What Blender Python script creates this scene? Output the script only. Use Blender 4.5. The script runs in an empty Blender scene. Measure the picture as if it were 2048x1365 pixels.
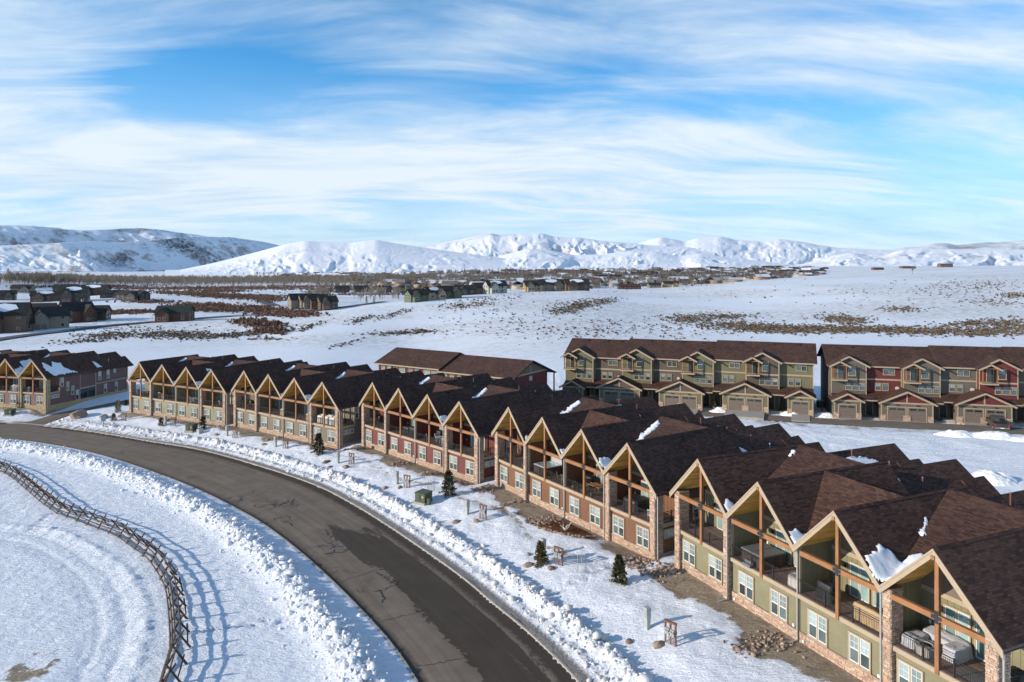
import bpy, math, random
import numpy as np
from mathutils import Vector, Matrix

random.seed(7)
RNG = np.random.default_rng(11)
scene = bpy.context.scene
COL = scene.collection
R = math.radians

# ------------------------------------------------------------------ camera, sky, sun, exposure
CAMZ = 25.32          # metres above the foundation of the nearest townhouse building
FPX, VH = 1453.0, 530.0   # focal length in photo pixels, horizon row (photo 2048 x 1365)
cam = bpy.data.cameras.new('camera')
cam.sensor_width = 36.0
cam.lens = FPX / 2048.0 * 36.0
cam.shift_y = -(682.5 - VH) / 2048.0
cam.clip_start = 0.5
cam.clip_end = 60000.0
camo = bpy.data.objects.new('camera', cam)
camo.location = (0, 0, CAMZ)
camo.rotation_euler = (R(90), 0, 0)
COL.objects.link(camo)
scene.camera = camo

SUN_AZ, SUN_EL = -106.0, 17.5     # azimuth clockwise from the camera's forward axis
SUNV = Vector((math.sin(R(SUN_AZ)) * math.cos(R(SUN_EL)), math.cos(R(SUN_AZ)) * math.cos(R(SUN_EL)), math.sin(R(SUN_EL))))
sl = bpy.data.lights.new('sun', 'SUN')
sl.energy = 5.0
sl.angle = R(0.53)
sl.color = (1.0, 0.89, 0.75)
so = bpy.data.objects.new('sun', sl)
so.rotation_euler = SUNV.to_track_quat('Z', 'Y').to_euler()
so.location = (-60, -40, 60)
COL.objects.link(so)

vs = scene.view_settings
vs.view_transform = 'Standard'
vs.look = 'None'
vs.exposure = 0.13
vs.gamma = 1.0
vs.use_curve_mapping = False
scene.cycles.max_bounces = 4
scene.cycles.diffuse_bounces = 2
scene.cycles.glossy_bounces = 3
scene.cycles.transmission_bounces = 3
scene.cycles.use_denoising = True
scene.cycles.use_adaptive_sampling = True
scene.cycles.adaptive_threshold = 0.025
scene.cycles.sample_clamp_indirect = 6.0


class NT:
    """tiny helper for node trees"""
    def __init__(s, tree):
        s.t = tree
        s.n = tree.nodes
        s.l = tree.links

    def new(s, typ, **kw):
        nd = s.n.new(typ)
        for k, v in kw.items():
            setattr(nd, k, v)
        return nd

    def put(s, sock, val):
        if isinstance(val, bpy.types.NodeSocket):
            s.l.new(val, sock)
        elif val is not None:
            if hasattr(sock.default_value, '__len__') and not hasattr(val, '__len__'):
                val = (val,) * len(sock.default_value)
            if hasattr(sock.default_value, '__len__') and len(sock.default_value) == 4 and len(val) == 3:
                val = (*val, 1.0)
            sock.default_value = val

    def math(s, op, a, b=None, c=None, clamp=False):
        nd = s.new('ShaderNodeMath', operation=op, use_clamp=clamp)
        s.put(nd.inputs[0], a)
        if b is not None: s.put(nd.inputs[1], b)
        if c is not None: s.put(nd.inputs[2], c)
        return nd.outputs[0]

    def vmath(s, op, a, b=None):
        nd = s.new('ShaderNodeVectorMath', operation=op)
        s.put(nd.inputs[0], a)
        if b is not None: s.put(nd.inputs[1], b)
        return nd.outputs['Value'] if op in ('LENGTH', 'DOT_PRODUCT', 'DISTANCE') else nd.outputs[0]

    def noise(s, vec, scale, detail=4, rough=0.55, dist=0.0, out='Fac'):
        nd = s.new('ShaderNodeTexNoise')
        if vec is not None: s.put(nd.inputs['Vector'], vec)
        nd.inputs['Scale'].default_value = scale
        nd.inputs['Detail'].default_value = detail
        nd.inputs['Roughness'].default_value = rough
        nd.inputs['Distortion'].default_value = dist
        return nd.outputs[out]

    def ramp(s, fac, stops, interp='LINEAR'):
        nd = s.new('ShaderNodeValToRGB')
        cr = nd.color_ramp
        cr.interpolation = interp
        while len(cr.elements) < len(stops): cr.elements.new(0.5)
        for e, (p, c) in zip(cr.elements, stops):
            e.position = p
            e.color = (*c, 1.0) if len(c) == 3 else c
        s.put(nd.inputs[0], fac)
        return nd.outputs[0]

    def map(s, v, a, b, c=0.0, d=1.0, smooth=False):
        nd = s.new('ShaderNodeMapRange')
        nd.clamp = True
        if smooth: nd.interpolation_type = 'SMOOTHSTEP'
        s.put(nd.inputs[0], v)
        for i, q in enumerate((a, b, c, d)): s.put(nd.inputs[i + 1], q)
        return nd.outputs[0]

    def mix(s, fac, a, b, mode='MIX'):
        nd = s.new('ShaderNodeMix', data_type='RGBA', blend_type=mode)
        s.put(nd.inputs[0], fac)
        s.put(nd.inputs[6], a)
        s.put(nd.inputs[7], b)
        return nd.outputs[2]

    def mapping(s, vec, scale=(1, 1, 1), rot=(0, 0, 0), loc=(0, 0, 0)):
        nd = s.new('ShaderNodeMapping')
        s.put(nd.inputs[0], vec)
        nd.inputs['Scale'].default_value = scale
        nd.inputs['Rotation'].default_value = rot
        nd.inputs['Location'].default_value = loc
        return nd.outputs[0]


world = bpy.data.worlds.new('World')
scene.world = world
world.use_nodes = True


def build_sky():
    w = NT(world.node_tree)
    w.n.clear()
    out = w.new('ShaderNodeOutputWorld')
    bg = w.new('ShaderNodeBackground')
    bg.inputs['Strength'].default_value = 0.106
    sky = w.new('ShaderNodeTexSky', sky_type='NISHITA')
    sky.sun_disc = False
    sky.sun_elevation = R(SUN_EL)
    sky.sun_rotation = R(SUN_AZ)
    sky.altitude = 2500.0
    sky.air_density = 1.0
    sky.dust_density = 0.4
    sky.ozone_density = 2.0
    tc = w.new('ShaderNodeTexCoord')
    sep = w.new('ShaderNodeSeparateXYZ')
    w.put(sep.inputs[0], tc.outputs['Generated'])
    x, y, z = sep.outputs
    zc = w.math('MAXIMUM', z, 0.0)
    den = w.math('ADD', zc, 0.17)
    px = w.math('DIVIDE', x, den)
    py = w.math('DIVIDE', y, den)
    comb = w.new('ShaderNodeCombineXYZ')
    w.put(comb.inputs[0], px)
    w.put(comb.inputs[1], py)
    P = comb.outputs[0]
    # wind-combed cirrus: anisotropic noise on the cloud plane
    Pr = w.mapping(P, rot=(0, 0, R(-16)), scale=(0.85, 1.35, 1))
    warp = w.noise(Pr, 0.9, 1, 0.5, out='Color')
    scn = w.new('ShaderNodeVectorMath', operation='SCALE')
    w.put(scn.inputs[0], w.vmath('SUBTRACT', warp, (0.5, 0.5, 0.5)))
    scn.inputs['Scale'].default_value = 0.9
    Pw = w.vmath('ADD', Pr, scn.outputs[0])
    big = w.noise(w.mapping(Pw, loc=(3.1, 1.7, 0)), 0.75, 3, 0.55)
    streak = w.noise(w.mapping(Pw, scale=(1.0, 1.9, 1), loc=(7.3, 0.4, 0)), 1.5, 5, 0.60)
    fine = w.noise(w.mapping(Pw, scale=(1.3, 2.4, 1), rot=(0, 0, R(24))), 5.0, 3, 0.6)
    # broad openings and denser banks of the veil
    yc = w.math('MAXIMUM', y, 0.05)
    ax = w.math('DIVIDE', x, yc)
    az = w.math('DIVIDE', z, yc)
    cov = w.math('ADD', w.math('MULTIPLY', big, 0.60), w.math('MULTIPLY', streak, 0.60))
    cov = w.math('ADD', cov, w.math('MULTIPLY', fine, 0.16))
    for u, v, ru, rv, amp in ((440, 165, 230, 85, -0.36), (900, 200, 300, 42, -0.15), (1480, 205, 340, 42, -0.17), (1560, 15, 320, 70, -0.16), (1120, 130, 160, 50, -0.10),
                              (90, 100, 220, 130, 0.12), (300, 320, 700, 100, 0.22), (1100, 380, 900, 110, 0.12), (1780, 90, 260, 70, 0.10)):
        dx = w.math('MULTIPLY', w.math('SUBTRACT', ax, (u - 1024) / FPX), FPX / ru)
        dz = w.math('MULTIPLY', w.math('SUBTRACT', az, (VH - v) / FPX), FPX / rv)
        r2 = w.math('MULTIPLY_ADD', dx, dx, w.math('MULTIPLY', dz, dz))
        cov = w.math('MULTIPLY_ADD', w.math('EXPONENT', w.math('MULTIPLY', r2, -1.0)), amp, cov)
    dens = w.map(cov, 0.35, 0.95, 0.03, 0.97, smooth=True)
    # the veil thins out overhead, where the clear sky turns the shadows blue
    dens = w.math('MULTIPLY', dens, w.map(zc, 0.36, 0.72, 1.0, 0.15, smooth=True))
    # thin milky veil towards the horizon
    veil = w.map(zc, 0.0, 0.30, 0.86, 0.0, smooth=True)
    dens = w.math('MAXIMUM', dens, veil)
    blue = w.mix(1.0, sky.outputs[0], (0.44, 1.50, 1.95), 'MULTIPLY')
    cc = w.mix(w.map(w.math('ADD', w.math('MULTIPLY', streak, 0.6), w.math('MULTIPLY', cov, 0.4)), 0.42, 0.72), (4.7, 6.3, 8.0), (7.4, 8.2, 8.9))
    col = w.mix(dens, blue, cc)
    w.put(bg.inputs['Color'], col)
    w.l.new(bg.outputs[0], out.inputs[0])


build_sky()
world.cycles.sampling_method = 'MANUAL'
world.cycles.sample_map_resolution = 256

# ------------------------------------------------------------------ mesh helpers


class MB:
    """collects faces; build() links them as ONE mesh object"""
    def __init__(s):
        s.v, s.f, s.m = [], [], []

    def face(s, pts, m=0):
        b = len(s.v)
        s.v.extend([tuple(p) for p in pts])
        s.f.append(tuple(range(b, b + len(pts))))
        s.m.append(m)

    def box(s, x0, x1, y0, y1, z0, z1, m=0, skip=''):
        b = len(s.v)
        s.v.extend([(x0, y0, z0), (x1, y0, z0), (x1, y1, z0), (x0, y1, z0), (x0, y0, z1), (x1, y0, z1), (x1, y1, z1), (x0, y1, z1)])
        for k, q in (('b', (0, 3, 2, 1)), ('t', (4, 5, 6, 7)), ('f', (0, 1, 5, 4)), ('r', (1, 2, 6, 5)), ('k', (2, 3, 7, 6)), ('l', (3, 0, 4, 7))):
            if k in skip: continue
            s.f.append(tuple(b + i for i in q))
            s.m.append(m)
        return s

    def obox(s, c, ax, ay, az, m=0):
        """box from centre and three half-axis vectors"""
        c, ax, ay, az = map(Vector, (c, ax, ay, az))
        b = len(s.v)
        for sx, sy, sz in ((-1, -1, -1), (1, -1, -1), (1, 1, -1), (-1, 1, -1), (-1, -1, 1), (1, -1, 1), (1, 1, 1), (-1, 1, 1)):
            s.v.append(tuple(c + ax * sx + ay * sy + az * sz))
        for q in ((0, 3, 2, 1), (4, 5, 6, 7), (0, 1, 5, 4), (1, 2, 6, 5), (2, 3, 7, 6), (3, 0, 4, 7)):
            s.f.append(tuple(b + i for i in q))
            s.m.append(m)
        return s

    def bar(s, p0, p1, w, h, m=0, up=(0, 0, 1)):
        """straight beam with a w x h section"""
        p0, p1 = Vector(p0), Vector(p1)
        d = p1 - p0
        L = d.length
        d.normalize()
        side = d.cross(Vector(up))
        if side.length < 1e-4: side = Vector((1, 0, 0))
        side.normalize()
        u2 = side.cross(d)
        return s.obox((p0 + p1) / 2, d * L / 2, side * w / 2, u2 * h / 2, m)

    def tube(s, p0, p1, r0, r1, n=8, m=0, caps=True):
        p0, p1 = Vector(p0), Vector(p1)
        d = (p1 - p0).normalized()
        a = d.orthogonal().normalized()
        c = d.cross(a)
        b = len(s.v)
        for p, r in ((p0, r0), (p1, r1)):
            for i in range(n):
                t = 2 * math.pi * i / n
                s.v.append(tuple(p + (a * math.cos(t) + c * math.sin(t)) * r))
        for i in range(n):
            j = (i + 1) % n
            s.f.append((b + i, b + j, b + n + j, b + n + i))
            s.m.append(m)
        if caps:
            s.f.append(tuple(b + i for i in reversed(range(n))))
            s.f.append(tuple(b + n + i for i in range(n)))
            s.m += [m, m]
        return s

    def slab(s, top, thick, m=0, ms=None):
        """polygon (counter-clockwise from above) with thickness straight down"""
        n = len(top)
        b = len(s.v)
        s.v.extend([tuple(p) for p in top])
        s.v.extend([(p[0], p[1], p[2] - thick) for p in top])
        s.f.append(tuple(range(b, b + n)))
        s.m.append(m)
        s.f.append(tuple(b + n + i for i in reversed(range(n))))
        s.m.append(m if ms is None else ms)
        for i in range(n):
            j = (i + 1) % n
            s.f.append((b + i, b + n + i, b + n + j, b + j))
            s.m.append(m if ms is None else ms)
        return s

    def lathe(s, prof, n=12, m=0, c=(0, 0, 0)):
        b = len(s.v)
        for r, z in prof:
            for i in range(n):
                t = 2 * math.pi * i / n
                s.v.append((c[0] + r * math.cos(t), c[1] + r * math.sin(t), c[2] + z))
        for k in range(len(prof) - 1):
            for i in range(n):
                j = (i + 1) % n
                s.f.append((b + k * n + i, b + k * n + j, b + (k + 1) * n + j, b + (k + 1) * n + i))
                s.m.append(m)
        s.f.append(tuple(b + (len(prof) - 1) * n + i for i in range(n)))
        s.m.append(m)
        s.f.append(tuple(b + i for i in reversed(range(n))))
        s.m.append(m)
        return s

    def mesh(s, name, mats, smooth=False):
        me = bpy.data.meshes.new(name)
        me.from_pydata(s.v, [], s.f)
        for q in mats: me.materials.append(q)
        if any(s.m): me.polygons.foreach_set('material_index', s.m)
        if smooth: me.polygons.foreach_set('use_smooth', [True] * len(s.f))
        auto_uv(me)
        me.update()
        return me

    def build(s, name, mats, parent=None, smooth=False):
        if not isinstance(mats, (list, tuple)): mats = [mats]
        return link(name, s.mesh(name, mats, smooth), parent)


def auto_uv(me):
    """every face gets metric texture coordinates: u level along the face, v up its slope"""
    nl = len(me.loops)
    if not nl: return
    co = np.empty(len(me.vertices) * 3)
    me.vertices.foreach_get('co', co)
    co = co.reshape(-1, 3)
    li = np.empty(nl, dtype=np.int32)
    me.loops.foreach_get('vertex_index', li)
    nf = len(me.polygons)
    nrm = np.empty(nf * 3)
    me.polygons.foreach_get('normal', nrm)
    nrm = nrm.reshape(-1, 3)
    tot = np.empty(nf, dtype=np.int32)
    me.polygons.foreach_get('loop_total', tot)
    u = np.cross(np.array([0, 0, 1.0]), nrm)
    ln = np.linalg.norm(u, axis=1)
    flat = ln < 1e-3
    u[flat] = (1, 0, 0)
    ln[flat] = 1
    u /= ln[:, None]
    v = np.cross(nrm, u)
    fi = np.repeat(np.arange(nf), tot)
    p = co[li]
    uv = np.stack([(p * u[fi]).sum(1), (p * v[fi]).sum(1)], 1)
    lay = me.uv_layers.new(name='UVMap')
    lay.data.foreach_set('uv', uv.ravel())


def link(name, data, parent=None):
    o = bpy.data.objects.new(name, data)
    COL.objects.link(o)
    if parent is not None: o.parent = parent
    return o


def empty(name, loc=(0, 0, 0), rz=0.0):
    o = bpy.data.objects.new(name, None)
    o.empty_display_size = 0.5
    o.location = loc
    o.rotation_euler = (0, 0, rz)
    COL.objects.link(o)
    return o


def tag(o, label=None, cat=None, group=None, kind=None):
    if label: o['label'] = label
    if cat: o['category'] = cat
    if group: o['group'] = group
    if kind: o['kind'] = kind
    return o


_children = {}


def copy_tree(root, loc=None, rz=None, scale=None):
    c = root.copy()
    COL.objects.link(c)
    for ch in root.children:
        d = ch.copy()
        COL.objects.link(d)
        d.parent = c
        for g in ch.children:
            e = g.copy()
            COL.objects.link(e)
            e.parent = d
    if loc is not None: c.location = loc
    if rz is not None: c.rotation_euler = (0, 0, rz)
    if scale is not None: c.scale = (scale,) * 3 if not hasattr(scale, '__len__') else scale
    return c


def fast_mesh(name, V, F, mats, smooth=False, tri=None):
    """numpy vertex/face arrays (all faces the same size) to a mesh"""
    V = np.ascontiguousarray(V, dtype=np.float32)
    F = np.ascontiguousarray(F, dtype=np.int32)
    me = bpy.data.meshes.new(name)
    me.vertices.add(len(V))
    me.vertices.foreach_set('co', V.ravel())
    k = F.shape[1]
    me.loops.add(F.size)
    me.loops.foreach_set('vertex_index', F.ravel())
    me.polygons.add(len(F))
    me.polygons.foreach_set('loop_start', np.arange(0, F.size, k, dtype=np.int32))
    if smooth: me.polygons.foreach_set('use_smooth', np.ones(len(F), dtype=bool))
    if not isinstance(mats, (list, tuple)): mats = [mats]
    for m in mats: me.materials.append(m)
    me.update(calc_edges=True)
    me.validate()
    return me


# ------------------------------------------------------------------ materials
MATS = {}


def material(name):
    m = bpy.data.materials.new(name)
    m.use_nodes = True
    t = NT(m.node_tree)
    t.n.clear()
    out = t.new('ShaderNodeOutputMaterial')
    b = t.new('ShaderNodeBsdfPrincipled')
    t.l.new(b.outputs[0], out.inputs[0])
    MATS[name] = m
    return m, t, b


def bump(t, b, height, dist=0.02, strength=0.5):
    nd = t.new('ShaderNodeBump')
    nd.inputs['Strength'].default_value = strength
    nd.inputs['Distance'].default_value = dist
    t.put(nd.inputs['Height'], height)
    t.put(b.inputs['Normal'], nd.outputs[0])
    return nd


def paint(name, c, rough=0.6, var=0.12, scale=3.0, bmp=0.0, bscale=40.0, spec=0.4, metal=0.0, coat=0.0):
    """plain coloured surface with uneven tone and light wear"""
    m, t, b = material(name)
    tc = t.new('ShaderNodeTexCoord').outputs['Object']
    n1 = t.noise(tc, scale, 5, 0.6)
    n2 = t.noise(tc, scale * 9, 3, 0.6)
    f = t.math('ADD', t.math('MULTIPLY', n1, 0.7), t.math('MULTIPLY', n2, 0.3))
    lo = tuple(x * (1 - var * 1.6) for x in c)
    hi = tuple(min(1, x * (1 + var * 1.6)) for x in c)
    t.put(b.inputs['Base Color'], t.ramp(f, [(0.3, lo), (0.7, hi)]))
    b.inputs['Roughness'].default_value = rough
    b.inputs['Specular IOR Level'].default_value = spec
    b.inputs['Metallic'].default_value = metal
    if coat: b.inputs['Coat Weight'].default_value = coat
    if bmp: bump(t, b, t.noise(tc, bscale, 4, 0.6), bmp, 0.6)
    return m


def shingles(name, dark, light, bw=0.34, rh=0.15):
    m, t, b = material(name)
    uv = t.new('ShaderNodeUVMap').outputs[0]
    br = t.new('ShaderNodeTexBrick')
    br.offset = 0.37
    br.offset_frequency = 3
    br.squash_frequency = 2
    br.squash = 1.35
    t.put(br.inputs['Vector'], uv)
    t.put(br.inputs['Color1'], (0, 0, 0, 1))
    t.put(br.inputs['Color2'], (1, 1, 1, 1))
    t.put(br.inputs['Mortar'], (0.0, 0.0, 0.0, 1))
    br.inputs['Scale'].default_value = 1.0
    br.inputs['Mortar Size'].default_value = 0.012
    br.inputs['Brick Width'].default_value = bw
    br.inputs['Row Height'].default_value = rh
    n = t.noise(uv, 0.35, 4, 0.6)
    n2 = t.noise(uv, 26, 3, 0.6)
    f = t.math('ADD', t.math('MULTIPLY', br.outputs[0], 0.42), t.math('MULTIPLY', n, 0.42))
    f = t.math('ADD', f, t.math('MULTIPLY', n2, 0.22))
    t.put(b.inputs['Base Color'], t.ramp(f, [(0.22, dark), (0.62, light), (0.95, tuple(q * 1.55 for q in light))]))
    b.inputs['Roughness'].default_value = 0.9
    b.inputs['Specular IOR Level'].default_value = 0.25
    # each course laps the one below
    sep = t.new('ShaderNodeSeparateXYZ')
    t.put(sep.inputs[0], uv)
    saw = t.math('FRACT', t.math('DIVIDE', sep.outputs[1], rh))
    hgt = t.math('ADD', t.math('MULTIPLY', saw, -0.6), t.math('MULTIPLY', br.outputs[0], 0.5))
    bump(t, b, hgt, 0.018, 0.8)
    return m


def planks(name, c, width=0.14, length=2.2, vertical=False, rough=0.55, gap=0.006, var=0.35, gapcol=0.25):
    m, t, b = material(name)
    uv = t.new('ShaderNodeUVMap').outputs[0]
    if vertical: uv = t.mapping(uv, rot=(0, 0, R(90)))
    br = t.new('ShaderNodeTexBrick')
    br.offset = 0.43
    t.put(br.inputs['Vector'], uv)
    t.put(br.inputs['Color1'], (0.0, 0.0, 0.0, 1))
    t.put(br.inputs['Color2'], (1, 1, 1, 1))
    t.put(br.inputs['Mortar'], (0.5, 0.5, 0.5, 1))
    br.inputs['Scale'].default_value = 1.0
    br.inputs['Mortar Size'].default_value = gap
    br.inputs['Brick Width'].default_value = length
    br.inputs['Row Height'].default_value = width
    g = t.noise(t.mapping(uv, scale=(1.2, 14, 1)), 3.0, 5, 0.6, 0.6)
    f = t.math('ADD', t.math('MULTIPLY', br.outputs[0], 0.5), t.math('MULTIPLY', g, 0.5))
    lo = tuple(x * (1 - var) for x in c)
    hi = tuple(x * (1 + var) for x in c)
    col = t.ramp(f, [(0.2, lo), (0.8, hi)])
    knot = t.map(t.noise(uv, 5.5, 2, 0.5), 0.70, 0.76)
    col = t.mix(t.math('MULTIPLY', knot, 0.6), col, tuple(x * 0.35 for x in c))
    col = t.mix(br.outputs['Fac'], col, tuple(x * gapcol for x in c))
    t.put(b.inputs['Base Color'], col)
    b.inputs['Roughness'].default_value = rough
    b.inputs['Specular IOR Level'].default_value = 0.3
    bump(t, b, t.math('ADD', t.math('MULTIPLY', br.outputs['Fac'], -1.0), t.math('MULTIPLY', g, 0.15)), 0.01, 0.7)
    return m


def stone_mat(name, stops, rough=0.85):
    """quarried stone: one tone for each piece, grain over it"""
    m, t, b = material(name)
    tc = t.new('ShaderNodeTexCoord').outputs['Object']
    gi = t.new('ShaderNodeNewGeometry').outputs['Random Per Island']
    oi = t.new('ShaderNodeObjectInfo').outputs['Random']
    f = t.math('FRACT', t.math('ADD', gi, oi))
    col = t.ramp(f, stops)
    n = t.noise(tc, 7, 6, 0.65)
    col = t.mix(1.0, col, t.ramp(n, [(0.3, (0.72, 0.70, 0.68)), (0.7, (1.25, 1.22, 1.2))]), 'MULTIPLY')
    t.put(b.inputs['Base Color'], col)
    b.inputs['Roughness'].default_value = rough
    b.inputs['Specular IOR Level'].default_value = 0.3
    bump(t, b, t.noise(tc, 28, 4, 0.65), 0.006, 0.6)
    return m


def timber(name, c, axis=2, rough=0.6):
    m, t, b = material(name)
    tc = t.new('ShaderNodeTexCoord').outputs['Object']
    s = [9.0, 9.0, 9.0]
    s[axis] = 0.6
    g = t.noise(t.mapping(tc, scale=tuple(s)), 2.0, 6, 0.62, 0.9)
    g2 = t.noise(tc, 1.6, 3, 0.5)
    f = t.math('ADD', t.math('MULTIPLY', g, 0.75), t.math('MULTIPLY', g2, 0.25))
    t.put(b.inputs['Base Color'], t.ramp(f, [(0.28, tuple(x * 0.55 for x in c)), (0.5, c), (0.75, tuple(x * 1.4 for x in c))]))
    b.inputs['Roughness'].default_value = rough
    bump(t, b, g, 0.008, 0.5)
    return m


def glass_mat(name, c, rough=0.06, spec=0.6, var=0.35):
    """window glass with the dim room or a paler tone seen in it as its body colour"""
    m, t, b = material(name)
    oi = t.new('ShaderNodeObjectInfo').outputs['Random']
    tc = t.new('ShaderNodeTexCoord').outputs['Object']
    n = t.noise(tc, 1.3, 2, 0.5)
    f = t.math('ADD', t.math('MULTIPLY', oi, 0.6), t.math('MULTIPLY', n, 0.4))
    t.put(b.inputs['Base Color'], t.ramp(f, [(0.15, tuple(x * (1 - var) for x in c)), (0.85, tuple(min(1, x * (1 + var)) for x in c))]))
    b.inputs['Roughness'].default_value = rough
    b.inputs['Specular IOR Level'].default_value = spec
    b.inputs['Coat Weight'].default_value = 0.6
    b.inputs['Coat Roughness'].default_value = 0.02
    bump(t, b, t.noise(tc, 1.7, 2, 0.5), 0.01, 0.12)
    return m


def snow_mat(name, c=(0.86, 0.88, 0.92), rough=0.7, scale=1.0, dist=0.06, dirty=0.0):
    m, t, b = material(name)
    tc = t.new('ShaderNodeTexCoord').outputs['Object']
    n = t.noise(tc, 0.6 * scale, 5, 0.6)
    n2 = t.noise(tc, 7.0 * scale, 5, 0.65)
    col = t.ramp(n, [(0.3, tuple(x * 0.955 for x in c)), (0.7, c)])
    if dirty:
        d = t.noise(tc, 2.1 * scale, 5, 0.7)
        col = t.mix(t.map(d, 0.52, 0.72, 0, dirty), col, (0.30, 0.24, 0.17))
    t.put(b.inputs['Base Color'], col)
    b.inputs['Roughness'].default_value = rough
    b.inputs['Specular IOR Level'].default_value = 0.25
    bump(t, b, t.math('ADD', n2, t.math('MULTIPLY', t.noise(tc, 28 * scale, 3, 0.6), 0.4)), dist, 0.6)
    return m


M = {}
M['roof'] = shingles('brown asphalt shingles', (0.023, 0.0122, 0.0102), (0.094, 0.047, 0.033))
M['roof_dark'] = shingles('charcoal shingles', (0.012, 0.012, 0.013), (0.04, 0.038, 0.037))
M['roof_green'] = shingles('dark green metal roof', (0.012, 0.020, 0.018), (0.03, 0.045, 0.04))
M['trim'] = paint('tan painted trim', (0.38, 0.295, 0.205), 0.6, 0.06)
M['white'] = paint('white vinyl sash', (0.78, 0.78, 0.76), 0.45, 0.04)
M['ceiling'] = planks('pine ceiling boards', (0.78, 0.45, 0.11), 0.13, 3.0)
M['timber_z'] = timber('honey timber post', (0.27, 0.122, 0.050), 2)
M['timber_x'] = timber('honey timber beam', (0.29, 0.132, 0.054), 0)
M['deck'] = planks('weathered deck boards', (0.20, 0.135, 0.115), 0.14, 3.5, rough=0.7)
M['metal_dark'] = paint('black powder coated metal', (0.022, 0.022, 0.024), 0.45, 0.2)
M['steel'] = paint('blued steel plate', (0.05, 0.055, 0.065), 0.5, 0.2, metal=0.6)
M['gutter'] = paint('bronze gutter', (0.10, 0.085, 0.075), 0.45, 0.15, metal=0.3)
M['pipe_grey'] = paint('grey downspout', (0.33, 0.31, 0.29), 0.45, 0.1)
M['vent'] = paint('painted roof vent', (0.20, 0.085, 0.07), 0.5, 0.2)
M['vent_metal'] = paint('galvanised flue', (0.45, 0.46, 0.48), 0.35, 0.15, metal=0.7)
M['glass_up'] = glass_mat('pale window glass', (0.25, 0.31, 0.31), 0.08, 0.5, 0.6)  # paler body colour than the lower panes
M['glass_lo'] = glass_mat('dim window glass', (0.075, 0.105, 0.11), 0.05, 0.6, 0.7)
M['glass_door'] = glass_mat('sliding door glass', (0.20, 0.30, 0.28), 0.05, 0.6, 0.6)
M['glass_dark'] = glass_mat('dark window glass', (0.02, 0.026, 0.032), 0.05, 0.6, 0.6)
M['stone_pink'] = stone_mat('pink buff ledgestone', [(0.0, (0.32, 0.20, 0.14)), (0.2, (0.54, 0.38, 0.28)), (0.42, (0.43, 0.30, 0.22)), (0.62, (0.62, 0.49, 0.38)), (0.8, (0.35, 0.28, 0.24)), (1.0, (0.53, 0.33, 0.23))])
M['stone_yellow'] = stone_mat('yellow buff fieldstone', [(0.0, (0.40, 0.29, 0.15)), (0.35, (0.56, 0.44, 0.25)), (0.7, (0.48, 0.38, 0.24)), (1.0, (0.34, 0.27, 0.18))])
M['mortar'] = paint('stone bed', (0.26, 0.20, 0.155), 0.9, 0.2)
M['snow'] = snow_mat('settled snow')
M['snow_roof'] = snow_mat('roof snow', scale=1.4, dist=0.05)
M['snow_chunk'] = snow_mat('ploughed snow lumps', (0.84, 0.85, 0.87), scale=1.6, dist=0.05, dirty=0.20)
M['snow_chunk_mid'] = snow_mat('dusty ploughed snow', (0.78, 0.76, 0.73), scale=0.9, dist=0.05, dirty=0.5)
M['snow_chunk_dirty'] = snow_mat('gritty snow lumps', (0.72, 0.69, 0.65), scale=1.6, dist=0.05, dirty=0.6)
M['gable'] = paint('taupe gable panel', (0.16, 0.125, 0.095), 0.7, 0.08)

# ------------------------------------------------------------------ terrain
def hash2(ix, iy, seed):
    h = (ix.astype(np.int64) * 374761393 + iy.astype(np.int64) * 668265263 + seed * 974711) & 0xffffffff
    h = ((h ^ (h >> 13)) * 1274126177) & 0xffffffff
    return ((h ^ (h >> 16)) & 0xffff) / 65535.0


def vnoise(x, y, seed=0):
    ix, iy = np.floor(x), np.floor(y)
    fx, fy = x - ix, y - iy
    fx = fx * fx * fx * (fx * (fx * 6 - 15) + 10)
    fy = fy * fy * fy * (fy * (fy * 6 - 15) + 10)
    a, b = hash2(ix, iy, seed), hash2(ix + 1, iy, seed)
    c, d = hash2(ix, iy + 1, seed), hash2(ix + 1, iy + 1, seed)
    return (a * (1 - fx) + b * fx) * (1 - fy) + (c * (1 - fx) + d * fx) * fy


def fbm(x, y, octv=5, seed=0, gain=0.5):
    s, a, tot = 0.0, 1.0, 0.0
    for i in range(octv):
        s = s + a * vnoise(x * 2 ** i + 17.3 * i, y * 2 ** i - 9.1 * i, seed + i)
        tot += a
        a *= gain
    return s / tot


def sstep(v, a, b):
    t = np.clip((v - a) / (b - a), 0, 1)
    return t * t * (3 - 2 * t)


def ray(u, v, Y):
    return ((u - 1024) / FPX * Y, Y, CAMZ + (VH - v) / FPX * Y)


def plane_z(x, y):
    return 0.027 * (x - 19) - 0.0088 * (y - 49)


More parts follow.
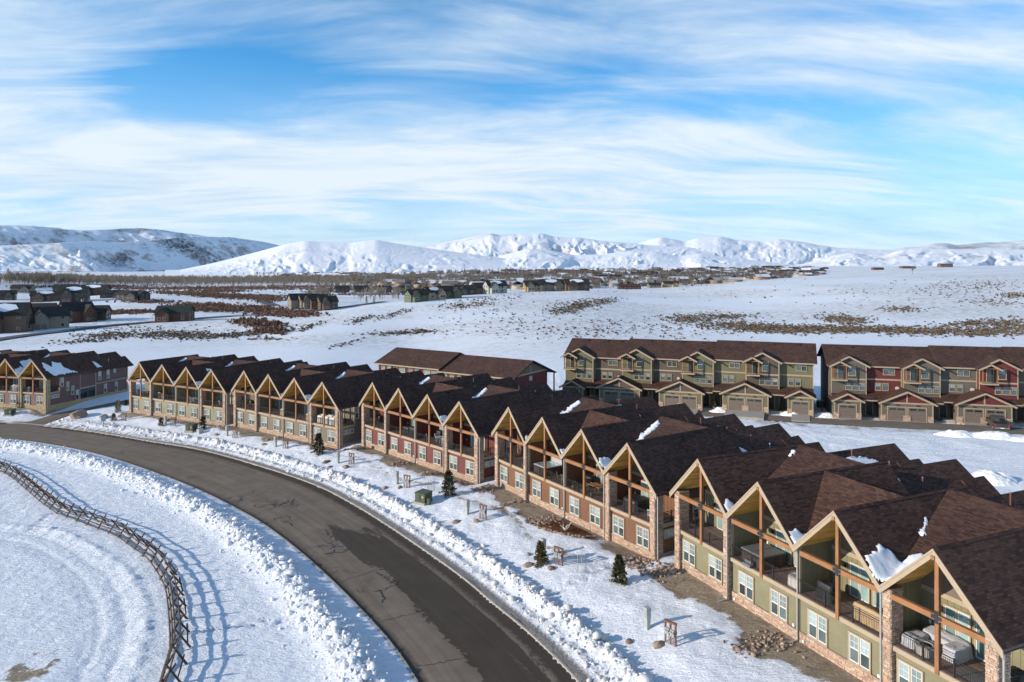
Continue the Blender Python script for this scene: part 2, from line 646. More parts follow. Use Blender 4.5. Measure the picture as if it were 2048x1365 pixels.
ctrl = []
for cx in (-130, -80, -40, 0, 40, 80, 130):
    for cy in (-40, 20, 60, 100, 140):
        ctrl.append((cx, cy, max(plane_z(cx, cy), -4.4)))
for cx, cz in ((-200, -4.6), (-130, -4.6), (-60, -3.4), (0, -2.0), (60, 0.0), (110, 1.0), (170, 1.5)):
    ctrl.append((cx, 215, cz))
for u, v, Y in ((1500, 562, 520), (1800, 550, 560), (2048, 546, 580), (2200, 542, 590), (1180, 584, 450), (1024, 588, 430), (880, 594, 420), (700, 616, 400), (560, 643, 330),
                (1300, 640, 320), (1700, 625, 330), (2048, 615, 330), (1000, 640, 310), (1500, 600, 400),
                (0, 556, 800), (-150, 545, 820), (115, 581, 760), (0, 588, 680), (240, 590, 640),
                (700, 571, 900), (1000, 576, 780), (1000, 557, 1200), (1100, 543, 1800), (1400, 546, 1500), (1300, 586, 640), (1550, 572, 700), (1700, 538, 1500), (2000, 535, 1800),
                (2048, 545, 800), (1900, 531.5, 3000), (1200, 537, 3000), (300, 557, 1500), (300, 549, 2300), (700, 549, 2300), (0, 560, 1500)):
    ctrl.append(ray(u, v, Y))
for cx, cy in ((-160, 290), (-100, 290), (-40, 280), (-200, 400), (-100, 420), (-300, 550), (-150, 560), (-60, 620), (-500, 1000), (-200, 800)):
    ctrl.append((cx, cy, -3.6))
for cx, cy, cz in ((-9000, 6000, -5), (-4000, 6000, -5), (0, 7000, 0), (4000, 6000, 20), (9000, 6000, 20), (-9000, 14000, 0), (0, 14000, 0), (9000, 14000, 20), (-700, 300, -4), (-2500, 1500, -4), (700, 300, 6), (2500, 1500, 22), (-300, -40, -4.4), (300, -40, 5)):
    ctrl.append((cx, cy, cz))
ctrl = np.array(ctrl, float)


def qmap(x, y):
    r = np.sqrt(x * x + (y + 60) ** 2 + 900.0)
    return np.stack([2.2 * np.arctan2(x, np.maximum(y + 60, 1.0)), np.log(r)], -1)


def _phi(d2):
    return 0.5 * d2 * np.log(d2 + 1e-12)


_cq = qmap(ctrl[:, 0], ctrl[:, 1])
_n = len(ctrl)
_A = np.zeros((_n + 3, _n + 3))
_d2 = ((_cq[:, None] - _cq[None]) ** 2).sum(-1)
_A[:_n, :_n] = _phi(_d2) + np.eye(_n) * 0.0006
_A[:_n, _n] = 1
_A[:_n, _n + 1:] = _cq
_A[_n, :_n] = 1
_A[_n + 1:, :_n] = _cq.T
_W = np.linalg.solve(_A, np.concatenate([ctrl[:, 2], np.zeros(3)]))


def base_z(x, y):
    x = np.asarray(x, float)
    y = np.asarray(y, float)
    sh = x.shape
    q = qmap(x.ravel(), y.ravel())
    out = np.empty(len(q))
    for i in range(0, len(q), 40000):
        qq = q[i:i + 40000]
        d2 = ((qq[:, None] - _cq[None]) ** 2).sum(-1)
        out[i:i + 40000] = _phi(d2) @ _W[:_n] + _W[_n] + qq @ _W[_n + 1:]
    return out.reshape(sh)


ROADDROP = 1.0


def px_plane(u, v, drop=ROADDROP):
    """photo position -> point on the near ground plane lowered by drop"""
    k, g = (u - 1024) / FPX, (VH - v) / FPX
    # CAMZ + g*Y = .027*(kY-19) - .0088*(Y-49) - drop
    Y = (-0.027 * 19 + 0.0088 * 49 - drop - CAMZ) / (g - 0.027 * k + 0.0088)
    return (k * Y, Y)


def resample(pts, step):
    p = np.array(pts, float)
    # Catmull-Rom through the points, then even spacing
    out = []
    for i in range(len(p) - 1):
        p0, p1, p2, p3 = p[max(i - 1, 0)], p[i], p[i + 1], p[min(i + 2, len(p) - 1)]
        for t in np.linspace(0, 1, 12, endpoint=False):
            out.append(0.5 * (2 * p1 + (p2 - p0) * t + (2 * p0 - 5 * p1 + 4 * p2 - p3) * t * t + (3 * p1 - p0 - 3 * p2 + p3) * t ** 3))
    out.append(p[-1])
    out = np.array(out)
    seg = np.linalg.norm(np.diff(out, axis=0), axis=1)
    s = np.concatenate([[0], np.cumsum(seg)])
    n = max(2, int(s[-1] / step))
    q = np.linspace(0, s[-1], n)
    return np.stack([np.interp(q, s, out[:, k]) for k in range(out.shape[1])], 1)


def sdist(x, y, poly):
    """signed distance to a polyline (positive on its right-hand side) and run along it"""
    x = np.asarray(x, float)
    y = np.asarray(y, float)
    best = np.full(x.shape, 1e18)
    sg = np.ones(x.shape)
    run = np.zeros(x.shape)
    acc = 0.0
    for i in range(len(poly) - 1):
        a, b = poly[i], poly[i + 1]
        d = b - a
        L = np.hypot(*d)
        t = np.clip(((x - a[0]) * d[0] + (y - a[1]) * d[1]) / (L * L), 0, 1)
        px, py = a[0] + t * d[0] - x, a[1] + t * d[1] - y
        dd = px * px + py * py
        c = d[0] * (y - a[1]) - d[1] * (x - a[0])
        m = dd < best
        best = np.where(m, dd, best)
        sg = np.where(m, np.where(c < 0, 1.0, -1.0), sg)
        run = np.where(m, acc + t * L, run)
        acc += L
    return np.sqrt(best) * sg, run


# street edges traced along the street from the far left to the near right
FIELD_EDGE = [px_plane(u, v) for u, v in ((-420, 872), (-200, 872), (0, 879), (100, 890), (200, 911), (300, 943), (400, 982), (500, 1033), (560, 1073), (620, 1122), (680, 1178), (740, 1240), (790, 1298), (835, 1365), (905, 1500), (960, 1660))]
HOUSE_EDGE = [px_plane(u, v) for u, v in ((-420, 842), (-200, 841), (0, 846), (95, 853), (200, 867), (300, 884), (400, 901), (511, 931), (622, 968), (696, 1004), (770, 1049), (844, 1099), (918, 1152), (990, 1212), (1063, 1273), (1155, 1365), (1260, 1500), (1370, 1660))]
FE = resample(FIELD_EDGE, 1.0)
HE = resample(HOUSE_EDGE, 1.0)
SIDE_A = resample([px_plane(u, v, 0.35) for u, v in ((-60, 850), (0, 843), (60, 836), (118, 822), (185, 812), (247, 801), (330, 786), (430, 770))], 1.0)    # upper kerb of the side street
SIDE_B = resample([px_plane(u, v, 0.35) for u, v in ((40, 862), (82, 849), (100, 838.5), (132, 828.5), (171, 820.5), (250, 808), (330, 792), (430, 775))], 1.0)
LANE_A = resample([px_plane(u, v, 0.08) for u, v in ((1250, 810), (1340, 816), (1480, 826), (1630, 836), (1773, 842), (1900, 848), (2048, 856), (2250, 868))], 1.5)
LANE_B = resample([px_plane(u, v, 0.08) for u, v in ((1250, 818), (1340, 826), (1480, 837), (1630, 847), (1814, 857), (2048, 868), (2250, 880))], 1.5)
TRACK = resample([px_plane(u, v) for u, v in ((-120, 1068), (0, 1072), (71, 1082), (142, 1121), (196, 1171), (218, 1235), (213, 1288), (192, 1342), (165, 1420))], 0.8)
FENCE = resample([px_plane(u, v) for u, v in ((-110, 905), (-40, 926), (0, 940), (30, 953), (62, 979), (88, 1001), (118, 1023), (146, 1035), (173, 1044), (200, 1055), (227, 1064), (254, 1078), (274, 1092), (296, 1107), (315, 1124), (335, 1153), (347, 1175), (355, 1221), (358, 1253), (360, 1300), (345, 1355), (325, 1420))], 0.5)
FOOT = [resample([px_plane(u, v, d) for u, v in pts], 0.5) for d, pts in (
    (1.0, ((385, 1262), (440, 1258), (500, 1250), (560, 1243), (600, 1240))),
    (1.0, ((65, 1065), (85, 1045), (105, 1030))),
    (0.5, ((1110, 1182), (1160, 1170), (1200, 1150), (1235, 1138))),
    (0.5, ((585, 913), (620, 907), (650, 902))))]

# townhouse buildings: centre of the front ridge line, heading of the row, ridge height relative to the camera
HP = 9.88
ROWS = {'L': (-86.57, 143.19, -75.5, -19.0), 1: (-61.75, 132.77, -61.32, -18.35), 2: (-36.93, 116.31, -53.89, -17.71), 3: (-13.43, 98.47, -42.92, -17.04), 4: (5.10, 74.69, -32.83, -16.19), 5: (18.94, 48.80, -23.79, -15.44)}
_d4 = np.array([math.sin(R(-75.5)), math.cos(R(-75.5))])
_c4 = np.array([-96.3, 145.7]) + _d4 * 10.05
ROWS['L'] = (float(_c4[0]), float(_c4[1]), -75.5, -19.0)


def side_drop(run):
    """the side street climbs from the main street to the level of the lots"""
    return 0.97 - 0.62 * sstep(np.asarray(run, float), 8.0, 26.0)


def row_local(x, y, key):
    """world -> (s along the row, b back into the building)"""
    cx, cy, th, z = ROWS[key]
    d = (math.sin(R(th)), math.cos(R(th)))
    rx, ry = x - cx, y - cy
    return -(rx * d[0] + ry * d[1]), rx * d[1] - ry * d[0]


def ground_parts(x, y):
    """height and surface masks of the near ground"""
    x = np.asarray(x, float)
    y = np.asarray(y, float)
    z = base_z(x, y)
    soil = np.zeros(x.shape)
    grit = np.zeros(x.shape)
    near = (np.abs(x) < 150) & (y > 5) & (y < 190)
    if not near.any():
        return z, soil, grit
    xn, yn = x[near], y[near]
    dF, rF = sdist(xn, yn, FE)
    dH, rH = sdist(xn, yn, HE)
    fieldside = dF                 # >0 in the field
    houseside = -dH                # >0 beyond the kerb on the house side
    zz = z[near].copy()
    sdn = np.zeros(xn.shape)
    grn = np.zeros(xn.shape)
    # pads of the buildings
    hs = sstep(houseside, 1.0, 9.5)
    zz -= ROADDROP * (1 - hs)
    n1 = fbm(xn * 0.35, yn * 0.35, 4, 3) - 0.5
    n2 = fbm(xn * 1.7, yn * 1.7, 4, 9) - 0.5
    n3 = vnoise(xn * 4.1, yn * 4.1, 21) - 0.5
    onroad = (fieldside < 0) & (houseside < 0)
    # junction: no bank across the mouth of the side street
    mouth = np.exp(-((xn - px_plane(40, 843)[0]) / 7.5) ** 2 - ((yn - px_plane(40, 843)[1]) / 9.0) ** 2)
    dA, rA_ = sdist(xn, yn, SIDE_A)
    dB, _ = sdist(xn, yn, SIDE_B)
    side_in = (dA > 0) & (dB < 0) & (houseside > 0)
    dLA, _ = sdist(xn, yn, LANE_A)
    dLB, _ = sdist(xn, yn, LANE_B)
    # near end points clamp: use the lane only where it is
    lane_in = (dLA > 0) & (dLB < 0)
    # field bank: smooth inner slope, lumpy crest
    crest = np.exp(-((fieldside - 3.3) / 0.95) ** 2)
    inner = sstep(fieldside, 0.15, 2.7) * (1 - sstep(fieldside, 3.2, 6.0))
    bank = np.where(fieldside > 0, 0.50 * inner + crest * (0.22 + 0.75 * n2 + 0.45 * n3), 0)
    ruts = np.exp(-((fieldside - 1.5) / 0.45) ** 2) * 0.10 * np.sin(rF * 7.0)
    zz += np.where(fieldside > 0, bank + ruts, 0)
    # house-side bank
    crest2 = np.exp(-((houseside - 3.0) / 0.75) ** 2)
    low2 = np.exp(-((houseside - 1.45) / 0.40) ** 2)
    b2 = crest2 * (0.55 + 0.75 * n2 + 0.5 * n3) + low2 * (0.16 + 0.45 * n2 + 0.25 * n3)
    b2 *= (1 - np.clip(mouth * 1.6, 0, 1))
    zz += np.where(houseside > 0, b2, 0)
    n4 = vnoise(xn * 2.3 + 0.6 * yn, yn * 1.3 - 0.5 * xn, 33) - 0.5
    zz += np.where(onroad, 0.0, 0.12 * n1 + 0.10 * n2 + 0.05 * n4 + 0.035 * n3)
    # open snow: gentle drifts
    lawn = sstep(houseside, 4.0, 6.5)
    zz += lawn * (0.30 * n1)
    # vehicle track in the field
    dT, rT = sdist(xn, yn, TRACK)
    tw = np.exp(-(dT / 1.9) ** 4)
    wob_ = dT + 0.5 * n1
    gr_ = sum(a_ * np.exp(-((wob_ - c_) / w_) ** 2) for c_, w_, a_ in ((-1.0, 0.30, 0.16), (0.75, 0.32, 0.15), (1.55, 0.26, 0.10), (-0.2, 0.25, 0.07)))
    zz += tw * (-0.05 + 0.05 * n3) - tw * gr_ * (0.75 + 1.1 * n2) + 0.22 * np.exp(-((dT + 2.5) / 0.4) ** 2) * (0.6 + 1.6 * n2)
    for fp in FOOT:
        dP, rP = sdist(xn, yn, fp)
        zz += np.exp(-(dP / 0.55) ** 2) * (-0.06 + 0.55 * np.minimum(n3, 0.1))
    # soil along the sunny side of the fence
    dN, _ = sdist(xn, yn, FENCE)
    sdn = np.maximum(sdn, np.exp(-((dN + 0.1) / 0.55) ** 2) * 0.42)
    # bare earth in front of every building
    for key in ROWS:
        s, b = row_local(xn, yn, key)
        inx = sstep(-np.abs(s), -15.0, -13.2)
        wdt = 2.6 + 2.2 * (fbm(s * 0.33 + 31.7 * (1 + (hash(str(key)) % 7 if False else (0 if key == 'L' else key))), b * 0.1, 3, 5) - 0.5) * 2
        if key in (1, 'L'): wdt = wdt * 0.65
        e = inx * sstep(b, -wdt - 0.9, -wdt + 0.5) * (1 - sstep(b, 0.3, 1.2))
        sdn = np.maximum(sdn, e * (0.80 + 0.5 * n1 + 0.25 * n2))
        if key in (3, 4):      # muddy worn strip a little further out
            pth = inx * np.exp(-((b + 4.9 + 1.0 * np.sin(s * 0.3)) / 0.75) ** 2)
            sdn = np.maximum(sdn, pth * (0.50 + 0.5 * n1))
        zz += inx * sstep(b, -5.5, -0.5) * (1 - sstep(b, 0.5, 1.0)) * 0.10
        pad = sstep(-np.abs(s), -18.0, -14.0) * sstep(b, -3.0, 0.5) * (1 - sstep(b, 22.0, 26.0))
        zb = CAMZ + ROWS[key][3] - HP
        zz = zz * (1 - pad) + (zb - 0.06) * pad
    zz += 0.10 * (1 - np.clip(sdn * 1.4, 0, 1)) * (~onroad)
    # melt-out of the brown patch in the lower left corner of the field
    cx, cy = px_plane(40, 1352)
    blob = np.exp(-(((xn - cx) / 1.7) ** 2 + ((yn - cy) / 1.1) ** 2)) + 1.1 * n1 + 0.9 * n2
    blob = np.where(np.hypot(xn - cx, yn - cy) < 3.2, blob, 0)
    sdn = np.maximum(sdn, blob * 1.1)
    # grit on the snow next to the street
    grn = np.maximum(np.exp(-np.clip(houseside - 0.75, 0, 99) / 0.35), np.exp(-((houseside - 1.6) / 0.5) ** 2) * 0.58) * (houseside > 0)
    grn = np.maximum(grn, np.exp(-np.clip(fieldside, 0, 99) / 0.25) * (fieldside > 0))
    grn = np.maximum(grn, np.exp(-np.abs(dLB) / 1.6) * (dLB > 0) * (np.abs(xn - 40) < 60) * 0.8)
    for (bx_, by_), (ux, uy), Lb, zb in (((10.54, 139.7), (0.9354, -0.3535), 44.0, -0.22), ((53.7, 122.6), (0.962, -0.272), 48.0, 0.22)):
        sx_ = (xn - bx_) * ux + (yn - by_) * uy
        sb_ = -(xn - bx_) * uy + (yn - by_) * ux
        pad = sstep(sx_, -6, 0) * (1 - sstep(sx_, Lb, Lb + 5)) * sstep(sb_, -9.5, -6.5) * (1 - sstep(sb_, 13, 18))
        zz = zz * (1 - pad) + (zb + 0.0092 * (sx_ - 22) * 1.0 - 0.10 + 0.12 * n1) * pad
    # carve the carriageways so that their own sheets lie free
    z0 = base_z(xn, yn)
    zz = np.where(onroad, z0 - ROADDROP - 0.12, zz)
    zz = np.where(side_in, z0 - side_drop(rA_) - 0.16, zz)
    zz = np.where(lane_in, z0 - 0.08 - 0.16, zz)
    grn = np.where(side_in, 1.0, grn)
    lowside = (~side_in) & (np.minimum(np.abs(dA), np.abs(dB)) < 5.0) & (rF > 30) & (houseside > 1.0)
    tgt = z0 - side_drop(rA_) + 0.05 + 0.15 * n1 + 0.1 * n2
    wl = 1 - sstep(np.minimum(np.abs(dA), np.abs(dB)), 0.5, 5.0)
    zz = np.where(lowside, zz * (1 - wl) + tgt * wl, zz)
    lowlane = (~lane_in) & (dLB > 0) & (dLB < 9) & (np.abs(xn - 45) < 55)
    wl2 = 1 - sstep(dLB, 1.0, 9.0)
    zz = np.where(lowlane, zz * (1 - wl2) + (z0 - 0.10 + 0.25 * n2) * wl2, zz)
    grn = np.where(lowlane, np.maximum(grn, (1 - sstep(dLB, 2.0, 6.0)) * (0.45 + 1.4 * n1)), grn)
    z = z.copy()
    z[near] = zz
    soil[near] = sdn
    grit[near] = grn
    return z, soil, grit


def gzs(x, y):
    """height of the finished ground sheet (bilinear)"""
    x, y = np.asarray(x, float), np.asarray(y, float)
    i = np.clip(np.searchsorted(gx, x) - 1, 0, len(gx) - 2)
    j = np.clip(np.searchsorted(gy, y) - 1, 0, len(gy) - 2)
    a = (x - gx[i]) / (gx[i + 1] - gx[i])
    b = (y - gy[j]) / (gy[j + 1] - gy[j])
    return (GZ[j, i] * (1 - a) + GZ[j, i + 1] * a) * (1 - b) + (GZ[j + 1, i] * (1 - a) + GZ[j + 1, i + 1] * a) * b


def gz(x, y):
    return float(gzs(np.array([x]), np.array([y]))[0])


def gp(u, v, near=20.0, far=4000.0):
    """photo position -> point where that line of sight meets the ground (smooth terrain)"""
    Y = np.exp(np.linspace(math.log(near), math.log(far), 900))
    X = (u - 1024) / FPX * Y
    Z = CAMZ + (VH - v) / FPX * Y
    g = base_z(X, Y)
    below = np.nonzero(Z < g)[0]
    if not len(below): return (float(X[-1]), float(Y[-1]), float(g[-1]))
    i = below[0]
    return (float(X[i]), float(Y[i]), float(g[i]))


def grid_lines(lo, hi, step, gmin, gmax, growth=1.055):
    a = list(np.arange(lo, hi + 1e-6, step))
    s, p = step, hi
    while p < gmax:
        s *= growth
        p += s
        a.append(p)
    s, p = step, lo
    while p > gmin:
        s *= growth
        p -= s
        a.insert(0, p)
    return np.array(a)


gx = grid_lines(-70.0, 44.0, 0.27, -16000, 16000, 1.045)
gy = grid_lines(27.0, 112.0, 0.27, -60, 15000, 1.04)
GX, GY = np.meshgrid(gx, gy)
GZ, GSOIL, GGRIT = ground_parts(GX, GY)
# small relief of the open country
far = sstep(np.hypot(GX, GY), 240, 420)
GZ = GZ + far * (fbm(GX * 0.02, GY * 0.02, 4, 40) - 0.5) * 1.6


def ground_material():
    m, t, b = material('snow covered ground')
    pos = t.new('ShaderNodeTexCoord').outputs['Object']
    at = t.new('ShaderNodeAttribute', attribute_name='soil').outputs['Fac']
    ag = t.new('ShaderNodeAttribute', attribute_name='grit').outputs['Fac']
    n_mid = t.noise(pos, 0.9, 4, 0.65)
    n_fine = t.noise(pos, 6.0, 4, 0.65)
    n_grain = t.noise(pos, 34.0, 1, 0.6)
    snow = t.ramp(n_mid, [(0.25, (0.745, 0.775, 0.825)), (0.7, (0.82, 0.84, 0.88))])
    # dried grass stubble poking through on the open slopes
    sep = t.new('ShaderNodeSeparateXYZ')
    t.put(sep.inputs[0], pos)
    farm = t.map(sep.outputs[1], 165, 300)
    stub = t.noise(t.mapping(pos, scale=(0.35, 0.8, 1)), 0.9, 4, 0.75)
    band = t.noise(t.mapping(pos, scale=(0.5, 1.0, 1), rot=(0, 0, R(-20))), 0.016, 3, 0.6)
    stubf = t.math('MULTIPLY', t.map(stub, 0.47, 0.57), t.map(band, 0.42, 0.56))
    stubf = t.math('MULTIPLY', t.math('MULTIPLY', stubf, farm), 0.62)
    snow = t.mix(stubf, snow, (0.36, 0.29, 0.19))
    soilc = t.ramp(n_fine, [(0.25, (0.19, 0.145, 0.10)), (0.5, (0.33, 0.265, 0.19)), (0.8, (0.45, 0.37, 0.275))])
    wet = t.map(n_mid, 0.45, 0.62)
    soilc = t.mix(t.math('MULTIPLY', wet, 0.4), soilc, (0.13, 0.088, 0.058))
    e = t.math('ADD', at, t.math('MULTIPLY', t.math('SUBTRACT', n_mid, 0.5), 0.9))
    e = t.math('ADD', e, t.math('MULTIPLY', t.math('SUBTRACT', n_fine, 0.5), 0.7))
    sf = t.map(e, 0.42, 0.56)
    gritc = t.ramp(n_fine, [(0.3, (0.045, 0.034, 0.025)), (0.75, (0.19, 0.15, 0.112))])
    ge = t.math('ADD', ag, t.math('MULTIPLY', t.math('SUBTRACT', n_fine, 0.5), 1.1))
    ge = t.math('ADD', ge, t.math('MULTIPLY', t.math('SUBTRACT', n_grain, 0.5), 0.6))
    gf = t.math('MULTIPLY', t.map(ge, 0.42, 0.9), 0.85)
    col = t.mix(gf, snow, gritc)
    col = t.mix(sf, col, soilc)
    t.put(b.inputs['Base Color'], col)
    b.inputs['Roughness'].default_value = 0.75
    b.inputs['Specular IOR Level'].default_value = 0.2
    h = t.math('ADD', t.math('MULTIPLY', n_fine, 0.8), t.math('MULTIPLY', n_grain, 0.35))
    h = t.math('ADD', h, t.math('MULTIPLY', t.noise(t.mapping(pos, scale=(1, 2.4, 1), rot=(0, 0, R(35))), 2.2, 2, 0.6), 0.9))
    h = t.math('ADD', h, t.math('MULTIPLY', t.noise(t.mapping(pos, scale=(1, 1.7, 1), rot=(0, 0, R(-25))), 1.1, 2, 0.6), 1.6))
    bump(t, b, h, 0.11, 0.9)
    return m


M['ground'] = ground_material()
ny, nx = GX.shape
idx = np.arange(ny * nx).reshape(ny, nx)
FQ = np.stack([idx[:-1, :-1].ravel(), idx[:-1, 1:].ravel(), idx[1:, 1:].ravel(), idx[1:, :-1].ravel()], 1)
gme = fast_mesh('ground', np.stack([GX.ravel(), GY.ravel(), GZ.ravel()], 1), FQ, M['ground'], smooth=True)
for nm, arr in (('soil', GSOIL), ('grit', GGRIT)):
    a = gme.attributes.new(nm, 'FLOAT', 'POINT')
    a.data.foreach_set('value', arr.ravel().astype(np.float32))
ground = tag(link('ground', gme), kind='structure', label='snow covered ground sloping to a wide valley', cat=None)


# ------------------------------------------------------------------ streets
def asphalt(name, wet=True):
    m, t, b = material(name)
    uv = t.new('ShaderNodeUVMap').outputs[0]
    pos = t.new('ShaderNodeTexCoord').outputs['Object']
    n = t.noise(pos, 0.45, 6, 0.6)
    g = t.noise(pos, 30, 4, 0.7)
    streak = t.noise(t.mapping(uv, scale=(0.05, 1.7, 1)), 1.0, 6, 0.62, 0.3)
    f = t.math('ADD', t.math('MULTIPLY', n, 0.35), t.math('ADD', t.math('MULTIPLY', g, 0.25), t.math('MULTIPLY', streak, 0.5)))
    col = t.ramp(f, [(0.36, (0.118, 0.092, 0.070)), (0.58, (0.182, 0.147, 0.115)), (0.78, (0.26, 0.212, 0.165))])
    rough = 0.85
    if wet:
        sep = t.new('ShaderNodeSeparateXYZ')
        t.put(sep.inputs[0], uv)
        run, acr0 = sep.outputs[0], sep.outputs[1]      # metres along and across (0 = field kerb)
        wn = t.noise(t.mapping(uv, scale=(0.10, 0.55, 1)), 1.0, 7, 0.62, 0.6)
        wn2 = t.noise(pos, 2.6, 5, 0.7)
        wv = t.math('ADD', t.math('MULTIPLY', wn, 0.75), t.math('MULTIPLY', wn2, 0.25))
        acr = t.math('ADD', acr0, t.math('MULTIPLY', t.math('SUBTRACT', wv, 0.5), 4.0))
        lane = t.math('MULTIPLY', t.map(acr, 3.3, 4.6, smooth=True), t.math('SUBTRACT', 1.0, t.math('MULTIPLY', t.map(acr, 7.6, 8.2, smooth=True), 0.7)))
        nearw = t.map(run, 136.0, 152.0, 0.0, 1.0, smooth=True)
        w1 = t.math('ADD', t.math('MULTIPLY', t.math('MULTIPLY', lane, nearw), 0.34), wv)
        w1 = t.math('ADD', w1, t.math('MULTIPLY', t.map(t.math('ABSOLUTE', t.math('SUBTRACT', acr, 4.9)), 1.6, 0.4, smooth=True), t.map(run, 112.0, 132.0, 0.0, 0.10)))
        w1 = t.map(w1, 0.66, 0.71)
        gut = t.map(t.math('ADD', acr0, t.math('MULTIPLY', wn2, 1.4)), 8.75, 9.25)
        w2 = t.map(t.math('SUBTRACT', t.math('MULTIPLY', wn2, 0.9), acr0), -0.35, 0.1)
        wt = t.math('MAXIMUM', t.math('MAXIMUM', w1, gut), t.math('MULTIPLY', w2, 0.9))
        col = t.mix(t.math('MULTIPLY', wt, 0.76), col, (0.032, 0.022, 0.015))
        t.put(b.inputs['Roughness'], t.map(wt, 0, 1, 0.9, 0.72))
    else:
        b.inputs['Roughness'].default_value = rough
    t.put(b.inputs['Base Color'], col)
    b.inputs['Specular IOR Level'].default_value = 0.15
    bump(t, b, g, 0.006, 0.6)
    return m


def strip(name, A, B, drop, mat, n_across=8, lift=0.0, crown=0.06):
    """carriageway sheet between two traced edges, texture space in metres along and across"""
    n = max(len(A), len(B))
    def even(P):
        s = np.concatenate([[0], np.cumsum(np.linalg.norm(np.diff(P, axis=0), axis=1))])
        q = np.linspace(0, s[-1], n)
        return np.stack([np.interp(q, s, P[:, k]) for k in range(2)], 1)
    A, B = even(A), even(B)
    V, UV = [], []
    run = np.concatenate([[0], np.cumsum(np.linalg.norm(np.diff((A + B) / 2, axis=0), axis=1))])
    for j in range(n_across + 1):
        t = j / n_across
        P = A * (1 - t) + B * t
        z = base_z(P[:, 0], P[:, 1]) - (drop(run) if callable(drop) else drop) + lift + crown * (1 - (2 * t - 1) ** 2)
        V.append(np.stack([P[:, 0], P[:, 1], z], 1))
        UV.append(np.stack([run, np.full(n, 9.4 * t)], 1))
    V, UV = np.array(V), np.array(UV)
    i = np.arange((n_across + 1) * n).reshape(n_across + 1, n)
    F = np.stack([i[:-1, :-1].ravel(), i[1:, :-1].ravel(), i[1:, 1:].ravel(), i[:-1, 1:].ravel()], 1)[:, ::-1]
    V3 = V.reshape(-1, 3)
    # face upwards
    f0 = V3[F[0]]
    if np.cross(f0[1] - f0[0], f0[2] - f0[0])[2] < 0: F = F[:, ::-1]
    me = fast_mesh(name, V3, F, mat, smooth=True)
    lay = me.uv_layers.new(name='UVMap')
    li = np.empty(len(me.loops), dtype=np.int32)
    me.loops.foreach_get('vertex_index', li)
    lay.data.foreach_set('uv', UV.reshape(-1, 2)[li].ravel())
    return link(name, me), A, B, run


M['asphalt'] = asphalt('worn wet asphalt')
M['asphalt_dry'] = asphalt('dry asphalt', wet=False)
M['seal'] = paint('crack sealant', (0.016, 0.015, 0.015), 0.45, 0.2)
M['concrete'] = paint('weathered concrete', (0.34, 0.31, 0.27), 0.85, 0.15, 1.2, 0.01)
road, RA, RB, RRUN = strip('road', FE, HE, ROADDROP, M['asphalt'], 10)
tag(road, label='curving two lane asphalt street with wet tracks', kind='structure')
side_road, _, _, _ = strip('road', SIDE_A, SIDE_B, side_drop, M['asphalt_dry'], 5, lift=-0.02)
tag(side_road, label='side street between the mauve and the sage buildings', kind='structure')
rear_lane, LA_, LB_, _ = strip('road', LANE_A, LANE_B, 0.08, M['asphalt_dry'], 5, lift=-0.02)
tag(rear_lane, label='asphalt lane in front of the three storey buildings', kind='structure')


def road_pt(run, t, lift=0.006):
    """point on the street: metres along it, fraction across (0 field kerb, 1 house kerb)"""
    a = np.array([np.interp(run, RRUN, RA[:, k]) for k in range(2)])
    b = np.array([np.interp(run, RRUN, RB[:, k]) for k in range(2)])
    p = a * (1 - t) + b * t
    return (p[0], p[1], float(base_z(np.array([p[0]]), np.array([p[1]]))[0]) - ROADDROP + 0.06 * (1 - (2 * t - 1) ** 2) + lift)


def ribbon(name, pts, w, mat, parent=None, var=0.4, rng=random):
    mb = MB()
    P = [Vector(p) for p in pts]
    L, Rr = [], []
    for i, p in enumerate(P):
        d = (P[min(i + 1, len(P) - 1)] - P[max(i - 1, 0)]).normalized()
        nrm = Vector((-d.y, d.x, 0)) * w * 0.5 * (1 + rng.uniform(-var, var)) * (0.35 if i in (0, len(P) - 1) else 1)
        L.append(p + nrm)
        Rr.append(p - nrm)
    for i in range(len(P) - 1):
        mb.face([Rr[i], Rr[i + 1], L[i + 1], L[i]])
    return mb.build(name, mat, parent)


def kerb(A, drop, name, sgn, parent, w=0.16, h=0.13):
    """raised concrete kerb along an edge of the street"""
    mb = MB()
    P = A[::1]
    sec = ((0, -0.2), (0, h), (w, h), (w, -0.2))
    prev = None
    for i in range(len(P)):
        d = P[min(i + 1, len(P) - 1)] - P[max(i - 1, 0)]
        d = d / np.linalg.norm(d)
        nx_, ny_ = -d[1] * sgn, d[0] * sgn
        z = float(base_z(P[i:i + 1, 0], P[i:i + 1, 1])[0]) - drop
        cur = [(P[i, 0] + nx_ * o, P[i, 1] + ny_ * o, z + q) for o, q in sec]
        if prev:
            for k in range(3):
                mb.face([prev[k], cur[k], cur[k + 1], prev[k + 1]])
        prev = cur
    return mb.build(name, M['concrete'], parent)


kerb(FE, ROADDROP, 'kerb', -1, road)
kerb(HE[24:], ROADDROP, 'kerb', 1, road)

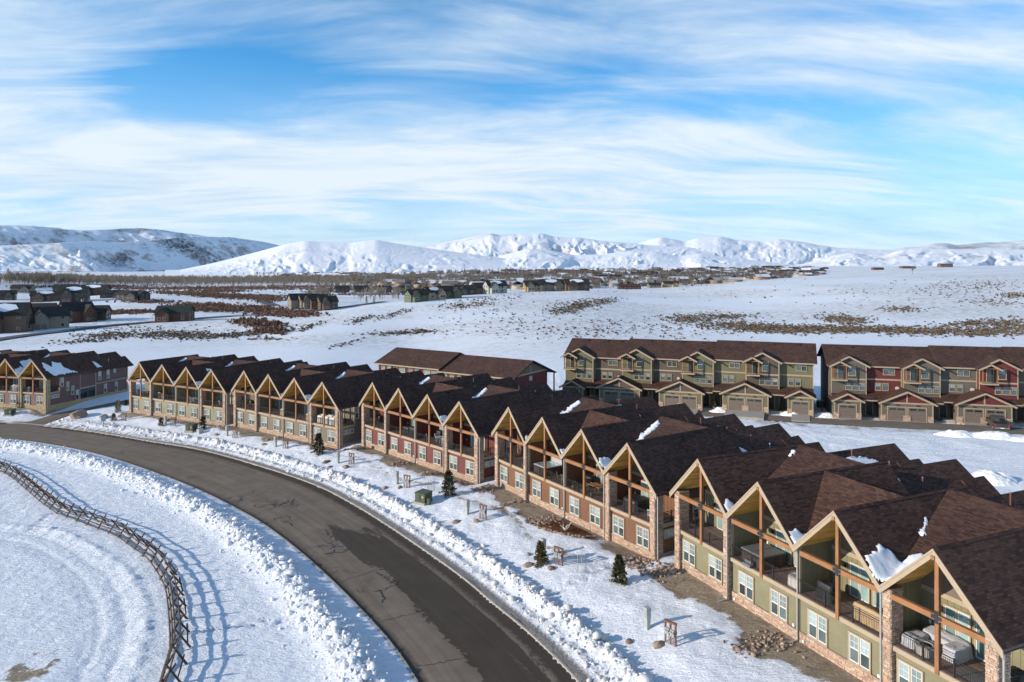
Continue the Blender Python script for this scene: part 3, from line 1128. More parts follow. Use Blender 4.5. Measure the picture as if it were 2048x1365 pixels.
# crack sealant: transverse seams with scribbled repairs
rr = random.Random(5)
RT = float(RRUN[-1])
def run_of(u, v):
    p = px_plane(u, v)
    d, r = sdist(np.array([p[0]]), np.array([p[1]]), (RA + RB) / 2)
    return float(r[0])
for (u0, v0), (t0, t1) in (((470, 1000), (0.02, 0.55)), ((560, 1010), (0.0, 0.95)), ((730, 1150), (0.05, 0.75)), ((640, 1090), (0.05, 0.6)), ((330, 930), (0.0, 0.95)), ((200, 890), (0.1, 0.9)), ((830, 1230), (0.0, 0.5)), ((900, 1330), (0.05, 0.45))):
    r0 = run_of(u0, v0)
    pts = [road_pt(r0 + rr.uniform(-0.18, 0.18), t0 + (t1 - t0) * i / 14) for i in range(15)]
    ribbon('crack_seal', pts, 0.075, M['seal'], road, rng=rr)
for (u0, v0), n in (((490, 970), 5), ((560, 1040), 12), ((640, 1070), 14), ((660, 1105), 8), ((780, 1195), 10), ((450, 985), 7), ((800, 1270), 5), ((880, 1320), 8), ((230, 880), 6), ((300, 925), 5)):
    p = px_plane(u0, v0)
    d0, r0 = sdist(np.array([p[0]]), np.array([p[1]]), RA)
    t_c = abs(float(d0[0])) / 9.0
    r0 = float(r0[0])
    for k in range(n):
        a = rr.uniform(0, 6.28)
        x, y = rr.gauss(0, 1.2), rr.gauss(0, 0.08)
        pts = []
        for i in range(rr.randint(5, 14)):
            pts.append(road_pt(r0 + x, min(0.97, max(0.03, t_c + y)), 0.007 + 0.001 * (k % 3)))
            a += rr.gauss(0, 0.55)
            x += math.cos(a) * 0.24
            y += math.sin(a) * 0.024
        ribbon('crack_seal', pts, rr.choice((0.03, 0.05, 0.07, 0.13)), M['seal'], road, rng=rr)


# ploughed snow lumps along the banks (uncountable)
def blob_cloud(name, pts, sizes, mat, seed=1, sub=1, squash=0.75, parent=None):
    rng = np.random.default_rng(seed)
    import bmesh
    bm = bmesh.new()
    bmesh.ops.create_icosphere(bm, subdivisions=sub, radius=1.0)
    bv = np.array([v.co[:] for v in bm.verts])
    bf = np.array([[v.index for v in f.verts] for f in bm.faces])
    bm.free()
    n, k = len(pts), len(bv)
    jit = 1 + rng.uniform(-0.38, 0.38, (n, k, 1))
    rot = rng.uniform(0, 2 * np.pi, n)
    c, s = np.cos(rot)[:, None], np.sin(rot)[:, None]
    v = bv[None] * jit
    ax = rng.uniform(0.65, 1.35, (n, 1, 3))
    v = v * ax
    x = v[..., 0] * c - v[..., 1] * s
    y = v[..., 0] * s + v[..., 1] * c
    v = np.stack([x, y, v[..., 2] * squash], -1) * np.asarray(sizes)[:, None, None] + np.asarray(pts)[:, None, :]
    f = bf[None] + (np.arange(n) * k)[:, None, None]
    return link(name, fast_mesh(name, v.reshape(-1, 3), f.reshape(-1, 3), mat), parent)


def along(poly, n, rng, off_fn):
    s = np.concatenate([[0], np.cumsum(np.linalg.norm(np.diff(poly, axis=0), axis=1))])
    q = rng.uniform(0, s[-1], n)
    p = np.stack([np.interp(q, s, poly[:, k]) for k in range(2)], 1)
    d = np.stack([np.interp(q + 0.3, s, poly[:, k]) - np.interp(q - 0.3, s, poly[:, k]) for k in range(2)], 1)
    d /= np.linalg.norm(d, axis=1)[:, None] + 1e-9
    nr = np.stack([d[:, 1], -d[:, 0]], 1)     # to the right of travel
    return p + nr * off_fn(n)[:, None], q


rg = np.random.default_rng(3)
pf, _ = along(FE[14:], 6500, rg, lambda n: (3.35 + rg.normal(0, 0.85, n) * (0.6 + 0.8 * rg.random(n))))
pf = pf[(pf[:, 1] < 130)]
zf = gzs(pf[:, 0], pf[:, 1])
sz = np.clip(np.exp(rg.normal(-2.75, 0.75, len(pf))), 0, 0.42)
tag(blob_cloud('snow_lumps', np.column_stack([pf, zf + 0.03]), sz, M['snow_chunk'], 5), 'clean white ploughed snow lumps along the field side of the street', 'snow', kind='stuff')
ph, qh = along(HE, 7000, rg, lambda n: -np.where(rg.random(n) < 0.72, 3.0 + rg.normal(0, 0.50, n), 1.45 + rg.normal(0, 0.26, n)))
mth = px_plane(40, 843)
keep = (np.hypot(ph[:, 0] - mth[0], ph[:, 1] - mth[1]) > 8.5) & (ph[:, 0] > mth[0])
ph = ph[keep]
zh = gzs(ph[:, 0], ph[:, 1])
sz = np.clip(np.exp(rg.normal(-2.7, 0.75, len(ph))), 0, 0.42)
dh, _ = sdist(ph[:, 0], ph[:, 1], HE)
inn = -dh < 2.1
tag(blob_cloud('snow_lumps', np.column_stack([ph, zh + 0.03])[~inn], sz[~inn], M['snow_chunk_mid'], 6), 'ploughed snow lumps heaped along the house side of the street', 'snow', kind='stuff')
tag(blob_cloud('snow_lumps', np.column_stack([ph, zh + 0.0])[inn], sz[inn] * 0.8, M['snow_chunk_dirty'], 7), 'gritty brown snow lumps along the house side gutter', 'snow', kind='stuff')

# ------------------------------------------------------------------ townhouse buildings of the front row
SID = {
    'L': ('mauve', (0.165, 0.092, 0.086)), 1: ('sage green', (0.235, 0.222, 0.145)), 2: ('taupe', (0.170, 0.145, 0.108)),
    3: ('brick red', (0.140, 0.039, 0.035)), 4: ('chestnut brown', (0.165, 0.078, 0.042)), 5: ('olive green', (0.205, 0.186, 0.112)),
}


def siding_mat(name, c):
    m, t, b = material(name)
    uv = t.new('ShaderNodeUVMap').outputs[0]
    g = t.noise(t.mapping(uv, scale=(1.0, 9.0, 1)), 1.6, 6, 0.62, 0.3)
    n = t.noise(uv, 0.7, 4, 0.55)
    f = t.math('ADD', t.math('MULTIPLY', g, 0.55), t.math('MULTIPLY', n, 0.45))
    t.put(b.inputs['Base Color'], t.ramp(f, [(0.3, tuple(x * 0.80 for x in c)), (0.7, tuple(x * 1.18 for x in c))]))
    b.inputs['Roughness'].default_value = 0.68
    b.inputs['Specular IOR Level'].default_value = 0.3
    bump(t, b, g, 0.006, 0.5)
    return m


CACHE = {}


def shared(name, key, fn, mats, parent, smooth=False, swap=None):
    """one mesh for all alike pieces; swap = (slot, material) set on the object"""
    if key not in CACHE:
        CACHE[key] = fn().mesh(name, mats, smooth)
    o = link(name, CACHE[key], parent)
    if swap:
        for slot, mt in swap:
            o.material_slots[slot].link = 'OBJECT'
            o.material_slots[slot].material = mt
    return o


# --- windows: local frame x right, z up, outer face towards -y, origin at the lower left of the opening
def ring(mb, x0, x1, z0, z1, w, y0, y1, m=0):
    mb.box(x0, x0 + w, y0, y1, z0, z1, m)
    mb.box(x1 - w, x1, y0, y1, z0, z1, m)
    mb.box(x0 + w, x1 - w, y0, y1, z0, z0 + w, m)
    mb.box(x0 + w, x1 - w, y0, y1, z1 - w, z1, m)


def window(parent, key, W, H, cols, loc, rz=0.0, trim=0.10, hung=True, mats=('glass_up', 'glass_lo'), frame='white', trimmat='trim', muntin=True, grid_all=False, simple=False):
    """window (its trim) > sash, pane"""
    def trim_fn():
        mb = MB()
        ring(mb, -trim, W + trim, -trim, H + trim, trim, -0.05, 0.06)
        mb.box(-trim - 0.04, W + trim + 0.04, -0.085, -0.05, -trim - 0.03, -trim + 0.03)
        cw = (W - (cols - 1) * trim) / cols
        for i in range(cols - 1):
            x = (i + 1) * cw + i * trim
            mb.box(x, x + trim, -0.045, 0.06, 0, H)
        return mb
    o = shared('window', (key, 't'), trim_fn, [M[trimmat]], parent)
    o.location = loc
    o.rotation_euler = (0, 0, rz)
    cw = (W - (cols - 1) * trim) / cols
    for i in range(cols):
        x0 = i * (cw + trim)
        x1 = x0 + cw
        def sash_fn():
            mb = MB()
            ring(mb, x0, x1, 0, H, 0.042, -0.02, 0.03)
            if hung: mb.box(x0 + 0.05, x1 - 0.05, -0.015, 0.03, H * 0.47, H * 0.47 + 0.06)
            zl = H * 0.47 + 0.06 if (hung and not grid_all) else 0.05
            if muntin:
                xm = (x0 + x1) / 2
                mb.box(xm - 0.009, xm + 0.009, -0.008, 0.012, zl, H - 0.05)
                zm = (zl + H - 0.05) / 2
                for zz in ((zm,) if not grid_all else (zl + (H - zl) * 0.33, zl + (H - zl) * 0.66)):
                    mb.box(x0 + 0.05, x1 - 0.05, -0.009, 0.013, zz - 0.009, zz + 0.009)
            return mb
        shared('sash', (key, 's', i), sash_fn, [M[frame]], o)
        if hung:
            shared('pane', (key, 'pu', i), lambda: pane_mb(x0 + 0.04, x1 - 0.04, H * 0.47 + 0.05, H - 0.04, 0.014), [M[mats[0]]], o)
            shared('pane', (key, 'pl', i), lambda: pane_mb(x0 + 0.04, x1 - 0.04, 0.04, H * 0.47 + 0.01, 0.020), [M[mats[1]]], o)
        else:
            shared('pane', (key, 'p', i), lambda: pane_mb(x0 + 0.04, x1 - 0.04, 0.04, H - 0.04, 0.014), [M[mats[0]]], o)
    return o


def pane_mb(x0, x1, z0, z1, y):
    return MB().box(x0, x1, y, y + 0.012, z0, z1)


def lap_wall(mb, x0, x1, z0, z1, y, lap=0.17, proud=0.022, m=0):
    """clapboards: every course leans out over the one below (faces -y)"""
    z = z0
    while z < z1 - 0.01:
        zt = min(z + lap, z1)
        mb.face([(x0, y - proud, z), (x1, y - proud, z), (x1, y, zt), (x0, y, zt)], m)
        mb.face([(x0, y, z), (x1, y, z), (x1, y - proud, z), (x0, y - proud, z)], m)
        z = zt


def batten_wall(mb, P, x0, x1, z0, z1, step=0.4, m=0):
    """flat panel with vertical battens; P(x, off, z) maps panel coordinates to space"""
    mb.face([P(x0, 0, z0), P(x1, 0, z0), P(x1, 0, z1), P(x0, 0, z1)], m)
    n = int((x1 - x0) / step)
    for i in range(n + 1):
        x = x0 + 0.03 + i * (x1 - x0 - 0.06) / max(n, 1)
        a, b, o = x - 0.025, x + 0.025, 0.022
        mb.face([P(a, o, z0), P(b, o, z0), P(b, o, z1), P(a, o, z1)], m)
        mb.face([P(a, 0, z0), P(a, o, z0), P(a, o, z1), P(a, 0, z1)], m)
        mb.face([P(b, o, z0), P(b, 0, z0), P(b, 0, z1), P(b, o, z1)], m)


def veneer(mb, P, w, h, rng, rh=(0.075, 0.16), lw=(0.16, 0.50), out=None):
    """stone facing on a rectangle; P(u, n, v) maps to space; out collects single stones instead"""
    v = 0.0
    while v < h - 0.02:
        dh = min(rng.uniform(*rh), h - v)
        u = -rng.uniform(0, 0.12)
        while u < w - 0.01:
            dl = rng.uniform(*lw)
            a, b = max(u, 0.0), min(u + dl, w)
            if b - a > 0.04:
                pr = rng.uniform(0.015, 0.055)
                g = 0.007
                q = [P(a + g, 0, v + g), P(b - g, 0, v + g), P(b - g, 0, v + dh - g), P(a + g, 0, v + dh - g)]
                i2 = 0.012
                f = [P(a + g + i2, pr * rng.uniform(0.75, 1), v + g + i2), P(b - g - i2, pr * rng.uniform(0.75, 1), v + g + i2), P(b - g - i2, pr, v + dh - g - i2), P(a + g + i2, pr, v + dh - g - i2)]
                tgt = mb if out is None else MB()
                k = len(tgt.v)
                tgt.v.extend(q + f)
                for fc in ((4, 5, 6, 7), (0, 1, 5, 4), (1, 2, 6, 5), (2, 3, 7, 6), (3, 0, 4, 7)):
                    tgt.f.append(tuple(k + j for j in fc))
                    tgt.m.append(0)
                if out is not None: out.append(tgt)
            u += dl
        v += dh


def pillar_core(x0, x1, y0, y1, z0, z1):
    return MB().box(x0, x1, y0, y1, z0, z1)


def pillar_veneer(x0, x1, y0, y1, z0, z1, seed, out=None, faces='frl'):
    rng = random.Random(seed)
    mb = MB()
    if 'f' in faces: veneer(mb, lambda u, n, v: (x0 + u, y0 - n, z0 + v), x1 - x0, z1 - z0, rng, out=out)
    if 'r' in faces: veneer(mb, lambda u, n, v: (x1 + n, y0 + u, z0 + v), y1 - y0, z1 - z0, rng, out=None)
    if 'l' in faces: veneer(mb, lambda u, n, v: (x0 - n, y1 - u, z0 + v), y1 - y0, z1 - z0, rng, out=None)
    return mb


US = (-10.05, -3.35, 3.35, 10.05)       # ridge of every unit
ZD, ZP, ZV = 3.22, HP, HP - 3.35        # deck, ridge, valley between gables
YW, YB = 0.50, 3.40                     # lower front wall, back wall of the terrace
YE, YBK = 12.6, 21.6                    # end of the front section, end of the rear section
XR = 13.35                              # outer face of the end walls
STONES_LEFT = [300]


def roof_front(k):
    """two slopes of one front gable"""
    x = US[k]
    mb = MB()
    el = 3.35 if k > 0 else 3.75
    er = 3.35 if k < 3 else 3.75
    up = 0.0
    y0, y1 = -0.02, YE + 0.35
    mb.slab([(x - el, y0, ZP - el), (x, y0, ZP), (x, y1, ZP), (x - el, y1, ZP - el)][::-1], 0.22) if False else None
    mb.slab([(x - el, y0, ZP - el), (x, y0, ZP), (x, y1, ZP), (x - el, y1, ZP - el)], 0.20)
    mb.slab([(x, y0, ZP), (x + er, y0, ZP - er), (x + er, y1, ZP - er), (x, y1, ZP)], 0.20)
    return mb


def roof_cross(k):
    """cross roof between two neighbouring gables, sloping to the street and to the back"""
    x0, x1 = US[k], US[k + 1]
    yr = 6.35 if k == 1 else 10.7
    xm = (x0 + x1) / 2
    mb = MB()
    e = 0.03
    A, B, C, D = (x0, yr, ZP + e), (x1, yr, ZP + e), (xm, 1.0, ZV + e), (xm, YE + 0.3, ZV + 0.6 + e)
    mb.face([C, B, A])
    mb.face([A, B, D])
    return mb


BKX = (-9.75, -3.9, 3.75, 9.75)


def roof_back(k):
    """rear wing gable"""
    x = BKX[k]
    mb = MB()
    z = ZP - 0.9
    mids = [-13.8] + [(BKX[i] + BKX[i + 1]) / 2 for i in range(3)] + [13.8]
    l, r = x - mids[k], mids[k + 1] - x
    ze = 6.0
    y0, y1 = YE - 1.2, YBK + 0.3
    zl = z - (z - ze) * (l / 4.0) if 0 < k else ze
    zr = z - (z - ze) * (r / 4.0) if k < 3 else ze
    mb.slab([(x - l, y0, zl), (x, y0, z), (x, y1, z), (x - l, y1, zl)], 0.20)
    mb.slab([(x, y0, z), (x + r, y0, zr), (x + r, y1, zr), (x, y1, z)], 0.20)
    return mb


def roof_back_small(k):
    """lower porch gable on the rear wing"""
    x = BKX[k] + 1.7
    z = ZP - 2.0
    mb = MB()
    mb.slab([(x - 2.4, YBK - 1.5, z - 2.0), (x, YBK - 1.5, z), (x, YBK + 1.3, z), (x - 2.4, YBK + 1.3, z - 2.0)], 0.18)
    mb.slab([(x, YBK - 1.5, z), (x + 2.4, YBK - 1.5, z - 2.0), (x + 2.4, YBK + 1.3, z - 2.0), (x, YBK + 1.3, z)], 0.18)
    return mb


def barge(k):
    x = US[k]
    mb = MB()
    el = 3.35 if k > 0 else 3.75
    er = 3.35 if k < 3 else 3.75
    for sgn, e in ((-1, el), (1, er)):
        for (t0, t1, dy0, dy1) in ((0.06, 0.50, -0.075, -0.025), (0.02, 0.17, -0.105, -0.078)):
            p = [(x, ZP - t0), (x + sgn * e, ZP - e - t0), (x + sgn * e, ZP - e - t1), (x, ZP - t1)]
            if sgn > 0: p = p[::-1]
            f = [(a, dy0, b) for a, b in p]
            g = [(a, dy1, b) for a, b in p]
            n = len(mb.v)
            mb.v.extend(f + g)
            for q in ((0, 1, 2, 3), (7, 6, 5, 4), (0, 4, 5, 1), (1, 5, 6, 2), (2, 6, 7, 3), (3, 7, 4, 0)):
                mb.f.append(tuple(n + i for i in q))
                mb.m.append(0)
    return mb


def ceiling_mb(k):
    x = US[k]
    mb = MB()
    o = 0.27
    for sgn in (-1, 1):
        e = 3.28
        a = [(x, -0.02, ZP - o), (x + sgn * e, -0.02, ZP - e - o), (x + sgn * e, YB, ZP - e - o), (x, YB, ZP - o)]
        mb.face(a if sgn < 0 else a[::-1])
    return mb


def front_wall(k):
    x = US[k]
    mb = MB()
    lap_wall(mb, x - 3.3, x + 3.3, 0.62, 2.86, YW)
    return mb


def base_veneer(k, seed):
    rng = random.Random(seed)
    mb = MB()
    x = US[k]
    veneer(mb, lambda u, n, v: (x - 3.34 + u, YW - 0.06 - n, -0.5 + v), 6.68, 1.10, rng)
    return mb


def core_mb():
    """solid inner body that closes the building behind its cladding"""
    mb = MB()
    mb.box(-XR + 0.03, XR - 0.03, YW + 0.01, YB + 0.02, -1.0, ZD - 0.16)
    mb.box(-XR + 0.03, XR - 0.03, YB + 0.02, YE, -1.0, ZV - 0.28)
    for x in US:      # gable fillings above the eaves line
        mb.face([(x - 3.3, YB + 0.02, ZV - 0.29), (x + 3.3, YB + 0.02, ZV - 0.29), (x, YB + 0.02, ZP - 0.24)])
        mb.face([(x + 3.3, YE, ZV - 0.28), (x - 3.3, YE, ZV - 0.28), (x, YE, ZP - 0.24)])
    mb.box(-XR + 0.05, XR - 0.05, YE - 0.02, YBK, -1.0, 5.85)
    for i, x in enumerate(BKX):
        mb.face([(x + 2.9, YBK - 0.05, 5.8), (x - 2.9, YBK - 0.05, 5.8), (x, YBK - 0.05, ZP - 1.15)])
    return mb


def terrace_wall(k):
    """back wall of the covered terrace with its battens, and the party wall on its far side"""
    x = US[k]
    mb = MB()
    batten_wall(mb, lambda u, n, v: (x + u, YB - n, v), -3.3, 3.3, ZD, 5.76)
    return mb


def party_wall(x, both=True):
    mb = MB()
    batten_wall(mb, lambda u, n, v: (x + 0.07 + n, u, v), 0.62, YB, ZD, ZV - 0.1)
    batten_wall(mb, lambda u, n, v: (x - 0.07 - n, YB + 0.62 - u, v), 0.62, YB, ZD, ZV - 0.1)
    mb.box(x - 0.07, x + 0.07, 0.60, 0.62, ZD, ZV - 0.1)
    return mb


def end_wall(sx):
    """end wall cladding facing the next building (the terrace part stays open)"""
    mb = MB()
    X = XR * sx
    def P(u, n, v): return (X + n * sx, u if sx > 0 else -u, v)
    def panel(y0, y1, z0, z1):
        a, b = (y0, y1) if sx > 0 else (-y1, -y0)
        z = z0
        while z < z1 - 0.01:
            zt = min(z + 0.17, z1)
            mb.face([P(a, 0.022, z), P(b, 0.022, z), P(b, 0, zt), P(a, 0, zt)])
            mb.face([P(a, 0, z), P(b, 0, z), P(b, 0.022, z), P(a, 0.022, z)])
            z = zt
    panel(1.2, YB, 0.62, 2.86)
    panel(YB, 8.45, 0.62, 6.1)
    panel(8.45, 12.35, 2.95, 6.1)
    panel(12.6, YBK, 0.62, 3.05)
    panel(12.6, YBK, 3.30, 5.9)
    return mb


def rail_set(parent, key, x0, x1, loc, rz=0.0, nposts=2):
    """railing > post, baluster bars"""
    def rails():
        mb = MB()
        mb.box(x0, x1, -0.025, 0.025, 0.92, 0.96)
        mb.box(x0, x1, -0.016, 0.016, 0.80, 0.825)
        mb.box(x0, x1, -0.016, 0.016, 0.09, 0.12)
        return mb
    def bars():
        mb = MB()
        n = int((x1 - x0) / 0.115)
        for i in range(1, n):
            x = x0 + (x1 - x0) * i / n
            mb.box(x - 0.008, x + 0.008, -0.008, 0.008, 0.12, 0.80, skip='tb')
        return mb
    o = shared('railing', (key, 'r'), rails, [M['metal_dark']], parent)
    o.location = loc
    o.rotation_euler = (0, 0, rz)
    tag(shared('baluster_bars', (key, 'b'), bars, [M['metal_dark']], o), kind='stuff')
    for i in range(nposts):
        x = x0 + (x1 - x0) * (i + 1) / (nposts + 1) if nposts < 3 else x0 + (x1 - x0) * i / (nposts - 1)
        shared('post', (key, 'p', i), lambda: MB().box(x - 0.04, x + 0.04, -0.04, 0.04, 0.0, 1.0), [M['metal_dark']], o)
    return o


def gutter_mb(x0, x1, y, z):
    return MB().box(x0, x1, y - 0.12, y, z - 0.13, z).box(x0, x1, y - 0.14, y - 0.12, z - 0.03, z + 0.01)


def downspout_mb(x, y, z0, z1, kick=1.3):
    mb = MB()
    mb.box(x - 0.05, x + 0.05, y - 0.04, y + 0.04, z0, z1)
    mb.box(x - 0.10, x + 0.10, y - 0.10, y + 0.04, z1, z1 + 0.14)
    mb.bar((x, y, z0 + 0.05), (x - 0.1, y - kick, z0 - 0.12), 0.10, 0.08)
    return mb


def townhouse(key):
    cx, cy, th, z = ROWS[key]
    d = (math.sin(R(th)), math.cos(R(th)))
    root = empty('townhouse_building', (cx, cy, CAMZ + z - HP), math.atan2(-d[1], -d[0]))
    name, col = SID[key]
    sd = siding_mat(name + ' siding', col)
    stone = M['stone_yellow'] if key == 'L' else M['stone_pink']
    sw = [(0, sd)]
    tag(root, {'L': 'mauve sided townhouse building with snow on its roof across the side street',
               1: 'sage green townhouse building with four gables, next to the side street',
               2: 'taupe townhouse building with four gables between the sage and the red ones',
               3: 'red sided townhouse building with four gabled terraces in the row',
               4: 'chestnut brown townhouse building with four gabled terraces and a mulch bed',
               5: 'olive green townhouse building, nearest and largest of the row'}[key], 'townhouse', 'front row of townhouse buildings')
    shared('wall', 'core', core_mb, [M['gable']], root, swap=[(0, M['gable'])])
    for k in range(4):
        x = US[k]
        r = shared('roof', ('rf', k), lambda: roof_front(k), [M['roof']], root)
        if k < 3: shared('roof', ('rc', k), lambda: roof_cross(k), [M['roof']], root)
        shared('roof', ('rb', k), lambda: roof_back(k), [M['roof']], root)
        shared('roof', ('rs', k), lambda: roof_back_small(k), [M['roof']], root)
        # ridge cap and flues belong to the gable roof
        shared('ridge_cap', ('cap', k), lambda: MB().slab([(x - 0.14, 0.25, ZP - 0.10), (x, 0.25, ZP + 0.045), (x, YE + 0.3, ZP + 0.045), (x - 0.14, YE + 0.3, ZP - 0.10)], 0.02).slab([(x, 0.25, ZP + 0.045), (x + 0.14, 0.25, ZP - 0.10), (x + 0.14, YE + 0.3, ZP - 0.10), (x, YE + 0.3, ZP + 0.045)], 0.02), [M['roof']], r)
        for j, (vx, vy, vh, mt) in enumerate(((x + 1.1, 15.6, 0.75, 'vent'), (x + 2.0, 17.4, 0.5, 'vent_metal'), (x - 0.6, 14.0, 0.6, 'vent'))):
            bz = ZP - 0.9 - abs(vx - BKX[k]) * 0.72
            shared('vent_pipe', ('v', k, j), lambda: MB().tube((vx, vy, bz - 0.2), (vx, vy, bz + vh), 0.055, 0.055, 8).tube((vx, vy, bz + vh), (vx, vy, bz + vh + 0.10), 0.09, 0.075, 8), [M[mt]], r)
        shared('barge_board', ('bg', k), lambda: barge(k), [M['trim']], root)
        shared('ceiling', ('cl', k), lambda: ceiling_mb(k), [M['ceiling']], root)
        shared('siding', ('fw', k), lambda: front_wall(k), [M['trim']], root, swap=sw)
        tag(shared('stone_base', ('bv', k), lambda: base_veneer(k, 50 + k), [M['stone_pink']], root, swap=[(0, stone)]), kind='stuff')
        shared('stone_bed', ('bb', k), lambda: MB().box(x - 3.34, x + 3.34, YW - 0.06, YW + 0.05, -1.0, 0.60).box(x - 3.34, x + 3.34, YW - 0.12, YW, 0.60, 0.67), [M['mortar']], root)
        # terrace
        shared('terrace_floor', ('fl', k), lambda: MB().box(x - 3.3, x + 3.3, 0.34, YB, ZD - 0.16, ZD), [M['deck']], root)
        shared('trim_band', ('tb', k), lambda: MB().box(x - 3.3, x + 3.3, 0.27, 0.335, ZD - 0.30, ZD - 0.03), [M['trim']], root)
        shared('trim_band', ('tc', k), lambda: MB().box(x - 3.3, x + 3.3, YW - 0.04, YW + 0.02, ZD - 0.42, ZD - 0.16), [M['trim']], root)
        shared('siding', ('tw', k), lambda: terrace_wall(k), [M['trim']], root, swap=sw)
        shared('trim_band', ('tb2', k), lambda: MB().box(x - 3.3, x + 3.3, YB - 0.05, YB + 0.01, 5.76, 6.04), [M['trim']], root)
        shared('gable_panel', ('gp', k), lambda: (lambda mb: (mb.face([(x - 3.28, YB - 0.01, 6.04), (x + 3.28, YB - 0.01, 6.04), (x + 3.28, YB - 0.01, 6.33), (x, YB - 0.01, ZP - 0.28), (x - 3.28, YB - 0.01, 6.33)]), mb)[1])(MB()), [M['gable']], root)
        shared('post', ('ps', k), lambda: MB().box(x - 0.11, x + 0.13, 0.20, 0.40, ZD - 0.28, ZP - 0.55), [M['timber_z']], root)
        shared('beam', ('bm', k), lambda: MB().box(x - 3.05, x - 0.115, 0.18, 0.42, 5.88, 6.20), [M['timber_x']], root)
        shared('beam', ('bn', k), lambda: MB().box(x + 0.135, x + 3.05, 0.18, 0.42, 5.88, 6.20), [M['timber_x']], root)
        shared('beam_plate', ('bp', k), lambda: MB().box(x - 0.30, x + 0.32, 0.165, 0.185, 5.94, 6.16).box(x - 0.09, x + 0.11, 0.16, 0.18, 5.72, 6.42), [M['steel']], root)
        shared('ridge_beam', ('rg', k), lambda: MB().box(x - 0.10, x + 0.12, -0.14, YB, ZP - 0.62, ZP - 0.40), [M['timber_x']], root)
        rx0, rx1 = x - 3.22, x + 3.22
        if k in (0, 3): rx0, rx1 = x - 2.72, x + 2.72
        rail_set(root, ('rl', k), rx0, rx1, (0, 0.36, ZD), 0, 2)
        # two pairs of sash windows below
        for wx in (-1.75, 1.52):
            window(root, 'pair', 1.46, 1.66, 2, (x + wx - 0.73, YW - 0.062, 0.79))
        # sliding door and side light at the back of the terrace
        dr = window(root, 'slider', 1.46, 2.14, 2, (x - 1.72, YB - 0.062, ZD + 0.03), hung=False, mats=('glass_door',), muntin=False, trim=0.09)
        window(root, 'sidelight', 0.86, 2.10, 1, (x + 0.12, YB - 0.062, ZD + 0.06), hung=False, mats=('glass_door',), muntin=False, trim=0.09)
        shared('wall_lamp', ('lm', k), lambda: MB().box(x - 2.18, x - 2.06, YB - 0.14, YB - 0.02, 4.92, 5.14).box(x - 2.21, x - 2.03, YB - 0.18, YB - 0.02, 5.14, 5.18), [M['metal_dark']], root)
        shared('utility_box', ('ub', k), lambda: MB().box(x - 2.75 if k % 2 else x + 2.2, x - 2.62 if k % 2 else x + 2.33, YB - 0.06, YB - 0.02, 3.9, 4.12), [M['white']], root)
        shared('vent_hood', ('vh', k), lambda: MB().box(x + 2.82, x + 2.98, YW - 0.12, YW - 0.02, 0.74, 0.92), [M['white']], root)
        shared('vent_hood', ('vj', k), lambda: MB().box(x - 2.95, x - 2.8, YW - 0.2, YW - 0.08, 0.1, 0.26), [M['white']], root)
    # party walls between terraces
    for i, x in enumerate((-6.7, 0.0, 6.7)):
        shared('siding', ('pw', i), lambda: party_wall(x), [M['trim']], root, swap=sw)
        shared('corner_board', ('pc', i), lambda: MB().box(x - 0.11, x + 0.11, 0.42, 0.60, ZD - 0.03, ZV - 0.06), [M['trim']], root)
    shared('corner_board', ('cb', 0), lambda: MB().box(-0.08, 0.08, YW - 0.07, YW - 0.02, 0.67, ZD - 0.3), [M['trim']], root)
    # stone pillars
    PIL = ((-13.36, -12.74), (-7.26, -6.72), (6.74, 7.30), (12.76, 13.42))
    for i, (a, b) in enumerate(PIL):
        y0, y1, z1 = 0.10, 1.15, (6.42 if i in (0, 3) else 6.42)
        c = shared('pillar', ('pl', i), lambda: pillar_core(a + 0.03, b - 0.03, y0 + 0.03, y1, -1.0, z1), [M['mortar']], root)
        if key == 5 and STONES_LEFT[0] > 0 and i in (2, 3):
            single = []
            rest = pillar_veneer(a + 0.03, b - 0.03, y0 + 0.03, y1, -0.6, z1, 90 + i, out=single)
            for mbs in single:
                if STONES_LEFT[0] <= 0:
                    off = len(rest.v)
                    rest.v.extend(mbs.v)
                    rest.f.extend([tuple(q + off for q in f) for f in mbs.f])
                    rest.m.extend(mbs.m)
                else:
                    mbs.build('stone', stone, c)
                    STONES_LEFT[0] -= 1
            tag(rest.build('stone_facing', stone, c), kind='stuff')
        else:
            tag(shared('stone_facing', ('pv', i), lambda: pillar_veneer(a + 0.03, b - 0.03, y0 + 0.03, y1, -0.6, z1, 90 + i), [M['stone_pink']], c, swap=[(0, stone)]), kind='stuff')
    # gutters and downspouts
    for i, (x, y) in enumerate(((-6.68, 0.02), (0.0, 0.30), (6.70, 0.02), (13.60, 0.30))):
        shared('downspout', ('ds', i), lambda: downspout_mb(x, y, 0.0, ZV - 0.42 if i < 3 else ZV - 0.6), [M['pipe_grey']], root)
    shared('gutter', 'gut', lambda: MB().box(XR + 0.33, XR + 0.46, -0.05, YE + 0.3, 6.02, 6.15), [M['gutter']], root)
    shared('gutter', 'gut2', lambda: MB().box(-XR - 0.46, -XR - 0.33, -0.05, YE + 0.3, 6.02, 6.15), [M['gutter']], root)
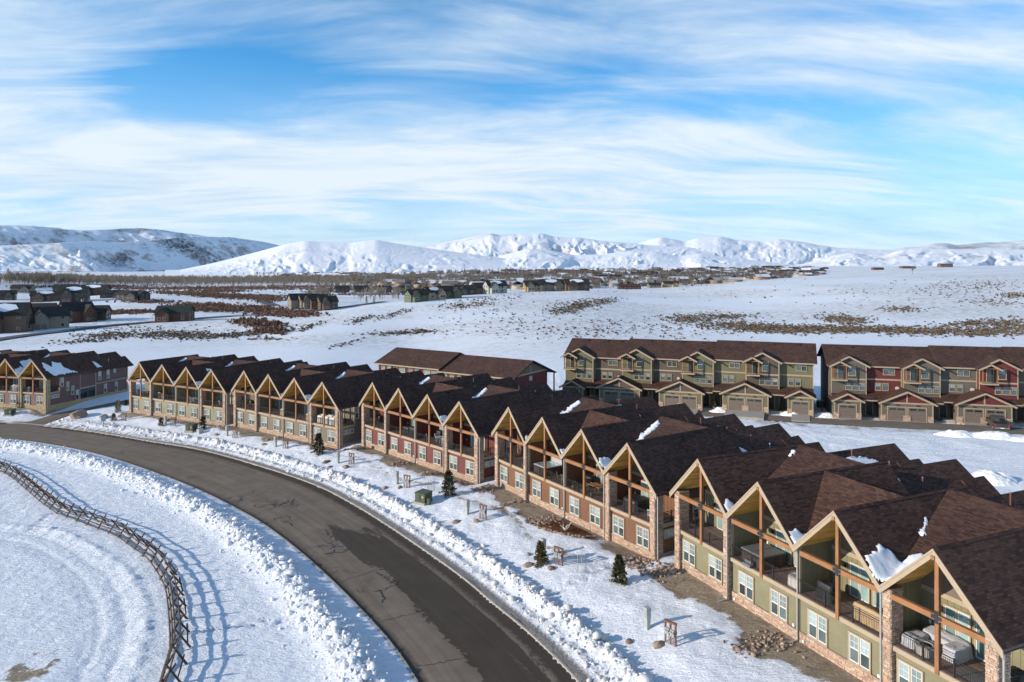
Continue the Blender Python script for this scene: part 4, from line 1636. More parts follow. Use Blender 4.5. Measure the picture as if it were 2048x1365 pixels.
    # ends
    for sx in (1, -1):
        if sx < 0 and key == 'L': pass
        shared('siding', ('ew', sx), lambda: end_wall(sx), [M['trim']], root, swap=sw)
        X = XR * sx
        a_, b_ = sorted((X, X + 0.05 * sx))
        for ti, q in enumerate(((1.15, YB + 0.1, ZD - 0.36, ZD - 0.02), (YB - 0.05, YB + 0.12, ZD, 6.05), (8.35, 8.5, 0.62, 6.05), (8.5, 12.42, 2.66, 2.95), (12.42, 12.62, 0.62, 5.95), (12.62, YBK - 0.12, 3.06, 3.29), (YBK - 0.12, YBK, 0.62, 5.9))):
            shared('trim_band', ('et', sx, ti), lambda: MB().box(a_, b_, *q), [M['trim']], root)
        def eb():
            a, b = sorted((X - 0.1 * sx, X + 0.07 * sx))
            return MB().box(a, b, 1.15, YBK, -1.0, 0.62)
        shared('stone_bed', ('eb', sx), eb, [M['mortar']], root)
        if sx > 0:
            def ev():
                mb = MB()
                veneer(mb, lambda u, n, v: (X + 0.07 + n, 1.15 + u, -0.5 + v), YBK - 1.15, 1.12, random.Random(77))
                return mb
            tag(shared('stone_base', ('ev', sx), ev, [M['stone_pink']], root, swap=[(0, stone)]), kind='stuff')
        rail_set(root, ('sr', sx), 1.18, YB - 0.05, (X - 0.06 * sx, 0, ZD), R(90) if sx > 0 else R(90), 1)
        if sx > 0:
            rz = R(90)
            xw = X + 0.062
            window(root, 'strip', 1.9, 0.62, 3, (xw, 1.3, 1.98), rz, hung=False, mats=('glass_up',), muntin=False)
            for i, (yy, zz) in enumerate(((3.62, 4.02), (4.95, 2.98), (6.22, 1.95))):
                window(root, 'single', 0.62, 1.72, 1, (xw, yy, zz), rz)
            window(root, 'endentry', 0.72, 1.9, 1, (xw, 7.35, 0.72), rz, hung=True, mats=('glass_up', 'glass_lo'))
            for yy, zz in ((13.2, 3.92), (15.5, 3.92), (14.75, 0.9), (17.8, 0.9)):
                window(root, 'single2', 0.72, 1.80, 1, (xw, yy, zz), rz)
            window(root, 'small', 0.62, 0.72, 1, (xw, 17.4, 4.95), rz, hung=False, mats=('glass_up',))
            # flat dark panel painted in for the shade of the recessed entry
            shared('entry_shade_panel', ('rec',), lambda: MB().box(X - 0.005, X + 0.012, 8.55, 12.4, 0.62, 2.64), [M['glass_dark']], root)
            shared('entry_post', ('recp',), lambda: MB().box(X + 0.02, X + 0.14, 10.3, 10.42, 0.62, 2.66), [M['timber_z']], root)
    return root


HOUSES = {k: townhouse(k) for k in ('L', 1, 2, 3, 4, 5)}

# ------------------------------------------------------------------ three storey buildings behind the row
def flat_siding(name, c):
    return siding_mat(name, c)


M['s_moss'] = siding_mat('moss green board and batten', (0.155, 0.142, 0.078))
M['s_brown'] = siding_mat('umber lap siding', (0.105, 0.080, 0.062))
M['s_red'] = siding_mat('oxblood stucco', (0.130, 0.032, 0.030))
M['s_taupe'] = siding_mat('grey taupe board and batten', (0.135, 0.115, 0.090))
M['meter_grey'] = paint('dish grey', (0.45, 0.46, 0.47), 0.4, 0.05)
M['garage'] = paint('taupe garage door', (0.165, 0.130, 0.105), 0.55, 0.06)
M['door_black'] = paint('black entry door', (0.018, 0.018, 0.02), 0.4, 0.2)
M['cedar'] = timber('cedar balcony frame', (0.30, 0.12, 0.035), 2)


def three_storey(label, origin, rot, w, segs, gar_wall, gar_panel, steps, ze=8.55, zr=11.1, ends=(True, True)):
    """segs: list of (kind, material) from far end to near end; kind B = bay with balcony, F = flat"""
    root = empty('apartment_building', origin, rot)
    tag(root, label, 'apartments', 'three storey buildings along the rear lane')
    n = len(segs)
    L = n * w
    depth = 12.0
    # blocks that step up along the slope
    bounds = [0] + [s[0] for s in steps[1:]] + [n]
    def dz(i):
        z = 0
        for s, q in steps:
            if i >= s: z = q
        return z
    for bi in range(len(bounds) - 1):
        a, b = bounds[bi] * w, bounds[bi + 1] * w
        z0 = dz(bounds[bi])
        mb = MB()
        mb.box(a + 0.02, b - 0.02, 0.02, depth, -2.0, ze + z0 - 0.05)
        mb.face([(a + 0.02, depth, ze + z0 - 0.05), (a + 0.02, 0.02, ze + z0 - 0.05), (a + 0.02, depth / 2, zr + z0 - 0.2)])
        mb.face([(b - 0.02, 0.02, ze + z0 - 0.05), (b - 0.02, depth, ze + z0 - 0.05), (b - 0.02, depth / 2, zr + z0 - 0.2)])
        mb.build('wall', segs[bounds[bi]][1], root)
        mb = MB()
        k = (zr - ze) / (depth / 2)
        o1, o2 = (0.6 if bi == 0 else 0.0), (0.6 if bi == len(bounds) - 2 else 0.25)
        oh = 0.55
        mb.slab([(a - o1, -oh, ze + z0 - k * oh), (b + o2, -oh, ze + z0 - k * oh), (b + o2, depth / 2, zr + z0), (a - o1, depth / 2, zr + z0)], 0.22)
        mb.slab([(a - o1, depth / 2, zr + z0), (b + o2, depth / 2, zr + z0), (b + o2, depth + oh, ze + z0 - k * oh), (a - o1, depth + oh, ze + z0 - k * oh)], 0.22)
        rf = mb.build('roof', M['roof'], root)
        MB().box(a - o1, b + o2, -oh - 0.05, -oh - 0.002, ze + z0 - k * oh - 0.24, ze + z0 - k * oh - 0.02).build('fascia', M['trim'], root)
        for vx in (0.25, 0.6, 0.85):
            x = a + (b - a) * vx
            MB().box(x, x + 0.35, depth / 2 - 1.0, depth / 2 - 0.7, zr + z0 - 0.5, zr + z0 - 0.05).build('roof_vent', M['metal_dark'], rf)
    for i, (kind, mt) in enumerate(segs):
        x0, x1 = i * w, (i + 1) * w
        z0 = dz(i)
        yw = -0.9 if kind == 'B' else 0.0
        mb = MB()
        if kind == 'B':
            mb.box(x0 + 0.03, x1 - 0.03, yw, 0.05, 3.0, ze + z0)
            mb.face([(x0 + 0.03, yw, ze + z0), (x1 - 0.03, yw, ze + z0), ((x0 + x1) / 2, yw, ze + z0 + 1.25)])
            for j in range(1, 13):
                xx = x0 + w * j / 13
                mb.box(xx - 0.03, xx + 0.03, yw - 0.025, yw, 3.3, ze + z0 - 0.05, skip='kb')
        else:
            lap_wall(mb, x0 + 0.03, x1 - 0.03, 3.2, ze + z0 - 0.2, yw, 0.2, 0.024)
        mb.build('siding', mt, root)
        # trim: corner boards and floor band
        mb = MB()
        mb.box(x0, x0 + 0.14, yw - 0.05, yw + 0.02, 3.0, ze + z0 - 0.15)
        mb.box(x1 - 0.14, x1, yw - 0.05, yw + 0.02, 3.0, ze + z0 - 0.15)
        mb.box(x0 + 0.14, x1 - 0.14, yw - 0.045, yw + 0.02, 5.95 + z0, 6.20 + z0)
        mb.build('trim_band', M['trim'], root)
        if kind == 'B':
            # gable over the bay and the smaller one over the balcony
            xm = (x0 + x1) / 2
            for (gx, hw, gz_, y0, y1, nm) in ((xm, w / 2 + 0.45, ze + z0 + 1.45, yw - 0.5, 3.6, 'bay_roof'), (x0 + 1.15, 1.65, ze + z0 + 0.72, yw - 1.75, 1.8, 'balcony_roof')):
                kk = 0.53
                mb = MB()
                mb.slab([(gx - hw, y0, gz_ - hw * kk), (gx, y0, gz_), (gx, y1, gz_), (gx - hw, y1, gz_ - hw * kk)], 0.16)
                mb.slab([(gx, y0, gz_), (gx + hw, y0, gz_ - hw * kk), (gx + hw, y1, gz_ - hw * kk), (gx, y1, gz_)], 0.16)
                rb = mb.build(nm, M['roof'], root)
                for sgn in (-1, 1):
                    MB().bar((gx, y0 - 0.04, gz_ - 0.17), (gx + sgn * hw, y0 - 0.04, gz_ - hw * kk - 0.17), 0.06, 0.26).build('barge_board', M['trim'], rb)
            # balcony
            bx0, bx1, by = x0 + 0.08, x0 + 2.25, yw - 1.35
            bal = MB().box(bx0 - 0.1, bx1 + 0.1, by - 0.1, yw, 5.90 + z0, 6.12 + z0).build('balcony', M['trim'], root)
            for px_ in (bx0, bx1 - 0.16):
                MB().box(px_, px_ + 0.16, by, by + 0.16, 6.12 + z0, 8.38 + z0).build('post', M['cedar'], bal)
            MB().box(bx0, bx1, by - 0.01, by + 0.17, 8.38 + z0, 8.56 + z0).build('beam', M['cedar'], bal)
            rl = MB()
            rl.box(bx0 + 0.16, bx1 - 0.16, by + 0.05, by + 0.10, 7.10 + z0, 7.15 + z0)
            rl.box(bx0 + 0.16, bx1 - 0.16, by + 0.06, by + 0.09, 6.25 + z0, 6.28 + z0)
            for q in range(1, 16):
                xx = bx0 + 0.16 + (bx1 - bx0 - 0.32) * q / 16
                rl.box(xx - 0.009, xx + 0.009, by + 0.066, by + 0.084, 6.28 + z0, 7.10 + z0, skip='tb')
            tag(rl.build('baluster_bars', M['metal_dark'], bal), kind='stuff')
            window(root, 'bdoor', 0.85, 2.0, 1, (x0 + 1.1, yw - 0.062, 6.22 + z0), hung=False, mats=('glass_lo',), frame='door_black', muntin=False)
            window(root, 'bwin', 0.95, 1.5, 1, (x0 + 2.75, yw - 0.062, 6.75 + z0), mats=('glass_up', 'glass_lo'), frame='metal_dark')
            for q in range(3):
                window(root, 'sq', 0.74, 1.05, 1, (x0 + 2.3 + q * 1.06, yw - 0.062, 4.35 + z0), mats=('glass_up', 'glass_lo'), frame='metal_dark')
        else:
            window(root, 'fwin', 1.60, 1.35, 2, (x0 + w * 0.5, yw - 0.062, 6.95 + z0), frame='metal_dark', trim=0.10)
            for q in range(2):
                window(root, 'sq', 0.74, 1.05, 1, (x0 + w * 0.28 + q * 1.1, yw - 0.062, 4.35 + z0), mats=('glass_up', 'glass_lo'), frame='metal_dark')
        if kind == 'F' and i in (1, 3):
            ds = MB().tube((x1 - 0.75, -0.28, 4.75 + z0), (x1 - 0.72, -0.20, 4.78 + z0), 0.33, 0.26, 14).build('satellite_dish', M['meter_grey'], root)
            MB().bar((x1 - 0.72, -0.2, 4.7 + z0), (x1 - 0.7, 0.02, 4.5 + z0), 0.05, 0.05).build('arm', M['metal_dark'], ds)
        # entry level: doors in the shade of the porch roof
        pz = z0
        MB().box(x0, x1, -2.2, 0.0, pz - 1.0, pz + 0.06).build('porch_slab', M['concrete'], root)
        mb = MB()
        lap_wall(mb, x0, x1, 0.06 + pz, 3.2, -0.02, 0.2, 0.02)
        mb.build('siding', gar_wall, root)
    # porch roof strip and garages
    for bi in range(len(bounds) - 1):
        a, b = bounds[bi] * w, bounds[bi + 1] * w
        z0 = dz(bounds[bi])
        MB().slab([(a, -2.7, 3.05 + z0), (b, -2.7, 3.05 + z0), (b, 0.0, 3.95 + z0), (a, 0.0, 3.95 + z0)], 0.2).build('porch_roof', M['roof'], root)
        MB().box(a, b, -2.76, -2.702, 2.86 + z0, 3.04 + z0).build('fascia', M['trim'], root)
    gs = []
    for i in range(0, n + 1, 2):
        if i == 0: gs.append((0.15, 4.15, 1, i))
        elif i == n: gs.append((L - 4.15, L - 0.15, 1, n - 1))
        else: gs.append((i * w - 3.75, i * w + 3.75, 2, i))
    for (a, b, nd, si) in gs:
        z0 = dz(si)
        yg = -3.4
        gr = MB()
        gr.box(a, b, yg, -0.05, -1.5, 2.95 + z0)
        g_o = gr.build('garage', gar_wall, root)
        hw, xm = (b - a) / 2 + 0.5, (a + b) / 2
        kk = 0.47 if nd == 2 else 0.52
        gzp = 2.95 + z0 + hw * kk
        mb = MB()
        y0, y1 = yg - 0.55, 0.3
        mb.slab([(xm - hw, y0, gzp - hw * kk), (xm, y0, gzp), (xm, y1, gzp), (xm - hw, y1, gzp - hw * kk)], 0.18)
        mb.slab([(xm, y0, gzp), (xm + hw, y0, gzp - hw * kk), (xm + hw, y1, gzp - hw * kk), (xm, y1, gzp)], 0.18)
        mb.build('garage_roof', M['roof'], root)
        for sgn in (-1, 1):
            MB().bar((xm, y0 - 0.05, gzp - 0.19), (xm + sgn * hw, y0 - 0.05, gzp - hw * kk - 0.19), 0.07, 0.28).build('barge_board', M['trim'], root)
        mb = MB()
        mb.face([(a, yg - 0.02, 2.95 + z0), (b, yg - 0.02, 2.95 + z0), (xm, yg - 0.02, gzp - 0.45)])
        mb.build('gable_panel', gar_panel, g_o)
        mb = MB()
        mb.box(a - 0.02, b + 0.02, yg - 0.08, yg - 0.022, 2.76 + z0, 3.02 + z0)
        if nd == 2: mb.box(xm - 0.1, xm + 0.1, yg - 0.075, yg - 0.023, 3.02 + z0, gzp - 0.6)
        mb.box(a - 0.02, a + 0.14, yg - 0.06, yg - 0.001, 0.95 + z0, 2.76 + z0)
        mb.box(b - 0.14, b + 0.02, yg - 0.06, yg - 0.001, 0.95 + z0, 2.76 + z0)
        mb.build('trim_band', M['trim'], g_o)
        dw = 2.55
        for q in range(nd):
            cx = xm if nd == 1 else (a + 1.0 + dw / 2 if q == 0 else b - 1.0 - dw / 2)
            fr = MB()
            fr.box(cx - dw / 2 - 0.14, cx - dw / 2, yg - 0.07, yg + 0.02, z0, 2.35 + z0)
            fr.box(cx + dw / 2, cx + dw / 2 + 0.14, yg - 0.07, yg + 0.02, z0, 2.35 + z0)
            fr.box(cx - dw / 2, cx + dw / 2, yg - 0.07, yg + 0.02, 2.2 + z0, 2.35 + z0)
            gd = fr.build('garage_door', M['trim'], root)
            for pn in range(4):
                MB().box(cx - dw / 2 + 0.01, cx + dw / 2 - 0.01, yg - 0.035 - 0.006 * (pn % 2), yg + 0.02, z0 + 0.02 + pn * 0.54, z0 + 0.53 + pn * 0.54).build('panel', M['garage'], gd)
            for pn in range(2):
                MB().box(cx - dw / 2 + 0.18 + pn * 1.18, cx - dw / 2 + 1.18 + pn * 1.18, yg - 0.055, yg - 0.030, z0 + 1.76, z0 + 2.05).build('pane', M['glass_dark'], gd)
            MB().box(cx - 0.10, cx + 0.10, yg - 0.25, yg - 0.07, 2.50 + z0, 2.66 + z0).build('wall_lamp', M['metal_dark'], g_o)
        # stone piers at the corners
        piers = [(a - 0.06, a + 0.75), (b - 0.75, b + 0.06)]
        if nd == 2: piers.append((xm - 0.55, xm + 0.55))
        for (p0, p1) in piers:
            pc = MB().box(p0, p1, yg - 0.10, yg + 0.3, -1.0, 0.95 + z0).build('stone_pier', M['mortar'], g_o)
            vb = MB()
            veneer(vb, lambda u, nn, v: (p0 + u, yg - 0.10 - nn, v - 0.3 + z0), p1 - p0, 1.25, random.Random(int(p0 * 10)), rh=(0.14, 0.24), lw=(0.25, 0.5))
            tag(vb.build('stone_facing', M['stone_pink'], pc), kind='stuff')
        # drive
        MB().slab([(a + 0.6, yg - 5.2, 0.02 + z0), (b - 0.6, yg - 5.2, 0.02 + z0), (b - 0.6, yg, 0.06 + z0), (a + 0.6, yg, 0.06 + z0)], 0.8).build('driveway', M['concrete'], root)
    # entry doors between the garages
    for i in range(0, n, 2):
        for q in (0.0, 1.9):
            x = (i + 1) * w - 1.35 + q
            z0 = dz(i)
            fr = MB().box(x - 0.62, x + 0.62, -0.10, -0.03, z0 + 0.06, z0 + 2.35).build('entry_door', M['trim'], root)
            MB().box(x - 0.48, x + 0.48, -0.14, -0.09, z0 + 0.08, z0 + 2.22).build('door_leaf', M['door_black'], fr)
    return root


def wall_line(p_far, p_near):
    a, b = np.array(p_far), np.array(p_near)
    d = b - a
    return math.atan2(d[1], d[0]), float(np.linalg.norm(d))


_a1, _l1 = wall_line((10.54, 139.7), (51.55, 124.2))
B1 = three_storey('moss green three storey building with four balcony bays', (10.54, 139.7, 0.0), _a1, _l1 / 8,
                  [('B', M['s_moss']), ('F', M['s_brown']), ('B', M['s_moss']), ('F', M['s_brown']), ('B', M['s_moss']), ('F', M['s_moss']), ('B', M['s_brown']), ('F', M['s_moss'])],
                  M['s_moss'], M['s_brown'], [(0, -0.42), (2, -0.12), (5, 0.18)])
_p0 = np.array([53.7, 122.6])
_a2 = math.atan2(-0.272, 0.962)
B2 = three_storey('red and taupe three storey building cut off at the edge', (float(_p0[0]), float(_p0[1]), 0.0), _a2, 5.45,
                  [('B', M['s_taupe']), ('F', M['s_red']), ('B', M['s_taupe']), ('F', M['s_taupe']), ('B', M['s_red']), ('F', M['s_taupe']), ('B', M['s_taupe']), ('F', M['s_red'])],
                  M['s_taupe'], M['s_red'], [(0, 0.22), (3, 0.50), (5, 0.62)])


# long red building whose brown roof shows above the row
def red_building():
    ar = math.atan2(-math.cos(R(-57)), -math.sin(R(-57)))   # local x runs to the near right end
    zr, half = 25.32 - 16.7, 5.8
    # ridge end on the right seen at (1061, 721)
    Y = FPX * 16.7 / 190.8
    ex, ey = (1061 - 1024) / FPX * Y, Y
    dx, dy = math.cos(ar), math.sin(ar)
    bx, by = -dy, dx             # back direction
    root = empty('apartment_building', (ex - bx * half, ey - by * half, 0.0), ar)
    tag(root, 'long red building with plain brown roofs behind the red townhouses', 'apartments')
    pit = 2.15
    for bi, (a, b, q) in enumerate(((-30.5, -15.7, 0.35), (-15.7, 0.0, 0.0))):
        ze = zr + q - pit
        mb = MB()
        mb.box(a, b, 0, half * 2, -4.0, ze)
        mb.face([(b, 0, ze), (b, half * 2, ze), (b, half, zr + q - 0.15)])
        mb.face([(a, half * 2, ze), (a, 0, ze), (a, half, zr + q - 0.15)])
        mb.build('wall', M['s_red'], root)
        mb = MB()
        oh = 0.6
        k = pit / half
        o2 = 0.7 if bi else 0.35
        mb.slab([(a - (0.7 if bi == 0 else 0), -oh, ze - k * oh), (b + o2, -oh, ze - k * oh), (b + o2, half, zr + q), (a - (0.7 if bi == 0 else 0), half, zr + q)], 0.22)
        mb.slab([(a - (0.7 if bi == 0 else 0), half, zr + q), (b + o2, half, zr + q), (b + o2, half * 2 + 2.2, ze - k * 2.2), (a - (0.7 if bi == 0 else 0), half * 2 + 2.2, ze - k * 2.2)], 0.22)
        mb.build('roof', M['roof'], root)
        MB().box(a - (0.7 if bi == 0 else 0), b + o2, -oh - 0.06, -oh - 0.002, ze - k * oh - 0.24, ze - k * oh).build('fascia', M['trim'], root)
        for i, (fx, ww, hh) in enumerate(((0.06, 0.75, 0.7), (0.16, 0.75, 0.7), (0.27, 0.75, 1.7), (0.36, 1.3, 1.7), (0.52, 0.75, 0.7), (0.62, 0.75, 0.7), (0.76, 1.4, 1.7), (0.88, 1.3, 1.7))):
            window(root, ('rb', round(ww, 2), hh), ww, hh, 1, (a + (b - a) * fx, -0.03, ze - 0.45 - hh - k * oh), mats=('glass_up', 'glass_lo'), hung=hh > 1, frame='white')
    # end gable trim and small window, back porch post
    ze = zr - pit
    MB().box(0.002, 0.06, 0.0, half * 2, ze - 0.25, ze).build('trim_band', M['trim'], root)
    MB().box(0.002, 0.055, half - 0.08, half + 0.08, ze, zr - 0.3).build('trim_band', M['trim'], root)
    mb = MB()
    mb.face([(0.03, 0.1, ze), (0.03, half * 2 - 0.1, ze), (0.03, half, zr - 0.2)])
    mb.build('gable_panel', M['gable'], root)
    window(root, 'rbend', 0.8, 0.6, 1, (0.03, half - 0.4, ze - 1.3), R(90), hung=False, mats=('glass_up',))
    MB().box(0.3, 0.5, half * 2 + 1.7, half * 2 + 1.9, -1, ze - 0.7).build('post', M['cedar'], root)
    return root


red_building()

# ------------------------------------------------------------------ mountains
def mountain_material(name, veg, vegc, vscale=0.004, forest=0.0, rock=(0.20, 0.15, 0.13), tint=(0.88, 0.89, 0.92)):
    m, t, b = material(name)
    pos = t.new('ShaderNodeTexCoord').outputs['Object']
    nrm = t.new('ShaderNodeNewGeometry').outputs['Normal']
    sep = t.new('ShaderNodeSeparateXYZ')
    t.put(sep.inputs[0], nrm)
    steep = t.map(sep.outputs[2], 0.97, 0.72)
    n = t.noise(pos, vscale, 7, 0.65, 0.4)
    n2 = t.noise(pos, vscale * 7, 6, 0.7)
    n3 = t.noise(pos, vscale * 30, 5, 0.7)
    f = t.math('ADD', t.math('MULTIPLY', n, 0.66), t.math('ADD', t.math('MULTIPLY', n2, 0.24), t.math('MULTIPLY', n3, 0.10)))
    f = t.math('ADD', f, t.math('MULTIPLY', steep, 0.10))
    vm = t.map(f, 0.66 - veg * 0.30, 0.80 - veg * 0.28)
    vcol = t.ramp(n2, [(0.3, tuple(x * 0.7 for x in vegc)), (0.7, tuple(x * 1.3 for x in vegc))])
    col = t.mix(t.math('MULTIPLY', vm, 0.85), tint, vcol)
    rk = t.math('MULTIPLY', t.map(steep, 0.8, 1.0), t.map(n2, 0.46, 0.6))
    col = t.mix(t.math('MULTIPLY', rk, 0.6), col, rock)
    if forest:
        fm = t.math('MULTIPLY', t.map(n3, 0.46, 0.56), t.map(n, 0.62 - forest * 0.28, 0.72 - forest * 0.25))
        col = t.mix(t.math('MULTIPLY', fm, 0.9), col, (0.028, 0.036, 0.030))
    t.put(b.inputs['Base Color'], col)
    b.inputs['Roughness'].default_value = 0.85
    b.inputs['Specular IOR Level'].default_value = 0.15
    bump(t, b, t.math('ADD', t.math('MULTIPLY', n3, 0.5), t.math('MULTIPLY', n2, 1.2)), 4.0, 0.3)
    return m


def mountain(name, label, sky, Yr, Yf, zf, mat, seed, amp=0.25, gull=9.0, nu=340, nt=90, power=1.25, shear=0.0):
    """range with the given crest; crest and foot each at their own distance"""
    us = np.array([p[0] for p in sky], float)
    vs_ = np.array([p[1] for p in sky], float)
    u = np.linspace(us[0], us[-1], nu)
    # smooth crest with a little roughness
    v = np.interp(u, us, vs_)
    ker = np.ones(7) / 7
    v = np.convolve(np.pad(v, 3, mode='edge'), ker, mode='valid')
    yr = np.interp(u, np.linspace(us[0], us[-1], len(Yr)), Yr)
    yf = np.interp(u, np.linspace(us[0], us[-1], len(Yf)), Yf)
    zr = CAMZ + (VH - v) / FPX * yr
    tt = np.concatenate([np.linspace(0, 1, nt), np.linspace(1, 1.5, nt // 4)[1:]])
    U, T = np.meshgrid(u, tt)
    ZR = np.interp(U, u, zr)
    YY = np.interp(U, u, yf) + (np.interp(U, u, yr) - np.interp(U, u, yf)) * T
    XX = (U + shear * (1 - np.minimum(T, 1)) - 1024) / FPX * YY
    H = np.maximum(ZR - zf, 5.0)
    L = np.maximum(np.interp(U, u, yr) * 0.06, 120)
    s = U / gull
    wob = (fbm(U / 40, T * 2.2, 4, seed + 3) - 0.5) * 3.5
    rdg = 1 - np.abs(2 * fbm(s * 0.075 + wob * 0.5, T * 0.45, 3, seed, 0.36) - 1)
    rdg2 = 1 - np.abs(2 * fbm(s * 0.24 + wob * 1.0, T * 1.0, 3, seed + 7, 0.4) - 1)
    prof = np.where(T <= 1, np.minimum(T, 1) ** power, 1 - (T - 1) * 1.0)
    env = np.where(T <= 1, np.sin(np.pi * np.clip(T, 0, 1) ** 0.8) * 0.9 + 0.07 * T, 0.1)
    Z = zf + H * prof + H * amp * env * ((rdg - 0.75) * 1.5 + (rdg2 - 0.75) * 0.38)
    Z = np.where(T < 0.02, zf - 30, Z)
    n_t, n_u = U.shape
    i = np.arange(n_t * n_u).reshape(n_t, n_u)
    F = np.stack([i[:-1, :-1].ravel(), i[:-1, 1:].ravel(), i[1:, 1:].ravel(), i[1:, :-1].ravel()], 1)
    o = link(name, fast_mesh(name, np.stack([XX.ravel(), YY.ravel(), Z.ravel()], 1), F, mat, smooth=True))
    return tag(o, label, kind='structure')


M['mt_left'] = mountain_material('shaded sage and aspen slopes', 0.40, (0.065, 0.078, 0.11), 0.0016, 0.35)  # vegetation tone darkened and blued to carry the range's shade
M['mt_left2'] = mountain_material('wooded ridge', 0.30, (0.06, 0.072, 0.10), 0.0018, 0.42)  # blue of the shaded slope mixed into the tree colour
M['mt_white'] = mountain_material('open snowy hill', 0.33, (0.25, 0.195, 0.15), 0.0050)
M['mt_far'] = mountain_material('far snowy range', 0.42, (0.27, 0.19, 0.18), 0.0013)
M['mt_peak'] = mountain_material('high white peaks', 0.16, (0.30, 0.22, 0.20), 0.0012)
M['mt_mesa'] = mountain_material('mesa slopes', 0.40, (0.17, 0.125, 0.105), 0.0040, 0.0, (0.12, 0.085, 0.07))
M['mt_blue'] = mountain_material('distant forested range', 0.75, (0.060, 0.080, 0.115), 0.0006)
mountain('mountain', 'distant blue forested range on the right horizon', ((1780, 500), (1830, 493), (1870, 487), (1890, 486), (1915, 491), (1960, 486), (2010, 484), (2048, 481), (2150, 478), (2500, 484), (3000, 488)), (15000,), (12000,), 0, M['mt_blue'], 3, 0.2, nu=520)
mountain('mountain', 'high white peaks right of the middle', ((1130, 500), (1200, 494), (1270, 490), (1300, 480), (1322, 474.5), (1345, 479), (1370, 484), (1395, 477), (1412, 475.5), (1440, 473.5), (1475, 481), (1520, 483), (1558, 479), (1600, 483), (1640, 491), (1680, 496), (1740, 499), (1800, 500), (1860, 504)), (9000,), (5200,), 0, M['mt_peak'], 11, 0.25, 12, 460)
mountain('mountain', 'long snowy range with two summits in the middle', ((780, 508), (840, 496), (900, 483), (950, 473), (982, 467), (1000, 471), (1040, 469), (1085, 467), (1110, 474), (1160, 475.5), (1200, 482), (1260, 487), (1300, 491), (1360, 494), (1430, 500)), (7500,), (4300,), 0, M['mt_far'], 23, 0.24, 12, 420)
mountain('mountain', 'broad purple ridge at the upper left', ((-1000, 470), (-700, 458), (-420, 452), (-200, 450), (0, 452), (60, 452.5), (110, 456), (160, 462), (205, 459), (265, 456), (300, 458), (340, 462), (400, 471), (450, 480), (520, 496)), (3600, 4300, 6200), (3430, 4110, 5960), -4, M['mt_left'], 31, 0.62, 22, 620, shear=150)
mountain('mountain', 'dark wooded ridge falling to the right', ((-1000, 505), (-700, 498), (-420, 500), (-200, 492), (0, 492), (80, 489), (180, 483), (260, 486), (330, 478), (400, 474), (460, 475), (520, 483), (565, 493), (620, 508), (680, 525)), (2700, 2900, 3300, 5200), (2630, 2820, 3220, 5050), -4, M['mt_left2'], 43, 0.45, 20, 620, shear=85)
mountain('mountain', 'smooth white hill left of the middle', ((330, 546), (420, 528), (500, 508), (560, 492), (585, 486), (612, 481.5), (640, 485), (700, 486.5), (730, 482), (752, 480), (790, 487), (830, 493), (900, 503), (980, 513), (1060, 524), (1140, 536)), (3600,), (2150,), -4, M['mt_white'], 57, 0.16, 22, 420)
mountain('mountain', 'low snowy foothills behind the town', ((900, 540), (960, 526), (1000, 513), (1055, 498), (1100, 501), (1150, 511), (1200, 509), (1260, 503), (1310, 504), (1360, 513), (1400, 507), (1440, 513), (1500, 520), (1560, 527), (1620, 534)), (4200,), (2500,), 4, M['mt_white'], 61, 0.30, 16, 420)
mountain('mountain', 'flat topped mesa with dark gullies on the right', ((1560, 536), (1610, 527), (1650, 516), (1690, 507), (1712, 506), (1740, 513), (1770, 512), (1800, 500.5), (1840, 498.5), (1900, 499), (1980, 500), (2048, 500), (2150, 499), (2300, 499), (2700, 496), (3200, 503), (3700, 512)), (3600,), (2500,), 20, M['mt_mesa'], 71, 0.30, 10, 760)


# ------------------------------------------------------------------ valley vegetation
_LY = np.exp(np.linspace(math.log(120.0), math.log(3500.0), 420))


def gp_many(u, v):
    u, v = np.asarray(u, float), np.asarray(v, float)
    # terrain height on a coarse lattice of sight lines, then crossings
    X = (u[:, None] - 1024) / FPX * _LY[None]
    Z = CAMZ + (VH - v[:, None]) / FPX * _LY[None]
    G = BZ_LUT(X, np.broadcast_to(_LY, X.shape))
    below = Z < G
    i = np.where(below.any(1), below.argmax(1), len(_LY) - 1)
    y = _LY[i] * (1 + (np.random.default_rng(1).random(len(u)) - 0.5) * 0.006)
    x = (u - 1024) / FPX * y
    return x, y, BZ_LUT(x, y)


_lu = np.linspace(-0.85, 0.85, 130)
_ly = np.log(np.geomspace(100.0, 4200.0, 150))
_LU, _LLY = np.meshgrid(_lu, _ly)
_LZ = base_z(_LU * np.exp(_LLY), np.exp(_LLY)) + sstep(np.hypot(_LU * np.exp(_LLY), np.exp(_LLY)), 240, 420) * (fbm(_LU * np.exp(_LLY) * 0.02, np.exp(_LLY) * 0.02, 4, 40) - 0.5) * 1.6


def BZ_LUT(x, y):
    a = np.clip((x / y - _lu[0]) / (_lu[1] - _lu[0]), 0, len(_lu) - 1.001)
    b = np.clip((np.log(y) - _ly[0]) / (_ly[1] - _ly[0]), 0, len(_ly) - 1.001)
    i, j = a.astype(int), b.astype(int)
    fa, fb = a - i, b - j
    return (_LZ[j, i] * (1 - fa) + _LZ[j, i + 1] * fa) * (1 - fb) + (_LZ[j + 1, i] * (1 - fa) + _LZ[j + 1, i + 1] * fa) * fb


